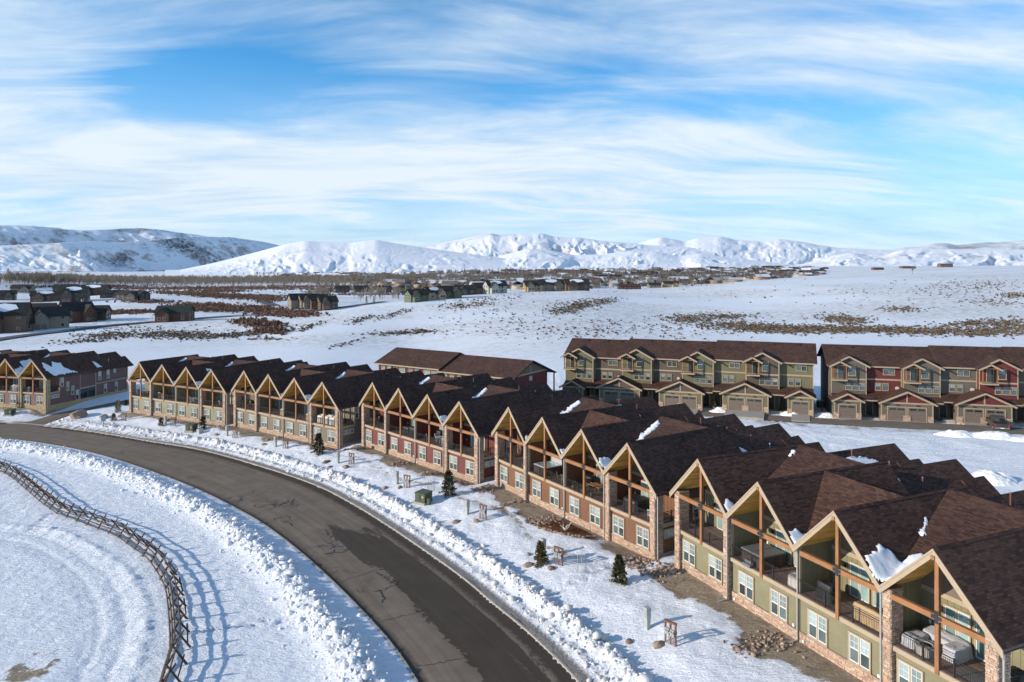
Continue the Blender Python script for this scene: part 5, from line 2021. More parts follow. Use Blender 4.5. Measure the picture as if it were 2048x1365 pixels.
def tufts(name, P, size, mat, seed, nb=9, up=0.8, wide=0.30, lab=None, cat=None):
    """many small shrubs, each a burst of narrow leaves"""
    rng = np.random.default_rng(seed)
    n = len(P)
    az = rng.uniform(0, 2 * np.pi, (n, nb))
    el = rng.uniform(0.12, 1.35, (n, nb))
    ln = rng.uniform(0.55, 1.05, (n, nb)) * size[:, None]
    d = np.stack([np.cos(az) * np.cos(el), np.sin(az) * np.cos(el), np.sin(el) * up], -1)
    tip = P[:, None] + d * ln[..., None]
    side = np.stack([-np.sin(az), np.cos(az), np.zeros_like(az)], -1) * (wide * ln)[..., None]
    root = P[:, None] + d * (ln * 0.12)[..., None] - np.array([0, 0, 0.05])
    mid = P[:, None] + d * (ln * 0.62)[..., None]
    V = np.stack([root, mid - side, tip, mid + side], 2).reshape(-1, 3)
    F = np.arange(len(V)).reshape(-1, 4)
    o = link(name, fast_mesh(name, V, F, mat))
    return tag(o, lab, cat, kind='stuff')


def brush_mat(name, a, b_):
    m, t, b = material(name)
    g = t.new('ShaderNodeNewGeometry').outputs['Random Per Island']
    t.put(b.inputs['Base Color'], t.ramp(g, [(0.0, a), (1.0, b_)]))
    b.inputs['Roughness'].default_value = 0.9
    b.inputs['Specular IOR Level'].default_value = 0.1
    return m


M['sage'] = brush_mat('dry sagebrush', (0.125, 0.092, 0.062), (0.24, 0.185, 0.13))
M['willow'] = brush_mat('red willow twigs', (0.125, 0.070, 0.050), (0.25, 0.15, 0.105))
M['twig'] = brush_mat('bare cottonwood twigs', (0.13, 0.108, 0.088), (0.27, 0.23, 0.19))
M['bark'] = paint('grey bark', (0.20, 0.17, 0.14), 0.9, 0.25)
M['aspen'] = paint('pale aspen bark', (0.50, 0.45, 0.38), 0.8, 0.15)
M['needle'] = brush_mat('spruce needles', (0.038, 0.040, 0.018), (0.105, 0.098, 0.045))
M['needle_dry'] = brush_mat('winter yellowed spruce needles', (0.080, 0.066, 0.030), (0.19, 0.145, 0.068))
M['needle_blue'] = brush_mat('blue spruce needles', (0.035, 0.055, 0.045), (0.085, 0.11, 0.09))


def patch_px(rng, u, v, ru, rv, n, slope=0.0):
    a = rng.normal(0, 0.5, n)
    b = rng.normal(0, 0.5, n)
    return u + a * ru, v + b * rv + a * ru * slope


rv_ = np.random.default_rng(17)
U, V = [], []
for u, v, ru, rvv, n, sl in ((1160, 612, 55, 12, 420, -0.12), (1120, 625, 30, 6, 120, 0), (1210, 603, 25, 6, 120, -0.1), (1240, 580, 60, 6, 60, -0.03),
                             (1380, 640, 60, 8, 320, 0.02), (1440, 634, 80, 7, 300, 0.0), (1480, 653, 100, 9, 650, 0.03), (1560, 660, 110, 9, 700, 0.03), (1690, 640, 55, 9, 450, 0.05),
                             (1700, 660, 150, 8, 900, 0.02), (1850, 663, 150, 9, 900, 0.02), (1990, 665, 80, 9, 420, 0.0), (1950, 648, 80, 7, 320, -0.05), (2030, 650, 50, 12, 300, 0), (1800, 620, 45, 6, 150, 0),
                             (2030, 592, 40, 6, 120, 0), (1950, 572, 130, 12, 200, 0), (1990, 605, 80, 14, 130, 0), (800, 668, 70, 4, 170, -0.04), (840, 664, 40, 4, 80, 0), (690, 690, 40, 5, 40, -0.2), (790, 630, 30, 5, 90, -0.25),
                             (725, 640, 30, 6, 100, -0.25), (960, 602, 90, 8, 170, -0.12), (930, 615, 60, 6, 90, -0.1), (1000, 640, 160, 40, 130, 0), (1300, 660, 260, 20, 220, 0), (1100, 660, 220, 25, 130, 0), (1600, 590, 300, 30, 60, 0), (1850, 590, 200, 30, 90, 0),
                             (215, 672, 70, 6, 260, -0.03), (340, 670, 80, 7, 380, -0.02), (420, 674, 90, 6, 380, -0.03), (500, 668, 60, 6, 260, -0.1), (180, 682, 90, 6, 130, -0.1), (280, 662, 120, 12, 160, 0), (620, 655, 40, 5, 90, -0.3), (540, 680, 60, 3, 60, 0)):
    a, b = patch_px(rv_, u, v, ru, rvv, n, sl)
    U.append(a)
    V.append(b)
U, V = np.concatenate(U), np.concatenate(V)
x, y, z = gp_many(U, V)
ok = (y > 165) & (y < 800)
P = np.column_stack([x, y, z - 0.05])[ok]
tufts('sagebrush', P, rv_.uniform(0.45, 1.15, len(P)), M['sage'], 2, nb=8, up=0.75, wide=0.42, lab='brown sagebrush scattered over the snowy hillside', cat='sagebrush')
U, V = [], []
for u, v, ru, rvv, n, sl in ((200, 574, 130, 3, 500, -0.01), (330, 578, 140, 3, 600, 0), (480, 577, 160, 3.5, 700, 0), (620, 574, 160, 3, 500, 0), (380, 588, 100, 4, 500, 0.04), (470, 594, 90, 5, 700, 0.04), (440, 583, 60, 3, 300, 0),
                             (300, 605, 50, 3, 130, 0.0), (400, 612, 60, 4, 300, 0), (440, 618, 70, 6, 500, 0), (500, 620, 70, 5, 450, 0), (560, 628, 45, 6, 350, 0), (540, 598, 40, 8, 250, 0), (220, 627, 60, 3, 200, 0), (280, 625, 40, 3, 140, 0), (595, 630, 40, 5, 200, 0),
                             (520, 650, 45, 7, 330, 0.1), (490, 645, 25, 3, 90, 0), (540, 665, 30, 5, 80, 0), (700, 580, 150, 2.5, 350, 0), (820, 578, 150, 3, 350, 0), (640, 585, 40, 2, 60, 0), (720, 590, 120, 2, 200, 0), (950, 574, 120, 3, 200, 0), (1240, 571, 160, 2.5, 260, 0)):
    a, b = patch_px(rv_, u, v, ru, rvv, int(n * 1.6), sl)
    U.append(a)
    V.append(b)
U, V = np.concatenate(U), np.concatenate(V)
x, y, z = gp_many(U, V)
ok = (y > 200) & (y < 2600)
P = np.column_stack([x, y, z - 0.1])[ok]
tufts('willow_brush', P, rv_.uniform(1.0, 2.3, len(P)), M['willow'], 4, nb=11, up=1.0, wide=0.26, lab='reddish brown willow brush across the valley floor', cat='brush')


def bare_wood(name, P, h, mat, seed, lab, nb=16):
    """leafless trees: trunk and twigs as narrow blades"""
    rng = np.random.default_rng(seed)
    n = len(P)
    az = rng.uniform(0, 2 * np.pi, (n, nb))
    t0 = rng.uniform(0.15, 0.7, (n, nb))
    ln = (1.05 - t0) * rng.uniform(0.45, 0.9, (n, nb)) * h[:, None]
    lean = rng.uniform(0.2, 0.65, (n, nb))
    root = P[:, None] + np.stack([np.zeros_like(az), np.zeros_like(az), t0 * h[:, None]], -1)
    d = np.stack([np.cos(az) * lean, np.sin(az) * lean, np.sqrt(1 - lean ** 2)], -1)
    tip = root + d * ln[..., None]
    side = np.stack([np.ones_like(az), 0.3 * np.sin(az), np.zeros_like(az)], -1) * (0.055 * ln)[..., None]
    mid = root + d * (ln * 0.6)[..., None]
    V1 = np.stack([root, mid - side, tip, mid + side], 2).reshape(-1, 3)
    w = np.array([0.018, 0, 0]) * h[:, None]
    top = P + np.stack([np.zeros(n), np.zeros(n), h * 0.9], -1)
    V2 = np.stack([P - w, P + w, top + w * 0.2, top - w * 0.2], 1).reshape(-1, 3)
    V = np.concatenate([V1, V2])
    return tag(link(name, fast_mesh(name, V, np.arange(len(V)).reshape(-1, 4), mat)), lab, 'trees', kind='stuff')


U, V = [], []
for u, v, ru, rvv, n in ((80, 566, 90, 5, 300), (200, 567, 120, 5, 420), (320, 568, 120, 5, 420), (440, 568, 120, 5, 420), (560, 567, 120, 5, 400), (670, 566, 120, 5, 380), (780, 565, 110, 6, 320), (880, 566, 110, 6, 300), (700, 580, 100, 3, 40), (980, 566, 150, 6, 80), (1230, 572, 130, 4, 90), (1400, 560, 200, 8, 120), (640, 552, 200, 4, 120), (1000, 562, 280, 16, 560), (1300, 556, 280, 14, 520), (760, 598, 60, 6, 30), (640, 603, 30, 4, 16)):
    a, b = patch_px(rv_, u, v, ru, rvv, n)
    U.append(a)
    V.append(b)
U, V = np.concatenate(U), np.maximum(np.concatenate(V), 541)
x, y, z = gp_many(U, V)
kp = (U < 900) | (y > 700)
x, y, z = x[kp], y[kp], z[kp]
bare_wood('bare_trees', np.column_stack([x, y, z]), rv_.uniform(7, 13, len(x)), M['twig'], 8, 'grey band of leafless cottonwoods along the valley and through the town')


# ------------------------------------------------------------------ houses of the valley
WALLC = {}


def wallmat(name, c):
    if name not in WALLC: WALLC[name] = paint(name, c, 0.75, 0.14, 1.5)
    return WALLC[name]


def gable_roof(mb, x0, x1, y0, y1, ze, zr, axis='x', oh=0.6, th=0.25):
    """ridge along axis"""
    if axis == 'x':
        ym = (y0 + y1) / 2
        k = (zr - ze) / ((y1 - y0) / 2)
        mb.slab([(x0 - oh, y0 - oh, ze - k * oh), (x1 + oh, y0 - oh, ze - k * oh), (x1 + oh, ym, zr), (x0 - oh, ym, zr)], th)
        mb.slab([(x0 - oh, ym, zr), (x1 + oh, ym, zr), (x1 + oh, y1 + oh, ze - k * oh), (x0 - oh, y1 + oh, ze - k * oh)], th)
    else:
        xm = (x0 + x1) / 2
        k = (zr - ze) / ((x1 - x0) / 2)
        mb.slab([(x0 - oh, y0 - oh, ze - k * oh), (xm, y0 - oh, zr), (xm, y1 + oh, zr), (x0 - oh, y1 + oh, ze - k * oh)], th)
        mb.slab([(xm, y0 - oh, zr), (x1 + oh, y0 - oh, ze - k * oh), (x1 + oh, y1 + oh, ze - k * oh), (xm, y1 + oh, zr)], th)


def gable_body(mb, x0, x1, y0, y1, ze, zr, axis='x', zb=-2.0):
    mb.box(x0, x1, y0, y1, zb, ze, skip='t')
    if axis == 'x':
        ym = (y0 + y1) / 2
        mb.face([(x1, y0, ze), (x1, y1, ze), (x1, ym, zr)])
        mb.face([(x0, y1, ze), (x0, y0, ze), (x0, ym, zr)])
    else:
        xm = (x0 + x1) / 2
        mb.face([(x0, y0, ze), (x1, y0, ze), (xm, y0, zr)])
        mb.face([(x1, y1, ze), (x0, y1, ze), (xm, y1, zr)])


def house(name, label, cat, u, v, W, D, H, rot, wall, roof, seed, wing=True, chimney=False, snow=False, garage=True, group=None, zoff=0.0, detail=True, at=None):
    """house > wall, wing, roof, window (> pane), garage_door, chimney; front towards -y"""
    x, y, z = gp(u, v, 100.0) if at is None else at
    root = empty(name, (x, y, z + zoff), R(rot))
    tag(root, label, cat, group)
    rng = random.Random(seed)
    ze = H * 0.62
    mb = MB()
    gable_body(mb, -W / 2, W / 2, -D / 2, D / 2, ze, H - 0.25, 'x')
    mb.build('wall', wall, root)
    mb = MB()
    gable_roof(mb, -W / 2, W / 2, -D / 2, D / 2, ze + 0.05, H, 'x')
    rf = mb.build('roof', roof, root)
    fronts = [(-W / 2, W / 2, -D / 2, ze)]
    if wing:
        w0 = -W * 0.42 if seed % 2 else W * 0.05
        w1 = w0 + W * 0.40
        d0 = -D / 2 - D * 0.32
        mb = MB()
        gable_body(mb, w0, w1, d0, -D / 2 + 0.5, ze * 0.86, H * 0.88 - 0.25, 'y')
        mb.build('wing', wall, root)
        mb = MB()
        gable_roof(mb, w0, w1, d0, -D / 2 + D * 0.45, ze * 0.86 + 0.05, H * 0.88, 'y')
        mb.build('wing_roof', roof, root)
        if garage:
            gw = (w1 - w0)
            for gx in ((w0 + gw * 0.12, w0 + gw * 0.46), (w0 + gw * 0.54, w0 + gw * 0.88)):
                MB().box(gx[0], gx[1], d0 - 0.06, d0 + 0.05, -0.3, 2.3).build('garage_door', M['gable'], root)
            wx = [(w0 + gw * 0.5, d0, ze * 0.86 + 0.2)]
        else:
            wx = [(w0 + gw_ * (w1 - w0), d0, 1.0) for gw_ in (0.3, 0.7)]
        for cxw, yw, zw in wx:
            wo = MB().box(cxw - 0.75, cxw + 0.75, yw - 0.08, yw + 0.04, zw, zw + 1.4).build('window', M['trim'], root)
            MB().box(cxw - 0.6, cxw + 0.6, yw - 0.12, yw - 0.07, zw + 0.15, zw + 1.25).build('pane', M['glass_dark'], wo)
    if detail:
        n = max(2, int(W / 4.5))
        for i in range(n):
            cxw = -W / 2 + W * (i + 0.5) / n
            if wing and w0 - 0.9 < cxw < w1 + 0.9: continue
            for zw in ((1.0, ze - 2.0) if ze > 4.4 else (1.0,)):
                wo = MB().box(cxw - 0.75, cxw + 0.75, -D / 2 - 0.08, -D / 2 + 0.04, zw, zw + 1.4).build('window', M['trim'], root)
                MB().box(cxw - 0.6, cxw + 0.6, -D / 2 - 0.12, -D / 2 - 0.07, zw + 0.15, zw + 1.25).build('pane', M['glass_dark'], wo)
        for sx in (-1, 1):
            for cyw in (-D * 0.22, D * 0.2):
                for zw in (1.0, ze - 1.6):
                    a, b = sorted((sx * W / 2 - 0.04 * sx, sx * W / 2 + 0.08 * sx))
                    wo = MB().box(a, b, cyw - 0.7, cyw + 0.7, zw, zw + 1.4).build('window', M['trim'], root)
                    a, b = sorted((sx * W / 2 + 0.07 * sx, sx * W / 2 + 0.12 * sx))
                    MB().box(a, b, cyw - 0.55, cyw + 0.55, zw + 0.15, zw + 1.25).build('pane', M['glass_dark'], wo)
    if chimney:
        MB().box(W * 0.18, W * 0.18 + 1.1, -0.5, 0.5, H - 1.5, H + 1.1).build('chimney', M['mortar'], rf)
    if snow:
        mb = MB()
        k = (H - ze) / (D / 2)
        pts = [(-W * 0.3, 0.25), (-W * 0.05, 0.10), (W * 0.22, 0.22), (W * 0.30, 0.55), (W * 0.02, 0.8), (-W * 0.28, 0.62)]
        mb.slab([(px, -D / 2 * q, H - k * (D / 2) * q + 0.13) for px, q in pts][::-1], 0.1)
        tag(mb.build('snow_patch', M['snow_roof'], rf))
    return root


wb = dict(grey=wallmat('grey tan boards', (0.22, 0.19, 0.145)), red=wallmat('red brown logs', (0.10, 0.045, 0.03)), brown=wallmat('dark brown logs', (0.12, 0.075, 0.05)),
          dark=wallmat('dark stained boards', (0.08, 0.063, 0.052)), green=wallmat('green boards', (0.10, 0.13, 0.075)), tan=wallmat('tan stucco', (0.36, 0.28, 0.17)), white=wallmat('pale boards', (0.36, 0.37, 0.33)), char=wallmat('charcoal boards', (0.035, 0.035, 0.036)))
VH_ = [
    # label, u, v, W, D, H, rot, wall, roof, seed, options
    ('grey tan house with two garage doors in the left valley', 96, 657, 16, 9, 10.0, 38, 'grey', 'roof_dark', 3, dict()),
    ('red brown log house with steep gable beside small spruces', 152, 645, 14, 11, 10.5, 52, 'red', 'roof_dark', 4, dict(chimney=True, garage=False)),
    ('long brown wing of a log house right of the red gable', 190, 641, 13, 8, 8.0, 10, 'brown', 'roof_dark', 6, dict(wing=False)),
    ('large brown timber house at the left edge behind aspens', 14, 664, 17, 11, 13.0, 20, 'brown', 'roof_dark', 7, dict(snow=True, garage=False)),
    ('low timber garage with snowy roof right of the aspens', 48, 662, 7, 7, 6.0, 35, 'brown', 'roof_dark', 8, dict(wing=False, snow=True)),
    ('flat looking brown house half hidden behind the grey house', 80, 634, 16, 9, 8.0, 15, 'brown', 'roof_dark', 9, dict(wing=False)),
    ('dark house with green metal roof and white aspens in front', 350, 643, 16, 10, 8.0, 6, 'red', 'roof_green', 11, dict(garage=False)),
    ('small dark house at the far left edge of the valley', 10, 601, 15, 10, 8.5, 25, 'dark', 'roof_dark', 12, dict()),
    ('pale house with dark wing below the far left slope', 46, 586, 18, 10, 8.0, 10, 'grey', 'roof_dark', 14, dict(garage=False)),
    ('dark gabled house left in the middle valley cluster', 92, 604, 20, 11, 9.0, 25, 'brown', 'roof_dark', 13, dict(snow=True)),
    ('tallest dark house of the middle valley cluster', 150, 603, 19, 12, 12.0, 20, 'dark', 'roof_dark', 15, dict(snow=True)),
    ('dark house behind the tall one in the valley cluster', 132, 588, 20, 11, 9.5, 15, 'brown', 'roof_dark', 16, dict()),
    ('brown red house at the back of the valley cluster', 190, 592, 22, 12, 10.0, 8, 'red', 'roof_dark', 17, dict(snow=True)),
    ('low dark house with pale garage front in the valley', 224, 596, 16, 10, 6.5, 20, 'dark', 'roof_dark', 18, dict()),
    ('long low charcoal house, rightmost of the valley cluster', 266, 600, 24, 11, 7.5, -18, 'char', 'roof_dark', 20, dict(garage=False)),
    ('green and tan house at the left end of the hill crest', 832, 603, 10, 8, 6.5, 35, 'green', 'roof_dark', 21, dict(garage=False)),
    ('tan gabled house second along the hill crest', 866, 599, 10, 8, 6.8, 35, 'tan', 'roof_dark', 22, dict(garage=False, snow=True)),
    ('green gabled house third along the hill crest', 896, 596, 11, 8, 6.8, 35, 'green', 'roof_dark', 24, dict(garage=False)),
    ('low dark house below the pale crest house', 930, 588, 13, 8, 6.0, 20, 'dark', 'roof_dark', 25, dict(garage=False)),
    ('pale two gabled house standing highest on the hill crest', 990, 586, 13, 9, 8.5, 25, 'white', 'roof_dark', 27, dict(garage=False, snow=True)),
    ('brown house left of the pale crest house', 962, 585, 11, 9, 7.0, 25, 'brown', 'roof_dark', 28, dict(garage=False)),
    ('tan gable house with grey roof right of the pale crest house', 1066, 582, 12, 9, 7.5, 10, 'tan', 'roof_dark', 29, dict(garage=False)),
    ('grey house with snowy roof beside the tan gable house', 1102, 581, 15, 9, 8.0, 15, 'grey', 'roof_dark', 30, dict(garage=False, snow=True)),
    ('brown house with light blue roof snow on the crest', 1152, 581, 16, 10, 8.0, 10, 'brown', 'roof_dark', 31, dict(garage=False, snow=True)),
    ('long red brown roof peeking over the snowy crest', 1258, 578, 24, 10, 5.5, 3, 'red', 'roof', 33, dict(wing=False)),
    ('small house with tan gable peeking over the crest', 1340, 574, 17, 10, 7.0, 5, 'tan', 'roof_dark', 34, dict(garage=False)),
    ('grey blue roofed house farthest right over the crest', 1308, 575, 14, 9, 5.5, 8, 'grey', 'roof_dark', 36, dict(wing=False)),
]
for lab, u, v, W, D, H, rot, wl, rf, seed, op in VH_:
    at = None
    if v < 590 and u > 900:      # houses just behind the crest: follow the ground down the far side
        x0, y0, z0 = gp(u, v + 4, 100.0)
        y1 = y0 + 45
        x1 = (u - 1024) / FPX * y1
        zz = CAMZ + (VH - v) / FPX * y1
        at = (x1, y1, max(min(zz, z0 + 1.0), float(BZ_LUT(np.array([x1]), np.array([y1]))[0])) - 0.3)
    house('house', lab, 'house', u, v, W, D, H, rot, wb[wl], M[rf], seed, at=at, **op)
# row of joined lodges at the valley road
for i, (u, v) in enumerate(((596, 616), (616, 617), (636, 618), (654, 619))):
    house('lodge', ('leftmost', 'second', 'third', 'rightmost')[i] + ' of four joined dark gabled lodges by the valley road', 'lodge', u, v, 12, 10, 10.0 - 0.8 * (i == 3), 32, wb['grey'] if i < 2 else wb['brown'], M['roof_dark'], 40 + i, garage=False, group='lodges by the valley road')
for i, u in enumerate((684, 722, 768, 812)):
    house('apartment_block',  ('leftmost', 'second', 'third', 'rightmost')[i] + ' of four dark apartment blocks in front of the bare trees', 'apartments', u, 586, 14, 10, 7.5, 20, wb['dark'], M['roof_dark'], 50 + i, wing=False, group='dark apartment blocks')

# the town: small buildings, each its own thing
rt = random.Random(9)
TW = [wallmat('town %d' % i, c) for i, c in enumerate(((0.30, 0.22, 0.15), (0.16, 0.10, 0.07), (0.22, 0.20, 0.18), (0.40, 0.36, 0.30), (0.19, 0.075, 0.05), (0.12, 0.13, 0.13), (0.28, 0.16, 0.09)))]
RF = [M['roof_dark'], M['roof'], wallmat('brown roof', (0.10, 0.07, 0.055)), wallmat('grey metal roof', (0.22, 0.23, 0.24)), M['snow_roof'], M['snow_roof']]
town_meshes = []
for k in range(10):
    W, D, H = ((12, 9, 7), (17, 11, 8), (14, 10, 9), (34, 16, 8.5), (22, 12, 6.5), (13, 10, 7), (44, 20, 10), (16, 11, 9.5), (20, 14, 8), (15, 10, 6.5))[k]
    a, b, c = MB(), MB(), MB()
    gable_body(a, -W / 2, W / 2, -D / 2, D / 2, H * 0.62, H - 0.2, 'x')
    gable_roof(b, -W / 2, W / 2, -D / 2, D / 2, H * 0.62 + 0.05, H, 'x')
    for i in range(int(W / 3.5)):
        xx = -W / 2 + (i + 0.5) * W / int(W / 3.5)
        c.box(xx - 0.6, xx + 0.6, -D / 2 - 0.1, -D / 2 + 0.02, 1.0, 2.3)
    town_meshes.append((a.mesh('wall', [TW[0]]), b.mesh('roof', [RF[0]]), c.mesh('window_band', [M['glass_dark']])))
spots = []
while len(spots) < 290:
    u = rt.uniform(560, 1640)
    top = np.interp(u, (560, 700, 1000, 1300, 1640), (551, 545, 542, 540, 538))
    bot = np.interp(u, (560, 700, 1000, 1200, 1400, 1640), (558, 564, 574, 570, 560, 546))
    v = top + (bot - top) * rt.random() ** 0.9
    spots.append((u, v))
xs, ys, zs = gp_many([s[0] for s in spots], [s[1] for s in spots])
for i in range(len(spots)):
    k = rt.choice((0, 1, 2, 4, 5, 7, 9, 0, 1, 2, 5, 3, 8, 6 if i % 3 == 0 else 1))
    r = empty('town_house', (float(xs[i]), float(ys[i]), float(zs[i])), R(rt.choice((-12, 5, 18, 78, 95))))
    wi, ri = rt.randrange(len(TW)), rt.randrange(len(RF))
    wm, rm = TW[wi], RF[ri]
    uu, vv = spots[i]
    tag(r, '%s %s with %s roof, %s of the town%s' % (('tan', 'brown', 'grey', 'cream', 'brick red', 'slate grey', 'orange brown')[wi], 'hall' if k in (3, 6) else ('long house' if k in (4, 8) else 'house'), ('charcoal', 'shingled', 'brown', 'metal', 'snowy', 'snow covered')[ri],
        ('at the near edge', 'midway', 'at the far edge')[2 if vv < 549 else (1 if vv < 558 else 0)], (', left end', ', centre left', ', centre', ', centre right', ', right end')[min(4, int((uu - 560) / 216))]), 'building', 'buildings of the distant town')
    for nm, me, mt in (('wall', town_meshes[k][0], wm), ('roof', town_meshes[k][1], rm), ('window_band', town_meshes[k][2], None)):
        o = link(nm, me, r)
        if mt:
            o.material_slots[0].link = 'OBJECT'
            o.material_slots[0].material = mt
def town_mass():
    """the smaller houses of the town past the three hundred largest, as one mass"""
    rng = np.random.default_rng(29)
    n = 1100
    u = rng.uniform(560, 1640, n)
    top = np.interp(u, (560, 700, 1000, 1300, 1640), (553, 546, 543, 541, 539))
    bot = np.interp(u, (560, 700, 900, 1000, 1200, 1400, 1500, 1640), (562, 568, 577, 580, 577, 570, 564, 550))
    x, y, z = gp_many(u, top + (bot - top) * rng.random(n))
    k = y > 640
    x, y, z = x[k], y[k], z[k]
    n = len(x)
    base = np.array([(-1, -1, -0.2), (1, -1, -0.2), (1, 1, -0.2), (-1, 1, -0.2), (-1, -1, 0.6), (1, -1, 0.6), (1, 1, 0.6), (-1, 1, 0.6)], float)
    roof = np.array([(-1.1, -1.15, 0.55), (1.1, -1.15, 0.55), (1.1, 0, 1.0), (-1.1, 0, 1.0), (1.1, 1.15, 0.55), (-1.1, 1.15, 0.55)], float)
    bf = np.array([(0, 1, 5, 4), (1, 2, 6, 5), (2, 3, 7, 6), (3, 0, 4, 7)])
    rf_ = np.array([(0, 1, 2, 3), (3, 2, 4, 5)])
    sx, sy, sz = rng.uniform(5, 10, n), rng.uniform(4, 6, n), rng.uniform(5, 8, n)
    a = rng.choice([-0.2, 0.1, 0.3, 1.4, 1.65], n)
    def put(tm, ff):
        v = tm[None] * np.stack([sx, sy, sz], 1)[:, None]
        X = v[..., 0] * np.cos(a)[:, None] - v[..., 1] * np.sin(a)[:, None] + x[:, None]
        Y = v[..., 0] * np.sin(a)[:, None] + v[..., 1] * np.cos(a)[:, None] + y[:, None]
        V = np.stack([X, Y, v[..., 2] + z[:, None]], -1).reshape(-1, 3)
        return V, (ff[None] + (np.arange(n) * len(tm))[:, None, None]).reshape(-1, 4)
    m1 = stone_mat('mixed town walls', [(0.0, (0.40, 0.30, 0.21)), (0.3, (0.20, 0.14, 0.10)), (0.6, (0.50, 0.45, 0.38)), (0.8, (0.22, 0.10, 0.065)), (1.0, (0.24, 0.23, 0.22))])
    m2 = stone_mat('mixed town roofs', [(0.0, (0.09, 0.07, 0.06)), (0.35, (0.16, 0.13, 0.11)), (0.5, (0.62, 0.64, 0.68)), (0.75, (0.75, 0.77, 0.8)), (1.0, (0.12, 0.08, 0.06))])
    V, F = put(base, bf)
    o = link('town_houses', fast_mesh('town_houses', V, F, m1))
    tag(o, 'dense band of tiny houses of the distant town', 'houses', kind='stuff')
    V, F = put(roof, rf_)
    link('roofs', fast_mesh('roofs', V, F, m2), o)


town_mass()
# white dome shed and the larger halls
def hall(lab, u, v, W, D, H, wl, rf, rot=0):
    x, y, z = gp(u, v, 300.0)
    r = empty('hall', (x, y, z), R(rot))
    tag(r, lab, 'hall')
    a, b = MB(), MB()
    gable_body(a, -W / 2, W / 2, -D / 2, D / 2, H * 0.7, H - 0.2, 'x')
    gable_roof(b, -W / 2, W / 2, -D / 2, D / 2, H * 0.7 + 0.05, H, 'x')
    a.build('wall', wl, r)
    b.build('roof', rf, r)
    for i in range(int(W / 8)):
        xx = -W / 2 + (i + 0.5) * 8
        MB().box(xx - 1.5, xx + 1.5, -D / 2 - 0.15, -D / 2 + 0.05, 0.5, 3.5).build('door', M['gable'], r)
for args in (('long brown hall in the middle of the town', 1140, 549, 60, 25, 9, TW[1], RF[2]), ('orange brick hall right in the town', 1325, 546, 45, 22, 9, TW[4], RF[2]), ('wide tan school building in the town', 1440, 557, 75, 30, 9, TW[6], RF[2], 6), ('low pale hall in front of the white hill', 720, 543, 60, 25, 9, TW[3], RF[2]), ('long tan hall left of the town centre', 890, 541, 70, 25, 10, TW[0], RF[2]),
             ('large brown ranch barn on the right plain', 1890, 535, 30, 16, 9, TW[1], RF[2]), ('low dark barn on the right plain', 1815, 538, 26, 12, 5, TW[1], RF[0]), ('red roofed shed on the right plain', 1755, 541, 18, 9, 5, TW[4], RF[0]), ('long dark shed high on the right plain', 1960, 531, 40, 12, 4, TW[5], RF[0]), ('grey green warehouse in the right part of town', 1620, 546, 45, 18, 6, TW[5], RF[0])):
    hall(*args)
x, y, z = gp(802, 549, 300.0)
mb = MB()
mb.lathe([(26, -1), (26, 2), (22, 7), (12, 13), (2, 16.5)], 10)
dome = tag(mb.build('storage_dome', wallmat('white fabric', (0.8, 0.8, 0.8))), 'white peaked storage dome at the foot of the white hill', 'dome')
dome.location = (x, y, z)

# conifers of the town
def cone_tree_mesh(name, h, r, seed, nb=150, tiers=14):
    """narrow conifer: drooping sprays of needles in tiers"""
    rng = np.random.default_rng(seed)
    V, F = [], []
    for i in range(nb):
        t = (i + rng.random()) / nb
        zc = h * (0.06 + 0.94 * t)
        rad = r * (1 - t) ** 0.85 * rng.uniform(0.65, 1.1) + 0.02 * r
        a = rng.uniform(0, 2 * math.pi)
        tip = (math.cos(a) * rad, math.sin(a) * rad, zc - rad * 0.35)
        sw = rad * rng.uniform(0.22, 0.4)
        sx, sy = -math.sin(a) * sw, math.cos(a) * sw
        m = (math.cos(a) * rad * 0.55, math.sin(a) * rad * 0.55, zc - rad * 0.05)
        k = len(V)
        V += [(0, 0, zc + 0.02 * h), (m[0] - sx, m[1] - sy, m[2]), tip, (m[0] + sx, m[1] + sy, m[2])]
        F.append((k, k + 1, k + 2, k + 3))
    return fast_mesh(name, np.array(V), np.array(F), M['needle'])


trunk_me = MB().tube((0, 0, -0.5), (0, 0, 1.0), 0.035, 0.004, 6).mesh('trunk', [M['bark']])
CT = [cone_tree_mesh('crown', 1.0, 0.20, 60 + i, 90) for i in range(3)]
cs = [(rt.triangular(720, 1640, 1150), 0) for _ in range(110)]
cu = [c[0] for c in cs]
cv = [np.interp(c, (820, 1000, 1300, 1620), (552, 562, 558, 548)) - rt.random() * 9 for c in cu]
xs, ys, zs = gp_many(cu, cv)
for i in range(110):
    r = empty('conifer_tree', (float(xs[i]), float(ys[i]), float(zs[i])), rt.uniform(0, 6))
    h = rt.uniform(9, 18)
    r.scale = (h, h, h)
    tag(r, '%s dark conifer among the roofs %s of the distant town' % (('short', 'middling', 'tall')[min(2, int((h - 9) / 3))], ('at the left end', 'left of the middle', 'in the middle', 'right of the middle', 'at the right end')[max(0, min(4, int((cu[i] - 720) / 184)))]), 'tree', 'conifers of the distant town')
    link('crown', CT[i % 3], r)
    link('trunk', trunk_me, r)

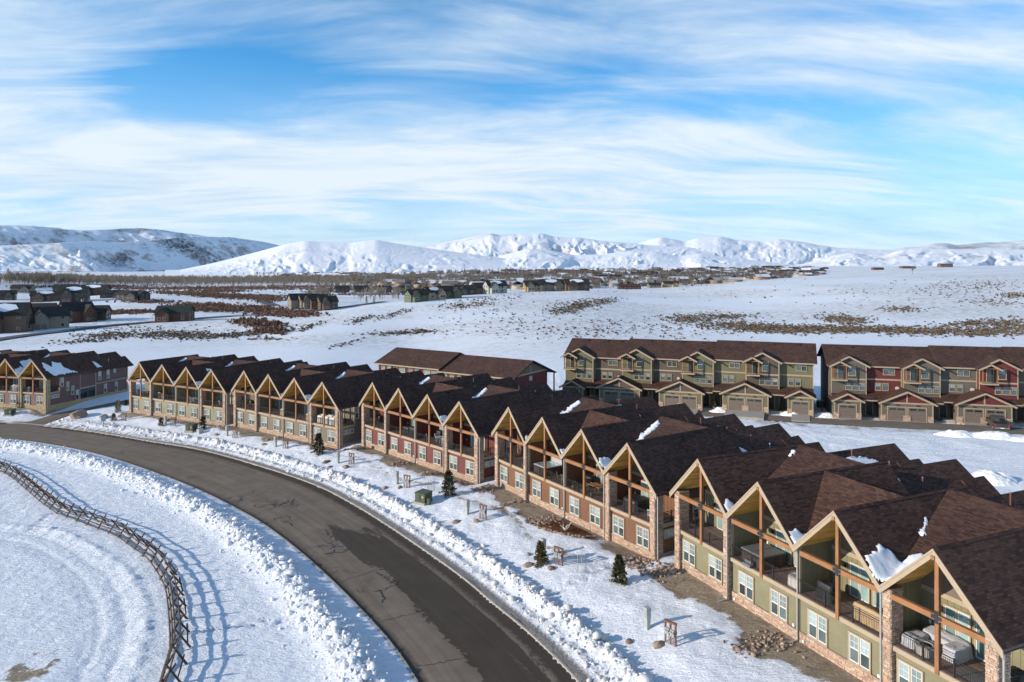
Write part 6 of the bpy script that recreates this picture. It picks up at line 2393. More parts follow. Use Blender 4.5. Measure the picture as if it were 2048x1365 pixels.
# valley road and drives
M['asphalt_far'] = paint('far asphalt', (0.085, 0.085, 0.09), 0.8, 0.15, 0.1)
def far_road(pts, w, lab, kind='structure'):
    ps = np.array([gp(u, v, 150.0)[:2] for u, v in pts])
    c = resample(ps, 4.0)
    V = []
    for i in range(len(c)):
        d = c[min(i + 1, len(c) - 1)] - c[max(i - 1, 0)]
        d = d / np.linalg.norm(d)
        nn = np.array([-d[1], d[0]]) * w / 2
        V += [c[i] + nn, c[i] - nn]
    V = np.array(V)
    z = BZ_LUT(V[:, 0], V[:, 1]) + 0.45
    F = [(2 * i + 1, 2 * i + 3, 2 * i + 2, 2 * i) for i in range(len(c) - 1)]
    o = link('road', fast_mesh('road', np.column_stack([V, z]), np.array(F), M['asphalt_far'], smooth=True))
    tag(o, lab, kind=kind)
far_road(((-60, 692), (0, 680), (60, 671), (120, 664), (200, 654), (300, 645), (400, 639), (500, 633), (580, 626), (660, 618), (720, 611), (770, 604)), 7.0, 'valley road curving past the far houses')
far_road(((530, 590), (522, 597), (532, 606), (548, 612)), 9.0, 'short bend of road beside the willow brush')

# ------------------------------------------------------------------ buck and rail fence
def fence():
    pole_me = []
    for i in range(4):
        mb = MB()
        rg2 = random.Random(i)
        n = 7
        prev = None
        for z, r in ((0, 1.12), (0.33, 1.05), (0.66, 0.95), (1.0, 0.82)):
            off = (rg2.uniform(-0.25, 0.25), rg2.uniform(-0.25, 0.25)) if 0 < z < 1 else (0, 0)
            cur = []
            for k in range(n):
                t = 2 * math.pi * k / n
                rr_ = r * rg2.uniform(0.9, 1.1)
                cur.append((off[0] + math.cos(t) * rr_, off[1] + math.sin(t) * rr_, z))
            if prev:
                for k in range(n):
                    mb.face([prev[k], prev[(k + 1) % n], cur[(k + 1) % n], cur[k]])
            else:
                mb.face(cur[::-1])
            prev = cur
        mb.face(prev)
        pole_me.append(mb.mesh('pole', [M['log']], True))
    F = FENCE
    s = np.concatenate([[0], np.cumsum(np.linalg.norm(np.diff(F, axis=0), axis=1))])
    n = int(s[-1] / 2.35)
    q = np.linspace(0.3, s[-1] - 0.3, n + 1)
    C = np.stack([np.interp(q, s, F[:, k]) for k in range(2)], 1)
    root = empty('buck_fence', (float(C[0, 0]), float(C[0, 1]), gz(*C[0])))
    tag(root, 'weathered buck and rail log fence curving across the snowy field', 'fence')
    o0 = Vector(root.location)
    rf = random.Random(21)
    def pole(name, a, b, r):
        a, b = Vector(a), Vector(b)
        o = link(name, rf.choice(pole_me), root)
        d = b - a
        o.location = a - o0
        o.rotation_mode = 'QUATERNION'
        o.rotation_quaternion = d.to_track_quat('Z', 'Y')
        o.scale = (r, r, d.length)
    tops = []
    for i in range(len(C)):
        d = C[min(i + 1, n)] - C[max(i - 1, 0)]
        d /= np.linalg.norm(d)
        nr = np.array([d[1], -d[0]])      # towards the near side of the field
        z = gz(*C[i])
        j = lambda m: rf.uniform(-m, m)
        cr = 1.02 + j(0.05)
        lo, hi = 0.72 + j(0.06), 0.30 + j(0.04)
        for sg in (1, -1):
            a = (C[i, 0] + nr[0] * sg * lo + d[0] * 0.05 * sg, C[i, 1] + nr[1] * sg * lo + d[1] * 0.05 * sg, z - 0.1)
            b = (C[i, 0] - nr[0] * sg * hi + d[0] * 0.05 * sg + j(0.05), C[i, 1] - nr[1] * sg * hi + d[1] * 0.05 * sg + j(0.05), z + 1.45 + j(0.08))
            pole('buck_pole', a, b, 0.078 + j(0.008))
        tops.append((np.array([C[i, 0], C[i, 1], z]), nr, d))
    for i in range(len(tops) - 1):
        (p, na, da), (p2, nb, db) = tops[i], tops[i + 1]
        for off, h in ((0.0, 1.12), (0.36, 0.86), (0.52, 0.55), (0.66, 0.22), (-0.50, 0.55)):
            if off < 0 and i % 2: continue
            sl_ = (p2 - p) / np.linalg.norm(p2 - p)
            e = rf.uniform(0.18, 0.4)
            a = p + np.array([na[0], na[1], 0]) * off + np.array([0, 0, h + rf.uniform(-0.04, 0.04)]) - sl_ * e
            b = p2 + np.array([nb[0], nb[1], 0]) * off + np.array([0, 0, h + rf.uniform(-0.04, 0.04)]) + sl_ * e
            pole('rail', a, b, 0.058 + rf.uniform(-0.006, 0.008))


M['log'] = timber('weathered grey brown log', (0.085, 0.057, 0.042), 2, 0.85)
fence()

# ------------------------------------------------------------------ trees of the yard
def spruce(name, label, loc, h, r, seed, mat, group=None, n=900, trunk=True):
    """tiered spruce: every bough carries many short needle sprays"""
    rng = np.random.default_rng(seed)
    V = []
    nb = int(26 + 12 * h)
    per = max(6, int(n / nb))
    for i in range(nb):
        t = ((i + rng.random()) / nb) ** 0.9
        z0 = h * (0.05 + 0.93 * t)
        L = (r * (1 - t) ** 0.8 + 0.06) * rng.uniform(0.75, 1.12)
        a = i * 2.399 + rng.normal(0, 0.25)
        dr = np.array([math.cos(a), math.sin(a), rng.uniform(0.05, 0.40) - 0.45 * (1 - t)])
        sd = np.array([-math.sin(a), math.cos(a), 0])
        for k in range(per):
            s = (k + rng.random()) / per
            c = np.array([0, 0, z0]) + dr * L * s
            w = L * 0.34 * (1 - 0.6 * s)
            tipd = dr * 0.6 + sd * rng.normal(0, 0.8) + np.array([0, 0, rng.normal(0.0, 0.35)])
            tipd = tipd / np.linalg.norm(tipd)
            ln = 0.15 * h ** 0.5 * rng.uniform(0.7, 1.4)
            p = c + sd * rng.normal(0, w * 0.45)
            q = np.cross(tipd, rng.normal(0, 1, 3))
            q = q / (np.linalg.norm(q) + 1e-9) * ln * 0.24
            V += [p, p + tipd * ln * 0.5 + q, p + tipd * ln, p + tipd * ln * 0.5 - q]
    V = np.array(V)
    root = empty(name, loc)
    tag(root, label, 'tree', group)
    link('crown', fast_mesh('crown', V, np.arange(len(V)).reshape(-1, 4), mat), root)
    MB().tube((0, 0, -0.3), (0, 0, h * 0.92), 0.022 * h, 0.006, 7).build('trunk', M['bark'], root)
    return root


def yard(u, v, drop):
    """photo position of a foot on the lawn -> ground point"""
    x, y = px_plane(u, v, drop)
    for _ in range(4):
        z = gz(x, y)
        y2 = (CAMZ - z) * FPX / (v - VH)
        x, y = (u - 1024) / FPX * y2, y2
    return (x, y, gz(x, y))


def ppm(y): return FPX / y


SPR = [
    (1081, 1130, 46, 0.42, 'needle_dry', 'yellowed young spruce in front of a meter rack on the lawn'),
    (1238, 1166, 56, 0.36, 'needle', 'dark narrow spruce on the lawn before the olive building'),
    (897, 991, 50, 0.44, 'needle', 'broad dark spruce by the transformer at the red building'),
    (637, 908, 42, 0.42, 'needle', 'dark spruce before the last unit of the taupe building'),
    (322, 854, 17, 0.45, 'needle_dry', 'low yellowish spruce before the sage building'),
    (406, 858, 27, 0.40, 'needle', 'dark spruce before the right end of the sage building'),
    (41, 826, 21, 0.5, 'needle', 'dark bushy spruce before the mauve building'),
    (133, 812, 16, 0.45, 'needle_blue', 'bluish small spruce beside the end of the mauve building'),
    (236, 826, 26, 0.32, 'needle_dry', 'slim spruce at the corner of the side street'),
    (227, 842, 15, 0.55, 'needle_dry', 'dry rounded shrub at the street corner'),
    (1427, 820, 21, 0.36, 'needle_dry', 'small spruce in front of the moss green building, left one'),
    (1563, 826, 21, 0.36, 'needle_dry', 'small spruce in front of the moss green building, right one'),
    (1739, 833, 23, 0.34, 'needle_dry', 'small spruce in front of the red and taupe building, left one'),
    (1897, 839, 24, 0.36, 'needle_dry', 'small spruce before the garages beside the parked pickup'),
    (252, 812, 12, 0.45, 'needle', 'tiny dark spruce beside the sage corner pillar'),
    (1500 // 1 - 1373, 802, 9, 0.5, 'needle_blue', 'tiny spruce at the rear of the mauve building'),
]
for i, (u, v, hp_, rr_, mt, lab) in enumerate(SPR):
    loc = yard(u, v, 0.6)
    h = hp_ / ppm(loc[1])
    spruce('spruce_tree', lab, loc, h * 0.97, h * rr_ * 0.80, 200 + i, M[mt], n=1700 if hp_ > 30 else 800)
for i, (u, v, hp_, lab) in enumerate(((207, 643, 22, 'dark spruce right of the red brown log house'), (199, 643, 17, 'smaller spruce between log wing and taller spruce'), (190, 645, 20, 'spruce in front of the brown log wing'), (333, 643, 19, 'spruce before the green roofed house'),
                                       (487, 640, 13, 'lone spruce beside the valley road'), (733, 607, 14, 'spruce left of the crest houses'), (748, 607, 14, 'second spruce left of the crest houses'), (840, 604, 15, 'tall spruce at the first crest house'), (860, 600, 11, 'spruce between the crest houses'), (168, 604, 16, 'spruce in the middle valley cluster'))):
    x, y, z = gp(u, v, 150.0)
    h = hp_ / ppm(y)
    spruce('spruce_tree', lab, (x, y, z), h, h * 0.24, 260 + i, M['needle'], n=500)


def bare_tree(name, label, loc, h, seed, mat, levels=3, spread=0.5, r0=None, group=None, stake=False):
    """leafless young tree: trunk and branches as tapering tubes"""
    rng = random.Random(seed)
    root = empty(name, loc)
    tag(root, label, 'tree', group)
    r0 = r0 or h * 0.010
    tr, br = MB(), MB()
    pts = [Vector((0, 0, -0.2))]
    for i in range(1, 7):
        pts.append(Vector((rng.uniform(-0.02, 0.02) * h, rng.uniform(-0.02, 0.02) * h, h * i / 6)))
    for i in range(6):
        tr.tube(pts[i], pts[i + 1], r0 * (1 - i / 7), r0 * (1 - (i + 1) / 7), 5, caps=False)
    def grow(p, d, L, r, lv):
        e = p + d * L
        br.tube(p, e, r, r * 0.4, 4, caps=False)
        if lv > 0:
            for k in range(3):
                t = rng.uniform(0.3, 1.0)
                nd = (d + Vector((rng.gauss(0, 0.5), rng.gauss(0, 0.5), rng.uniform(0, 0.5)))).normalized()
                grow(p + d * L * t, nd, L * rng.uniform(0.4, 0.65), r * 0.55, lv - 1)
    for k in range(9):
        t = 0.25 + 0.7 * k / 9
        a = rng.uniform(0, 6.28)
        d = Vector((math.cos(a) * spread, math.sin(a) * spread, 1 - spread * 0.4)).normalized()
        i = min(5, int(t * 6))
        p = pts[i].lerp(pts[i + 1], t * 6 - i)
        grow(p, d, h * 0.30 * (1.1 - t), r0 * 0.45, levels - 1)
    tr.build('trunk', mat, root)
    br.build('branches', mat, root)
    if stake:
        for sg in (-1, 1):
            MB().tube((0.35 * sg, 0.1, -0.3), (0.35 * sg, 0.1, 1.5), 0.03, 0.03, 5).build('stake', M['pipe_grey'], root)
    return root


for i, (u, v, hp_, lab, st) in enumerate(((1164, 1150, 74, 'thin leafless sapling between stakes before the mulch bed', True), (1222, 1186, 56, 'bare sapling left of the dark narrow spruce', False), (862, 984, 44, 'bare sapling behind the green transformer', True), (901, 993, 46, 'thin sapling in front of the broad dark spruce', False),
                                          (637, 910, 30, 'staked sapling in front of the taupe building spruce', True), (412, 860, 24, 'bare sapling beside the dark sage spruce', False), (377, 850, 22, 'bare sapling before the sage building mulch strip', False), (604, 900, 22, 'bare sapling before the taupe building', False), (236, 828, 36, 'thin pale sapling in front of the slim corner spruce', False), (73, 818, 14, 'short sapling before the mauve building end pillar', False))):
    loc = yard(u, v, 0.6)
    bare_tree('sapling', lab, loc, hp_ / ppm(loc[1]), 300 + i, M['aspen'], 2, 0.45, r0=0.024, stake=st)
for i, (u, v, hp_, lab) in enumerate(((10, 662, 36, 'tall aspen at the left edge before the timber house'), (22, 663, 40, 'tallest pale aspen before the timber house'), (34, 662, 34, 'aspen at the right of the timber house'), (62, 640, 30, 'bare aspen between the valley houses'), (348, 643, 21, 'white aspen before the green roofed house, left one'), (358, 643, 21, 'white aspen before the green roofed house, second'), (368, 643, 24, 'white aspen before the green roofed house, third'), (382, 642, 24, 'white aspen at the right end of the green roofed house'), (305, 643, 18, 'bare tree left of the green roofed house'), (468, 640, 18, 'bare tree beside the lone roadside spruce'), (175, 602, 16, 'bare aspen in the middle valley cluster'))):
    x, y, z = gp(u, v, 150.0)
    h = hp_ / ppm(y)
    bare_tree('aspen_tree', lab, (x, y, z), h, 340 + i, M['aspen'], 3, 0.42, r0=h * 0.018)

# ------------------------------------------------------------------ utilities on the lawn
M['util_grey'] = paint('grey enamel', (0.36, 0.39, 0.37), 0.4, 0.06)
M['util_green'] = paint('dull green enamel', (0.075, 0.095, 0.062), 0.45, 0.1)
M['rust_wood'] = timber('stained rack timber', (0.17, 0.07, 0.038), 2, 0.7)
M['meter'] = paint('meter glass grey', (0.40, 0.41, 0.42), 0.3, 0.1)
M['rock'] = stone_mat('field stone', [(0.0, (0.20, 0.13, 0.10)), (0.5, (0.30, 0.22, 0.17)), (1.0, (0.40, 0.31, 0.24))])


def pedestal_proto():
    r = empty('pedestal_box')
    MB().box(-0.17, 0.17, -0.14, 0.14, -0.4, 1.42).build('housing', M['util_grey'], r)
    MB().box(-0.20, 0.20, -0.19, 0.16, 0.75, 1.50).build('cabinet', M['util_grey'], r)
    MB().box(-0.21, 0.21, -0.20, 0.17, 1.50, 1.53).build('cap', M['util_grey'], r)
    MB().box(-0.13, 0.13, -0.205, -0.19, 0.85, 1.38).build('door', M['pipe_grey'], r)
    return r


def rack_proto():
    r = empty('meter_rack')
    for x in (-0.62, 0.0, 0.62):
        MB().box(x - 0.07, x + 0.07, -0.07, 0.07, -0.4, 1.62).build('post', M['rust_wood'], r)
    MB().box(-0.74, 0.74, -0.10, 0.10, 1.62, 1.76).build('header', M['rust_wood'], r)
    MB().box(-0.70, 0.70, 0.07, 0.11, 0.9, 1.12).build('backboard', M['rust_wood'], r)
    for i, x in enumerate((-0.42, -0.16, 0.20, 0.46)):
        b = MB().box(x - 0.10, x + 0.10, -0.20, -0.075, 0.72, 1.22).build('meter_box', M['util_grey'], r)
        MB().tube((x, -0.20, 1.02), (x, -0.31, 1.02), 0.085, 0.075, 10).build('dial', M['meter'], b)
        MB().tube((x, -0.12, -0.3), (x, -0.12, 0.72), 0.03, 0.03, 6).build('conduit', M['pipe_grey'], b)
    return r


def place(proto, first, u, v, label, cat, group, rz, drop=0.5):
    loc = yard(u, v, drop)
    o = proto if first else copy_tree(proto)
    o.location = loc
    if cat == 'meter rack': o.scale = (0.66, 0.8, 0.86)
    o.rotation_euler = (0, 0, rz)
    return tag(o, label, cat, group)


def row_rot(key):
    d = ROWS[key][2]
    return math.atan2(-math.cos(R(d)), -math.sin(R(d)))


pp = pedestal_proto()
for i, (u, v, k, lab) in enumerate(((1295, 1258, 5, 'grey utility pedestal before the olive building, nearest to us'), (935, 1029, 4, 'grey pedestal right of the green transformer before the brown building'), (1087, 1112, 4, 'grey pedestal half hidden behind the yellowed spruce'), (794, 968, 3, 'grey pedestal on the snow before the red building'), (676, 927, 2, 'grey pedestal at the gap between taupe and red buildings'), (551, 894, 2, 'grey pedestal before the middle of the taupe building'), (454, 872, 2, 'grey pedestal near the gap between sage and taupe'), (331, 850, 1, 'grey pedestal before the second unit of the sage building'))):
    place(pp, i == 0, u, v, lab, 'utility box', 'grey pedestals on the lawn', row_rot(k))
rp = rack_proto()
for i, (u, v, k, lab) in enumerate(((1341, 1288, 5, 'wooden meter rack before the olive building, nearest to us'), (966, 1039, 4, 'wooden meter rack before the brown building left end'), (1117, 1130, 4, 'wooden meter rack right of the yellowed spruce'), (814, 976, 3, 'wooden meter rack before the red building'), (703, 929, 3, 'wooden meter rack at the left end of the red building'), (571, 898, 2, 'wooden meter rack before the taupe building'), (470, 876, 2, 'wooden meter rack at the left end of the taupe building'), (346, 853, 1, 'wooden meter rack before the sage building'), (248, 842, 1, 'wooden meter rack at the street corner by the sage building'))):
    place(rp, i == 0, u, v, lab, 'meter rack', 'wooden meter racks on the lawn', row_rot(k) + R(18))


def transformer_proto():
    r = empty('transformer_box')
    MB().box(-0.85, 0.85, -0.8, 0.8, -0.3, 0.12).build('pad', M['concrete'], r)
    mb = MB()
    mb.box(-0.72, 0.72, -0.62, 0.66, 0.12, 1.05)
    mb.build('housing', M['util_green'], r)
    mb = MB()
    mb.slab([(-0.76, -0.68, 1.12), (0.76, -0.68, 1.12), (0.76, 0.70, 1.20), (-0.76, 0.70, 1.20)], 0.12)
    mb.build('lid', M['util_green'], r)
    MB().box(-0.02, 0.02, -0.645, -0.62, 0.2, 1.0).build('door_seam', M['metal_dark'], r)
    MB().box(0.05, 0.12, -0.67, -0.62, 0.55, 0.68).build('lock', M['metal_dark'], r)
    MB().box(0.28, 0.52, -0.63, -0.618, 0.62, 0.82).build('warning_plate', paint('yellow plate', (0.6, 0.45, 0.05), 0.5, 0.05), r)
    return r


tp = transformer_proto()
for i, (u, v, k, lab) in enumerate(((847, 1004, 3, 'green transformer box on the snow before the red building'), (383, 862, 1, 'green transformer box before the sage building'), (20, 831, 'L', 'green transformer box before the mauve building'))):
    place(tp, i == 0, u, v, lab, 'transformer', 'green transformer boxes', row_rot(k) + R(12))
for i, (u, v, c, lab) in enumerate(((858, 1010, 'util_green', 'short green marker post beside the transformer'), (400, 867, 'util_grey', 'low grey junction box beside the sage transformer'), (27, 833, 'util_green', 'short green post beside the mauve transformer'))):
    x, y, z = yard(u, v, 0.6)
    r = empty('junction_box', (x, y, z), row_rot(2))
    tag(r, lab, 'utility box')
    w = 0.16 if c == 'util_green' else 0.38
    MB().box(-w, w, -w, w, -0.3, 0.62).build('housing', M[c], r)
    MB().box(-w - 0.02, w + 0.02, -w - 0.02, w + 0.02, 0.62, 0.70).build('cap', M[c], r)

# street sign at the corner
x, y, z = yard(207, 858, 0.9)
sg = empty('street_sign', (x, y, z), R(20))
tag(sg, 'small blue grey sign on a post at the street corner', 'sign')
MB().box(-0.04, 0.04, -0.03, 0.03, -0.3, 1.9).build('post', M['metal_dark'], sg)
MB().box(-0.36, 0.36, -0.05, -0.03, 1.1, 1.95).build('board', paint('blue grey sign', (0.30, 0.42, 0.52), 0.4, 0.05), sg)


# rocks: single boulders and stone drains
def boulder_mesh(seed, sub=2):
    import bmesh
    bm = bmesh.new()
    bmesh.ops.create_icosphere(bm, subdivisions=sub, radius=1.0)
    rng = random.Random(seed)
    ax = (rng.uniform(0.8, 1.3), rng.uniform(0.7, 1.0), rng.uniform(0.5, 0.75))
    for v in bm.verts:
        n = 1 + rng.uniform(-0.16, 0.16)
        v.co = Vector((v.co.x * ax[0], v.co.y * ax[1], v.co.z * ax[2])) * n
    me = bpy.data.meshes.new('rock')
    bm.to_mesh(me)
    bm.free()
    me.materials.append(M['rock'])
    return me


BM_ = [boulder_mesh(i) for i in range(4)]
for i, (u, v, s, lab) in enumerate(((914, 1045, 0.42, 'rock left of the brown building meter rack'), (953, 1044, 0.38, 'rock just below the brown building meter rack'), (1058, 1131, 0.42, 'reddish rock left of the yellowed spruce'), (1103, 1138, 0.36, 'rock below the yellowed spruce'), (1319, 1291, 0.42, 'dark rock left of the nearest meter rack'), (1258, 1285, 0.30, 'small rock left of the nearest pedestal'), (653, 925, 0.50, 'rock left of the gap between taupe and red'), (692, 935, 0.50, 'rock nearest the street before the red building'), (770, 977, 0.38, 'rock left of the red building pedestal'), (800, 977, 0.38, 'rock below the red building meter rack'), (660, 935, 0.35, 'small rock close to the street bank'), (528, 890, 0.45, 'rock before the taupe building, left one'), (433, 870, 0.4, 'rock near the sage corner'), (1057, 1110, 0.25, 'small rock above the reddish one'))):
    x, y, z = yard(u, v, 0.6)
    o = link('rock', BM_[i % 4])
    o.location = (x, y, z + 0.02)
    o.scale = (s, s, s)
    o.rotation_euler = (0, 0, i * 1.7)
    tag(o, lab, 'rock', 'rocks on the lawn')
for (u, v, s, lab) in ((159, 834, 1.9, 'large brown boulder at the side street corner'), (208, 838, 1.0, 'boulder behind the blue grey sign')):
    x, y, z = yard(u, v, 0.7)
    o = link('boulder', BM_[1])
    o.location = (x, y, z + 0.1)
    o.scale = (s, s * 0.9, s)
    tag(o, lab, 'boulder')


def world_pt(key, s, b):
    cx, cy, th, z = ROWS[key]
    d = (math.sin(R(th)), math.cos(R(th)))
    return (cx - d[0] * s + d[1] * b, cy - d[1] * s - d[0] * b)


rd = np.random.default_rng(77)
NM = {'L': 'mauve', 1: 'sage', 2: 'taupe', 3: 'red', 4: 'brown', 5: 'olive'}
for key, lst in ((5, ((-0.6, 1.3, -4.6, 'middle'), (-13.2, 1.6, -3.4, 'left end'))), (4, ((-12.9, 1.5, -3.2, 'left end'), (0.0, 1.3, -4.0, 'middle'), (13.2, 1.6, -3.4, 'right end'), (-6.8, 0.6, -3.0, 'second unit'))), (3, ((-13.0, 1.6, -3.0, 'left end'), (-0.2, 1.2, -3.2, 'middle'), (6.4, 0.6, -3.0, 'fourth unit'), (12.8, 1.0, -2.6, 'right end'))), (2, ((13.2, 1.4, -2.4, 'right end'), (0, 0.7, -2.6, 'middle'), (-13.2, 1.2, -2.2, 'left end'))), (1, ((13.0, 1.2, -2.2, 'right end'), (0, 0.6, -2.2, 'middle')))):
    for s0, ws, b1, wh in lst:
        n = int(70 * ws + 40)
        ss = s0 + rd.normal(0, 0.5, n) * ws
        bb = rd.uniform(b1, -0.1, n)
        P = np.array([world_pt(key, s, b) for s, b in zip(ss, bb)])
        zz = gzs(P[:, 0], P[:, 1])
        o = blob_cloud('drain_stones', np.column_stack([P, zz + 0.04]), np.exp(rd.normal(-2.3, 0.35, n)), M['rock'], int(abs(s0) * 10) + 7, squash=0.7)
        tag(o, 'stone drain at the %s of the %s building' % (wh, NM[key]), 'stones', kind='stuff')


# mulch bed in front of the brown building
def mulch():
    pts = [world_pt(4, s, b) for s, b in ((0.5, -0.3), (5.9, -0.3), (6.2, -1.9), (4.6, -3.2), (1.2, -3.9), (-0.2, -2.6))]
    root = empty('mulch_bed', (*pts[0], 0))
    tag(root, 'rust brown mulch bed with bleached driftwood before the brown building', 'flower bed')
    o0 = Vector(root.location)
    mb = MB()
    P3 = [(x - o0.x, y - o0.y, gz(x, y) + 0.06) for x, y in pts]
    mb.slab(P3[::-1] if False else P3, 0.3)
    if Vector(P3[1]).cross(Vector(P3[2])).z < 0: pass
    mb.build('mulch', M['mulch'], root)
    rng = np.random.default_rng(3)
    a, b, c_ = [np.array(p) for p in (P3[0], P3[1], P3[4])]
    n = 500
    q = rng.random((n, 2))
    ctr = a + (b - a) * q[:, :1] * 0.95 + (c_ - a) * q[:, 1:] * 0.85
    ch = tufts('mulch_chips', ctr + np.array([0, 0, 0.02]), rng.uniform(0.08, 0.2, n), M['mulch'], 9, nb=4, up=0.4, wide=0.3)
    ch.parent = root
    e = MB()
    bl = []
    for i in range(len(P3)):
        p, q2 = np.array(P3[i]), np.array(P3[(i + 1) % len(P3)])
        if i == 0: continue
        m = int(np.linalg.norm(q2 - p) / 0.32)
        for k in range(m): bl.append(p + (q2 - p) * (k + 0.5) / m + rng.normal(0, 0.04, 3))
    for k, p in enumerate(bl):
        o = link('edging_stone', BM_[k % 4], root)
        o.location = tuple(p)
        s = 0.15 + 0.06 * rng.random()
        o.scale = (s, s, s)
        o.rotation_euler = (0, 0, k)
    dw = MB()
    x0, y0 = world_pt(4, 3.6, -2.2)
    zb = gz(x0, y0) - o0.z
    base = Vector((x0 - o0.x, y0 - o0.y, zb + 0.1))
    rr2 = random.Random(4)
    for k in range(7):
        p = base
        d = Vector((rr2.uniform(-1, 1), rr2.uniform(-1, 1), rr2.uniform(0.1, 0.7))).normalized()
        for j in range(3):
            e2 = p + d * rr2.uniform(0.25, 0.5)
            dw.tube(p, e2, 0.06 - 0.016 * j, 0.045 - 0.016 * j, 6)
            p = e2
            d = (d + Vector((rr2.uniform(-.5, .5), rr2.uniform(-.5, .5), rr2.uniform(-.2, .4)))).normalized()
    dw.build('driftwood', M['aspen'], root)


M['mulch'] = brush_mat('bark mulch', (0.075, 0.028, 0.012), (0.20, 0.085, 0.035))
mulch()

# snow heaps between the rear lane and the row
def heap(u, v, rx, ry, h, seed, lab, drop=0.25):
    x, y = px_plane(u, v, drop)
    z = gz(x, y)
    n = 40
    g = np.linspace(-1.25, 1.25, n)
    X, Y = np.meshgrid(g, g)
    rr_ = np.hypot(X, Y)
    nz = fbm(X * 2.2 + seed * 3.1, Y * 2.2, 5, seed)
    Z = np.clip(1 - rr_ ** 2, -0.3, 1) * (0.55 + 0.9 * nz) * h + (fbm(X * 7, Y * 7, 3, seed) - 0.5) * 0.5 * h
    Z = np.where(rr_ > 1.0, -0.4, Z)
    i = np.arange(n * n).reshape(n, n)
    F = np.stack([i[:-1, :-1].ravel(), i[:-1, 1:].ravel(), i[1:, 1:].ravel(), i[1:, :-1].ravel()], 1)
    o = link('snow_heap', fast_mesh('snow_heap', np.stack([X.ravel() * rx, Y.ravel() * ry, Z.ravel()], 1), F, M['snow_chunk'], smooth=True))
    o.location = (x, y, z)
    o.rotation_euler = (0, 0, R(-20))
    tag(o, lab, 'snow heap', 'ploughed snow heaps')


heap(1915, 874, 3.0, 1.7, 0.75, 1, 'tallest snow heap below the rear lane, left peak')
heap(1990, 878, 3.4, 1.8, 0.85, 2, 'snow heap in the middle of the three below the lane')
heap(2050, 884, 2.6, 1.6, 0.5, 3, 'snow heap cut off at the right edge below the lane')
heap(1985, 968, 2.6, 1.8, 1.1, 4, 'gritty snow heap behind the olive building')
heap(1442, 826, 2.2, 1.3, 0.8, 5, 'small snow heap right of the left moss building spruce')
heap(1585, 831, 2.0, 1.2, 0.8, 6, 'small snow heap right of the right moss building spruce')
heap(1650, 832, 2.2, 1.2, 0.6, 7, 'low snow heap by the hydrant between the three storey buildings')

# hydrant and bin between the three storey buildings
x, y, z = yard(1644, 826, 0.25)
hy = empty('fire_hydrant', (x, y, z))
tag(hy, 'red fire hydrant in the gap between the three storey buildings', 'hydrant')
MB().lathe([(0.18, -0.2), (0.18, 0.06), (0.12, 0.08), (0.12, 0.62), (0.16, 0.64), (0.15, 0.72), (0.05, 0.86)], 12).build('barrel', paint('red enamel', (0.5, 0.03, 0.03), 0.4, 0.05), hy)
for sg_ in (-1, 1):
    MB().tube((0, 0, 0.45), (0.24 * sg_, 0, 0.45), 0.07, 0.07, 8).build('outlet', paint('red cap', (0.5, 0.03, 0.03), 0.4, 0.05), hy)
MB().tube((0.1, 0.1, 0.0), (0.1, 0.1, 1.9), 0.02, 0.02, 6).build('marker_rod', paint('red white rod', (0.6, 0.1, 0.1), 0.4, 0.05), hy)
x, y, z = yard(1643, 815, 0.1)
bn = empty('trash_bin', (x, y, z))
tag(bn, 'dark green bin in the gap between the three storey buildings', 'bin')
MB().box(-0.7, 0.7, -0.5, 0.5, 0, 1.1).build('body', M['util_green'], bn)
MB().slab([(-0.75, -0.55, 1.12), (0.75, -0.55, 1.12), (0.75, 0.55, 1.25), (-0.75, 0.55, 1.25)], 0.1).build('lid', M['util_green'], bn)


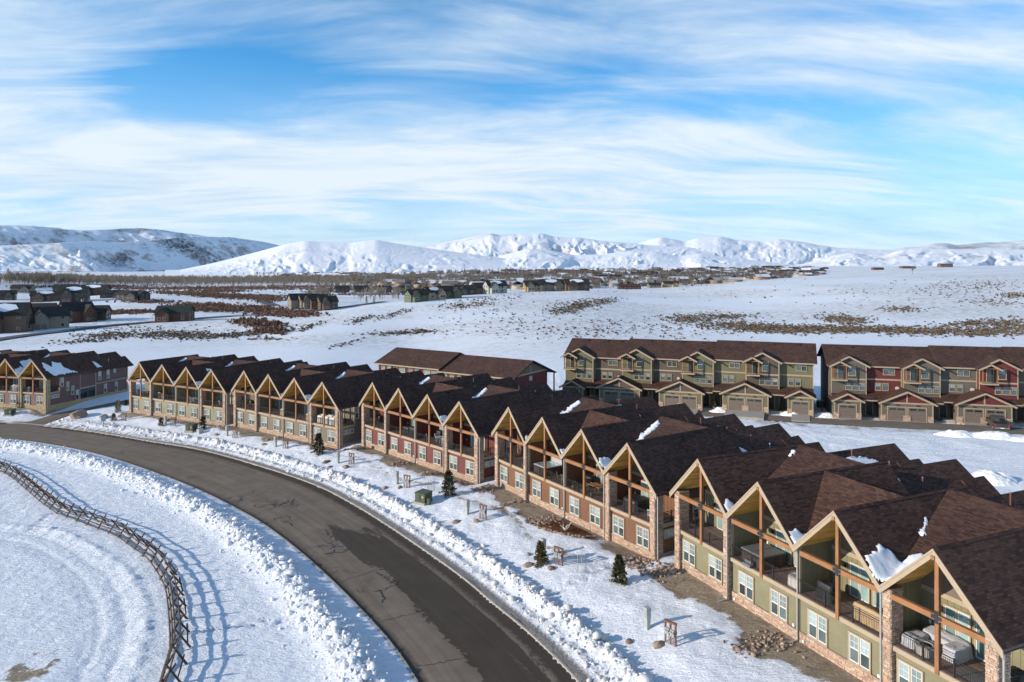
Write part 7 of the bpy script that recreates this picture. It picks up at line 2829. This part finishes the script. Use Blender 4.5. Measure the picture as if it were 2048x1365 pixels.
# parked pickup
def pickup(label, loc, rz, paintm):
    root = empty('pickup_truck', loc, rz)
    tag(root, label, 'pickup')
    # local +y is forward
    def prof(pts, x0, x1, nm, mt, par=root):
        mb = MB()
        n = len(pts)
        A = [(x0, y, z) for y, z in pts]
        B = [(x1, y, z) for y, z in pts]
        mb.face(A)
        mb.face(B[::-1])
        for i in range(n):
            j = (i + 1) % n
            mb.face([A[j], A[i], B[i], B[j]])
        return mb.build(nm, mt, par)
    body = prof([(-2.85, 0.55), (-2.85, 1.18), (-0.9, 1.20), (-0.9, 1.18), (1.25, 1.22), (2.7, 1.08), (2.85, 0.85), (2.85, 0.5), (2.2, 0.42), (-2.4, 0.45)], -0.98, 0.98, 'body', paintm)
    prof([(-0.95, 1.18), (-0.78, 1.84), (0.45, 1.88), (1.25, 1.22)], -0.86, 0.86, 'cab', paintm)
    for sx in (-1, 1):
        a, b = sorted((0.862 * sx, 0.885 * sx))
        mb = MB()
        for y0, y1, z0, z1 in ((-0.72, -0.12, 1.26, 1.72), (-0.02, 0.55, 1.26, 1.72)):
            mb.box(a, b, y0, y1, z0, z1)
            o = MB().box(a, b, y0, y1, z0, z1).build('side_window', M['glass_dark'], root)
        for y in (-1.75, 1.75):
            w = MB().tube((0.72 * sx, y, 0.40), (1.0 * sx, y, 0.40), 0.40, 0.40, 18).build('wheel', M['tyre'], root)
            MB().tube((0.99 * sx, y, 0.40), (1.015 * sx, y, 0.40), 0.24, 0.22, 14).build('rim', M['vent_metal'], w)
        MB().box(sorted((0.80 * sx, 0.97 * sx))[0], sorted((0.80 * sx, 0.97 * sx))[1], -2.88, -2.84, 0.78, 1.12).build('tail_light', M['tail'], root)
        MB().box(sorted((0.95 * sx, 1.15 * sx))[0], sorted((0.95 * sx, 1.15 * sx))[1], 0.75, 0.9, 1.2, 1.38).build('mirror', M['tyre'], root)
    MB().bar((0, -0.90, 1.30), (0, -0.80, 1.78), 1.4, 0.02, up=(1, 0, 0)).build('rear_window', M['glass_dark'], root)
    MB().obox((0, 0.87, 1.53), (0.72, 0, 0), (0, 0.40, -0.33), (0, 0.012, 0.012)).build('windshield', M['glass_dark'], root)
    MB().box(-0.88, 0.88, -2.75, -0.98, 1.17, 1.215).build('bed_floor', M['tyre'], root)
    MB().box(-0.95, 0.95, -2.98, -2.85, 0.48, 0.66).build('bumper', M['vent_metal'], root)
    MB().box(-0.25, 0.25, -2.99, -2.98, 0.52, 0.64).build('plate', M['white'], root)
    return root


M['tyre'] = paint('black rubber', (0.015, 0.015, 0.015), 0.8, 0.1)
M['tail'] = paint('red lens', (0.5, 0.02, 0.02), 0.2, 0.05)
_tx, _ty = 22.5, -6.6
pickup('mud grey pickup parked before the red and taupe garages', (53.7 + _tx * math.cos(_a2) - _ty * math.sin(_a2), 122.6 + _tx * math.sin(_a2) + _ty * math.cos(_a2), 0.56), _a2 + R(-6), paint('dusty grey truck paint', (0.060, 0.056, 0.052), 0.4, 0.25, 1.5, metal=0.2))
x, y, z = yard(1224, 806, 0.3)
pickup('dark pickup half hidden behind the brown building roofs', (x, y, z), _a1 + R(100), paint('dark truck paint', (0.04, 0.04, 0.042), 0.4, 0.2, 1.5))
x, y, z = yard(1207, 806, 0.3)
rs = empty('yard_sign', (x, y, z), _a1)
tag(rs, 'white and blue yard sign behind the brown building roofs', 'sign')
MB().box(-0.9, -0.8, -0.05, 0.05, 0, 2.3).build('post', M['white'], rs)
MB().box(-0.9, 0.6, -0.05, 0.05, 2.2, 2.32).build('arm', M['white'], rs)
MB().box(-0.7, 0.55, -0.02, 0.02, 0.9, 2.1).build('board', paint('blue board', (0.06, 0.16, 0.36), 0.4, 0.05), rs)

# ------------------------------------------------------------------ things on the terraces
M['cover_grey'] = paint('pale grey furniture cover', (0.42, 0.42, 0.45), 0.8, 0.1, 2.0, 0.03, 5)
M['cover_tan'] = paint('tan furniture cover', (0.42, 0.29, 0.165), 0.8, 0.1, 2.0, 0.03, 5)
M['cover_white'] = paint('off white furniture cover', (0.60, 0.56, 0.50), 0.8, 0.1, 2.0, 0.03, 5)
M['cover_black'] = paint('black vinyl cover', (0.025, 0.025, 0.027), 0.5, 0.2, 2.0, 0.02, 5)
M['tub_side'] = planks('tub cabinet slats', (0.085, 0.062, 0.050), 0.12, 3.0, vertical=True)
M['tub_lid'] = paint('slate vinyl lid', (0.13, 0.135, 0.145), 0.55, 0.1, 2.0)
M['wicker'] = paint('brown wicker', (0.16, 0.11, 0.075), 0.7, 0.25, 20.0, 0.01, 60)
M['table_wood'] = timber('table timber', (0.26, 0.13, 0.06), 0, 0.6)
M['leafy'] = brush_mat('potted leaves', (0.05, 0.09, 0.03), (0.14, 0.19, 0.08))
M['water'] = paint('tub water', (0.25, 0.42, 0.44), 0.08, 0.1)
M['teal'] = paint('teal plastic', (0.02, 0.35, 0.35), 0.4, 0.1)
FL = ZD + 0.003


def terrace_thing(name, key, s, b, rz, label, cat, group=None):
    """thing standing on a terrace: s along the row from the building centre, b back from the front"""
    cx, cy, th, z = ROWS[key]
    x, y = world_pt(key, s, b)
    o = empty(name, (x, y, CAMZ + z - HP + FL), row_rot(key) + rz)
    return tag(o, label, cat, group)


def hot_tub(key, s, b, label, lid=True, w=2.15, rz=0):
    r = terrace_thing('hot_tub', key, s, b, rz, label, 'hot tub')
    h = w / 2
    mb = MB()
    mb.box(-h, h, -h, h, 0.0, 0.86)
    mb.build('cabinet', M['tub_side'], r)
    if lid:
        for sg in (-1, 1):
            mb = MB()
            a, c = sorted((0.012 * sg, (h + 0.05) * sg))
            mb.box(a, c, -h - 0.05, h + 0.05, 0.86, 0.97)
            mb.box(a + 0.06, c - 0.06, -h + 0.02, -0.02, 0.97, 0.985)
            mb.box(a + 0.06, c - 0.06, 0.02, h - 0.02, 0.97, 0.985)
            mb.build('lid', M['tub_lid'], r)
        MB().box(-0.4, 0.4, -h - 0.55, -h - 0.1, 0.0, 0.2).box(-0.4, 0.4, -h - 0.32, -h - 0.1, 0.2, 0.4).build('step', M['tub_lid'], r)
    else:
        mb = MB()
        ring(mb, -h, h, -h, h, 0.22, 0.86, 0.93)
        m2 = MB()
        m2.box(-h - 0.04, -h + 0.22, -h, h, 0.86, 0.95)
        m2.box(h - 0.22, h + 0.04, -h, h, 0.86, 0.95)
        m2.box(-h + 0.22, h - 0.22, -h, -h + 0.22, 0.86, 0.95)
        m2.box(-h + 0.22, h - 0.22, h - 0.22, h, 0.86, 0.95)
        m2.build('shell', M['meter'], r)
        MB().box(-h + 0.2, h - 0.2, -h + 0.2, h - 0.2, 0.80, 0.875).build('water', M['water'], r)
        MB().box(-h, h, h + 0.05, h + 0.16, 0.75, 1.75).build('lid', M['meter'], r)


def draped(name, key, s, b, w, d, h, mat, label, cat='covered furniture', rz=0, back=0.0, seed=1):
    """furniture under a loose cover: sagging top, folded skirts, higher at the back"""
    r = terrace_thing(name, key, s, b, rz, label, cat)
    rng = np.random.default_rng(seed)
    n, m = 14, 10
    V, F = [], []
    ring_pts = []
    for i in range(44):
        t = i / 44 * 2 * math.pi
        c, sn = math.cos(t), math.sin(t)
        k = (abs(c) ** 5 + abs(sn) ** 5) ** (-1 / 5)
        ring_pts.append((c * k, sn * k))
    rows = ((1.06, 0.0), (1.04, 0.25), (1.02, 0.55), (1.0, 0.82), (0.95, 0.95), (0.80, 1.0), (0.4, 0.97), (0.05, 0.95))
    for rr_, hz in rows:
        for i, (px, py) in enumerate(ring_pts):
            fold = 1 + (0.035 * math.sin(i * 2.3 + seed) + rng.normal(0, 0.012)) * (1 if hz < 0.9 else 0.3)
            zz = h * hz * (1 + back * (py + 1) / 2) + (rng.normal(0, 0.015) if hz > 0.5 else 0)
            V.append((px * w / 2 * rr_ * fold, py * d / 2 * rr_ * fold, max(zz, 0.0)))
    N = len(ring_pts)
    mb = MB()
    mb.v = V
    for a in range(len(rows) - 1):
        for i in range(N):
            j = (i + 1) % N
            mb.f.append((a * N + i, a * N + j, (a + 1) * N + j, (a + 1) * N + i))
    mb.f.append(tuple((len(rows) - 1) * N + i for i in range(N)))
    mb.m = [0] * len(mb.f)
    mb.build('cover', mat, r, smooth=True)
    MB().tube((0, 0, 0.0), (0, 0, h * 0.6), min(w, d) * 0.3, min(w, d) * 0.3, 8).build('frame', M['metal_dark'], r)
    return r


def chair_proto(mat):
    r = empty('patio_chair')
    MB().box(-0.28, 0.28, -0.27, 0.27, 0.38, 0.47).build('seat', mat, r)
    MB().bar((0, 0.25, 0.45), (0, 0.36, 1.0), 0.52, 0.07, up=(0, 1, 0)).build('backrest', mat, r)
    for sx in (-1, 1):
        for sy in (-1, 1):
            MB().box(0.24 * sx - 0.025, 0.24 * sx + 0.025, 0.23 * sy - 0.025, 0.23 * sy + 0.025, 0, 0.39).build('leg', mat, r)
        MB().box(0.28 * sx - 0.03, 0.28 * sx + 0.03, -0.27, 0.28, 0.62, 0.67).build('armrest', mat, r)
        MB().box(0.28 * sx - 0.02, 0.28 * sx + 0.02, -0.25, -0.2, 0.46, 0.63).build('arm_post', mat, r)
    return r


CH = {}


def chair(key, s, b, rz, label, mat='wicker'):
    if mat not in CH:
        o = CH[mat] = chair_proto(M[mat])
    else:
        o = copy_tree(CH[mat])
    cx, cy, th, z = ROWS[key]
    x, y = world_pt(key, s, b)
    o.location = (x, y, CAMZ + z - HP + FL)
    o.rotation_euler = (0, 0, row_rot(key) + rz)
    tag(o, label, 'chair', 'chairs on the terraces')


def table(key, s, b, label, w=1.6, d=0.9, h=0.74, mat='table_wood'):
    r = terrace_thing('patio_table', key, s, b, 0, label, 'table')
    MB().box(-w / 2, w / 2, -d / 2, d / 2, h - 0.05, h).build('tabletop', M[mat], r)
    for sx in (-1, 1):
        for sy in (-1, 1):
            MB().box(sx * (w / 2 - 0.08) - 0.035, sx * (w / 2 - 0.08) + 0.035, sy * (d / 2 - 0.08) - 0.035, sy * (d / 2 - 0.08) + 0.035, 0, h - 0.05).build('leg', M[mat], r)


def potted(key, s, b, label, h=0.9, seed=1, mat='leafy'):
    r = terrace_thing('potted_plant', key, s, b, 0, label, 'plant')
    MB().lathe([(0.13, 0), (0.18, 0.3), (0.19, 0.32), (0.16, 0.30)], 12).build('pot', M['table_wood'], r)
    rng = np.random.default_rng(seed)
    V = []
    for i in range(70):
        a = rng.uniform(0, 6.28)
        e = rng.uniform(0.3, 1.4)
        L = rng.uniform(0.3, 1.0) * (h - 0.3)
        d = np.array([math.cos(a) * math.cos(e), math.sin(a) * math.cos(e), math.sin(e)])
        p = np.array([0, 0, 0.3]) + d * L * 0.5
        sd = np.array([-math.sin(a), math.cos(a), 0]) * 0.035
        V += [p, p + d * L * 0.25 + sd, p + d * L * 0.5, p + d * L * 0.25 - sd]
    V = np.array(V)
    link('leaves', fast_mesh('leaves', V, np.arange(len(V)).reshape(-1, 4), M[mat]), r)


# olive building
hot_tub(5, -4.75, 1.75, 'hot tub under slate lid on the second olive terrace')
draped('covered_table', 5, -0.75, 1.0, 0.95, 0.8, 0.8, M['cover_white'], 'small table under an off white cover by the downspout', seed=2)
draped('covered_grill', 5, 1.55, 1.35, 1.25, 0.75, 1.15, M['cover_black'], 'grill under a black cover on the third olive terrace', 'grill', seed=3)
draped('covered_sofa', 5, 5.0, 1.35, 2.3, 0.95, 0.80, M['cover_tan'], 'sofa under a tan cover on the third olive terrace', back=0.28, seed=4, rz=R(180))
draped('covered_sofa', 5, 8.8, 2.75, 2.6, 0.95, 0.66, M['cover_grey'], 'long sofa under grey cover against the back wall', back=0.2, seed=5)
draped('covered_sofa', 5, 7.75, 1.55, 0.85, 1.4, 0.62, M['cover_grey'], 'sofa end under grey cover beside the stone pillar', seed=6)
draped('covered_sofa', 5, 9.75, 2.2, 0.9, 1.2, 0.72, M['cover_grey'], 'armchair under grey cover left of the sliding door', seed=7)
fp = terrace_thing('fire_pit', 5, 8.75, 1.15, 0, 'round stone fire pit table on the nearest olive terrace', 'fire pit')
MB().lathe([(0.52, 0.0), (0.54, 0.45), (0.60, 0.47), (0.60, 0.56), (0.34, 0.57), (0.30, 0.48)], 24).build('drum', M['concrete'], fp)
MB().lathe([(0.30, 0.49), (0.30, 0.52), (0.05, 0.54)], 16).build('burner', M['metal_dark'], fp)
dm = terrace_thing('door_mat', 5, 11.4, 1.35, 0, 'dark mat on the nearest olive terrace floor', 'mat')
MB().box(-0.7, 0.7, -0.45, 0.45, 0.004, 0.02).build('weave', M['tub_lid'], dm)
# string of lamp bulbs over the nearest terrace
sl_ = terrace_thing('string_lights', 5, 10.05, 2.6, 0, 'string of small bulbs over the nearest olive sliding door', 'lights')
for k in range(12):
    x0 = -1.6 + k * 0.3
    MB().tube((x0, 0, 2.2 - 0.12 * math.sin(k * 0.9)), (x0 + 0.3, 0, 2.2 - 0.12 * math.sin((k + 1) * 0.9)), 0.012, 0.012, 4).build('cord', M['metal_dark'], sl_)
    MB().lathe([(0.02, -0.10), (0.035, -0.05), (0.015, 0.0)], 6, c=(x0, 0, 2.17 - 0.12 * math.sin(k * 0.9))).build('bulb', M['white'], sl_)
draped('covered_grill', 5, 13.0, 2.3, 0.9, 0.7, 1.0, M['cover_black'], 'black covered grill at the near end of the olive terrace', 'grill', seed=8)

# brown building
hot_tub(4, -4.9, 1.75, 'open hot tub with raised lid on the second brown terrace', lid=False)
chair(4, -1.6, 1.0, R(150), 'wicker chair right of the open hot tub, left one')
chair(4, -0.75, 0.95, R(200), 'wicker chair right of the open hot tub, right one')
table(4, 3.4, 1.9, 'wooden dining table on the third brown terrace', 1.8, 1.0)
chair(4, 3.0, 2.75, R(0), 'wicker chair behind the wooden dining table, left one')
chair(4, 4.0, 2.75, R(0), 'wicker chair behind the wooden dining table, right one')
chair(4, 2.1, 1.9, R(90), 'wicker chair at the head of the wooden dining table')
potted(4, 1.0, 0.75, 'potted plant by the railing, left on the third brown terrace', 0.95, 2)
potted(4, 2.6, 0.75, 'potted plant by the railing, second on the third brown terrace', 0.9, 3)
potted(4, 3.9, 0.8, 'potted plant by the post of the third brown terrace', 0.8, 4)
potted(4, 5.9, 0.75, 'potted plant by the railing, right on the third brown terrace', 1.0, 5)
draped('covered_grill', 4, 1.4, 2.6, 1.1, 0.8, 1.1, M['cover_black'], 'grill under black cover behind the dining table', 'grill', seed=9)
draped('covered_tub', 4, 9.0, 2.0, 2.0, 1.9, 1.0, M['cover_black'], 'hot tub under black cover on the fourth brown terrace', 'hot tub', seed=10)
chair(4, 12.1, 1.0, R(-160), 'grey blue chair at the railing of the fourth brown terrace', 'meter')
table(4, -11.2, 0.9, 'small honey wooden table on the first brown terrace', 0.7, 0.5, 0.6)
potted(4, -8.6, 1.0, 'dried plant in a pot on the first brown terrace', 1.3, 6, 'sage')
potted(4, -8.1, 1.3, 'second dried plant on the first brown terrace', 1.4, 7, 'sage')
# red building
table(3, -11.0, 1.2, 'dark table on the first red terrace', 1.6, 0.9, 0.9, 'cover_black')
draped('covered_grill', 3, -2.2, 1.6, 1.3, 0.7, 1.1, M['cover_black'], 'black covered grill on the second red terrace', 'grill', seed=12)
draped('covered_table', 3, -4.2, 2.1, 1.6, 1.0, 0.8, M['cover_black'], 'black covered table on the second red terrace', seed=13)
for i, (s, b, rz) in enumerate(((2.3, 1.0, 150), (3.0, 1.9, 90), (4.4, 1.9, -90), (5.4, 1.2, 200))):
    chair(3, s, b, R(rz), 'pale grey chair, number %s from the left on the third red terrace' % ('one', 'two', 'three', 'four')[i], 'meter')
table(3, 3.7, 1.8, 'pale table between grey chairs on the third red terrace', 1.0, 0.9, 0.72, 'meter')
draped('covered_grill', 3, 2.4, 2.8, 1.0, 0.7, 1.2, M['cover_black'], 'black covered grill behind grey chairs on the third red terrace', 'grill', seed=14)
draped('covered_grill', 3, -12.0, 2.4, 1.2, 0.8, 1.1, M['cover_black'], 'black covered grill at the far left of the red building', 'grill', seed=15)
# taupe building
table(2, -9.2, 1.2, 'honey table on the first taupe terrace', 1.4, 0.8, 0.8)
chair(2, -10.6, 1.2, R(90), 'wicker chair left of the honey table on the taupe terrace')
draped('covered_grill', 2, -11.4, 2.2, 1.1, 0.7, 1.1, M['cover_black'], 'black covered grill on the first taupe terrace', 'grill', seed=16)
draped('covered_chair', 2, -0.9, 1.2, 1.1, 0.9, 1.0, M['cover_tan'], 'tan covered chair at the right of the second taupe terrace', seed=17, back=0.2)
chair(2, 4.6, 1.8, R(20), 'wicker chair on the third taupe terrace', 'wicker')
draped('covered_chair', 2, 5.8, 1.1, 1.2, 0.9, 1.05, M['cover_tan'], 'tan covered chair at the right of the third taupe terrace', seed=18, back=0.2)
draped('covered_sofa', 2, 8.3, 1.3, 1.3, 0.95, 1.1, M['cover_white'], 'white covered chair, left on the fourth taupe terrace', seed=19, back=0.2)
draped('covered_sofa', 2, 10.6, 1.3, 2.4, 1.0, 1.1, M['cover_white'], 'white covered sofa on the fourth taupe terrace', seed=20, back=0.2)
# sage building
table(1, -10.4, 1.2, 'dark dining table on the first sage terrace', 1.8, 0.9, 0.75, 'metal_dark')
for i, s in enumerate((-11.6, -9.2)):
    chair(1, s, 1.2, R(90 if i == 0 else -90), 'dark chair %s of the first sage terrace table' % ('left', 'right')[i], 'metal_dark')
draped('covered_grill', 1, -5.6, 1.2, 1.3, 0.8, 1.2, M['cover_black'], 'dark covered grill, left on the second sage terrace', 'grill', seed=22)
draped('covered_table', 1, -4.4, 1.1, 0.9, 0.8, 0.95, M['tub_lid'], 'slate covered box right of the sage grill', seed=23)
table(1, 3.9, 1.4, 'pale dining table on the third sage terrace', 1.7, 0.9, 0.75, 'meter')
for i, (s, rz) in enumerate(((2.7, 90), (3.6, 180), (4.5, 180), (5.2, -90))):
    chair(1, s, 1.4 if i in (0, 3) else 0.8, R(rz), 'pale chair, number %s around the third sage terrace table' % ('one', 'two', 'three', 'four')[i], 'meter')
chair(1, 11.2, 1.1, R(160), 'pale armchair on the fourth sage terrace', 'meter')
# mauve building
draped('covered_chaise', 'L', 4.6, 1.1, 1.7, 0.8, 0.9, M['cover_white'], 'white covered lounger on the third mauve terrace', seed=24, back=0.3)
draped('covered_table', 'L', 8.3, 1.1, 1.0, 0.8, 1.0, M['tub_lid'], 'grey covered box on the last mauve terrace', seed=25)
chair('L', 11.2, 1.1, R(180), 'dark chair on the last mauve terrace', 'metal_dark')
draped('covered_grill', 'L', 12.6, 2.0, 0.9, 1.2, 1.2, M['cover_black'], 'black covered grill at the open end of the mauve terrace', 'grill', seed=26)


# ------------------------------------------------------------------ snow left on the roofs
def roof_z(x, y):
    """height of the townhouse roof above a local point (arrays)"""
    if np.ndim(x) == 0: x, y = np.array([x]), np.array([y])
    z = np.full(x.shape, -1e9)
    for u in US: z = np.maximum(z, np.where(y < YE + 0.3, ZP - np.abs(x - u), -1e9))
    for k in range(3):
        yr = 6.35 if k == 1 else 10.7
        ins = (x > US[k]) & (x < US[k + 1])
        pf = ZP + 0.03 - (yr - y) * (3.35 / (yr - 1.0))
        pb = ZP + 0.03 - (y - yr) * (2.75 / (YE + 0.3 - yr))
        z = np.where(ins & (y < YE + 0.3), np.maximum(z, np.minimum(pf, pb)), z)
    zr = np.full(x.shape, -1e9)
    mids = [-13.8] + [(BKX[i] + BKX[i + 1]) / 2 for i in range(3)] + [13.8]
    for k in range(4):
        l, r = BKX[k] - mids[k], mids[k + 1] - BKX[k]
        sl = (2.98 / 4.0) if k > 0 else 2.98 / l
        sr = (2.98 / 4.0) if k < 3 else 2.98 / r
        zk = ZP - 0.9 - np.where(x < BKX[k], (BKX[k] - x) * sl, (x - BKX[k]) * sr)
        zr = np.where((x >= mids[k]) & (x <= mids[k + 1]), zk, zr)
    zr = np.where((y > YE - 1.2) & (y < YBK + 0.3), zr, -1e9)
    return np.maximum(z, zr)


def roof_snow(key, poly, label, thick=0.13, seed=1, res=0.10):
    P = np.array(poly, float)
    x0, y0 = P.min(0) - 0.3
    x1, y1 = P.max(0) + 0.3
    X, Y = np.meshgrid(np.arange(x0, x1, res), np.arange(y0, y1, res))
    # signed distance inside the outline
    ins = np.zeros(X.shape, bool)
    dist = np.full(X.shape, 1e9)
    n = len(P)
    for i in range(n):
        a, b = P[i], P[(i + 1) % n]
        c = ((a[1] > Y) != (b[1] > Y)) & (X < (b[0] - a[0]) * (Y - a[1]) / (b[1] - a[1] + 1e-12) + a[0])
        ins ^= c
        d = b - a
        t = np.clip(((X - a[0]) * d[0] + (Y - a[1]) * d[1]) / (d @ d), 0, 1)
        dist = np.minimum(dist, np.hypot(X - a[0] - t * d[0], Y - a[1] - t * d[1]))
    sd = np.where(ins, dist, -dist) + (fbm(X * 1.8, Y * 1.8, 4, seed) - 0.5) * 0.5 + (vnoise(X * 6, Y * 6, seed + 2) - 0.5) * 0.10
    Z = roof_z(X, Y) + np.clip(sd / 0.18, 0, 1) ** 0.5 * thick * (0.7 + 0.7 * fbm(X * 1.6, Y * 1.6, 3, seed + 5)) + np.where(sd > 0, 0.012, -0.04)
    keepv = sd > -0.08
    i = np.arange(X.size).reshape(X.shape)
    F = np.stack([i[:-1, :-1].ravel(), i[:-1, 1:].ravel(), i[1:, 1:].ravel(), i[1:, :-1].ravel()], 1)
    F = F[keepv.ravel()[F].all(1)]
    if not len(F): return
    used = np.unique(F)
    mp = np.zeros(X.size, int)
    mp[used] = np.arange(len(used))
    V = np.stack([X.ravel(), Y.ravel(), Z.ravel()], 1)[used]
    o = link('roof_snow', fast_mesh('roof_snow', V, mp[F], M['snow_roof'], smooth=True))
    cx, cy, th, z = ROWS[key]
    o.location = (cx, cy, CAMZ + z - HP)
    o.rotation_euler = (0, 0, row_rot(key))
    tag(o, label, 'snow', kind='stuff')


ORD = ('first', 'second', 'third', 'fourth')
for key in (1, 2, 3, 4, 5, 'L'):
    nm = NM[key]
    big = {5: 1.1, 4: 0.75, 3: 0.6, 2: 0.6, 1: 0.6, 'L': 1.1}[key]
    for k in range(3):
        xm = (US[k] + US[k + 1]) / 2
        if key in (3,) and k == 1: continue
        g = big * ((0.5, 0.62, 1.15)[k])
        roof_snow(key, [(xm - 1.0 * g, 0.05), (xm + 0.55 * g, 0.02), (xm + 0.5 * g, 1.2 * g), (xm + 0.1, 2.9 * g), (xm - 0.35 * g, 3.3 * g), (xm - 0.5 * g, 2.0 * g), (xm - 1.15 * g, 1.4 * g)], 'snow in the valley right of the %s %s gable' % (ORD[k], nm), 0.15 * max(0.7, g), 5 + k)
    for k in (0, 2):          # along the cross roof valley
        yr = 10.7
        x0 = US[k]
        if key == 5:
            pl = [(x0 + 1.75, 5.4), (x0 + 1.95, 5.6), (x0 + 1.35, 7.0), (x0 + 1.1, 6.9)] if k == 2 else [(x0 + 0.7, 8.7), (x0 + 0.9, 8.9), (x0 + 0.5, 9.8), (x0 + 0.35, 9.6)]
        else:
            pl = [(x0 + 1.7, 5.6), (x0 + 2.1, 6.0), (x0 + 1.2, 9.4), (x0 + 0.45, 9.9), (x0 + 0.6, 8.6), (x0 + 1.2, 6.6)]
        roof_snow(key, pl, 'snow strip on the cross roof behind the %s %s gable' % (ORD[k], nm), 0.12, 15 + k)
    for k in (1, 3):          # wedge behind the gable end, lying on the rear wing
        x0 = US[k]
        roof_snow(key, [(x0 + 0.7, 13.0), (x0 + 3.0, 13.0), (x0 + 3.1, 14.6), (x0 + 2.2, 14.3), (x0 + 1.3, 13.6)], 'snow wedge behind the %s %s gable end' % (ORD[k], nm), 0.14, 25 + k)
    roof_snow(key, [(BKX[0] + 0.8, 13.4), (BKX[0] + 2.4, 13.2), (BKX[0] + 2.7, 16.4), (BKX[0] + 1.4, 18.6 if key == 5 else 16.8), (BKX[0] + 0.6, 16.6)], 'snow on the rear wing behind the first %s gable' % nm, 0.14, 33)
    roof_snow(key, [(-0.9, 10.0), (0.5, 9.6), (0.9, 12.6), (-0.8, 12.6)], 'snow behind the middle cross roof of the %s building' % nm, 0.15, 35)
roof_snow('L', [(10.9, 1.6), (12.3, 1.0), (13.5, 2.2), (13.5, 7.6), (12.9, 6.4), (12.3, 5.2), (11.4, 5.4), (11.0, 3.8), (11.9, 3.0)], 'large ragged snow patch on the near slope of the mauve building', 0.12, 41)
roof_snow('L', [(4.3, 2.4), (5.6, 2.2), (5.2, 4.6), (4.0, 5.2)], 'snow patch on the third mauve gable', 0.10, 43)
roof_snow(1, [(4.0, 3.6), (4.7, 3.3), (4.4, 4.5)], 'small snow triangle on the third sage gable', 0.08, 44)

# ------------------------------------------------------------------ thin winter haze
def haze():
    x0, x1, y0, y1, z0, z1 = -16500.0, 16500.0, -400.0, 16200.0, -60.0, 760.0
    o = MB().box(x0, x1, y0, y1, z0, z1).build('haze', [])
    m = bpy.data.materials.new('thin blue winter haze')
    m.use_nodes = True
    t = NT(m.node_tree)
    t.n.clear()
    out = t.new('ShaderNodeOutputMaterial')
    v = t.new('ShaderNodeVolumePrincipled')
    v.inputs['Color'].default_value = (0.80, 0.90, 1.0, 1)
    v.inputs['Density'].default_value = 0.000013
    v.inputs['Anisotropy'].default_value = 0.0
    t.l.new(v.outputs[0], out.inputs['Volume'])
    o.data.materials.append(m)
    tag(o, kind='stuff', label='thin blue haze over the valley')


haze()
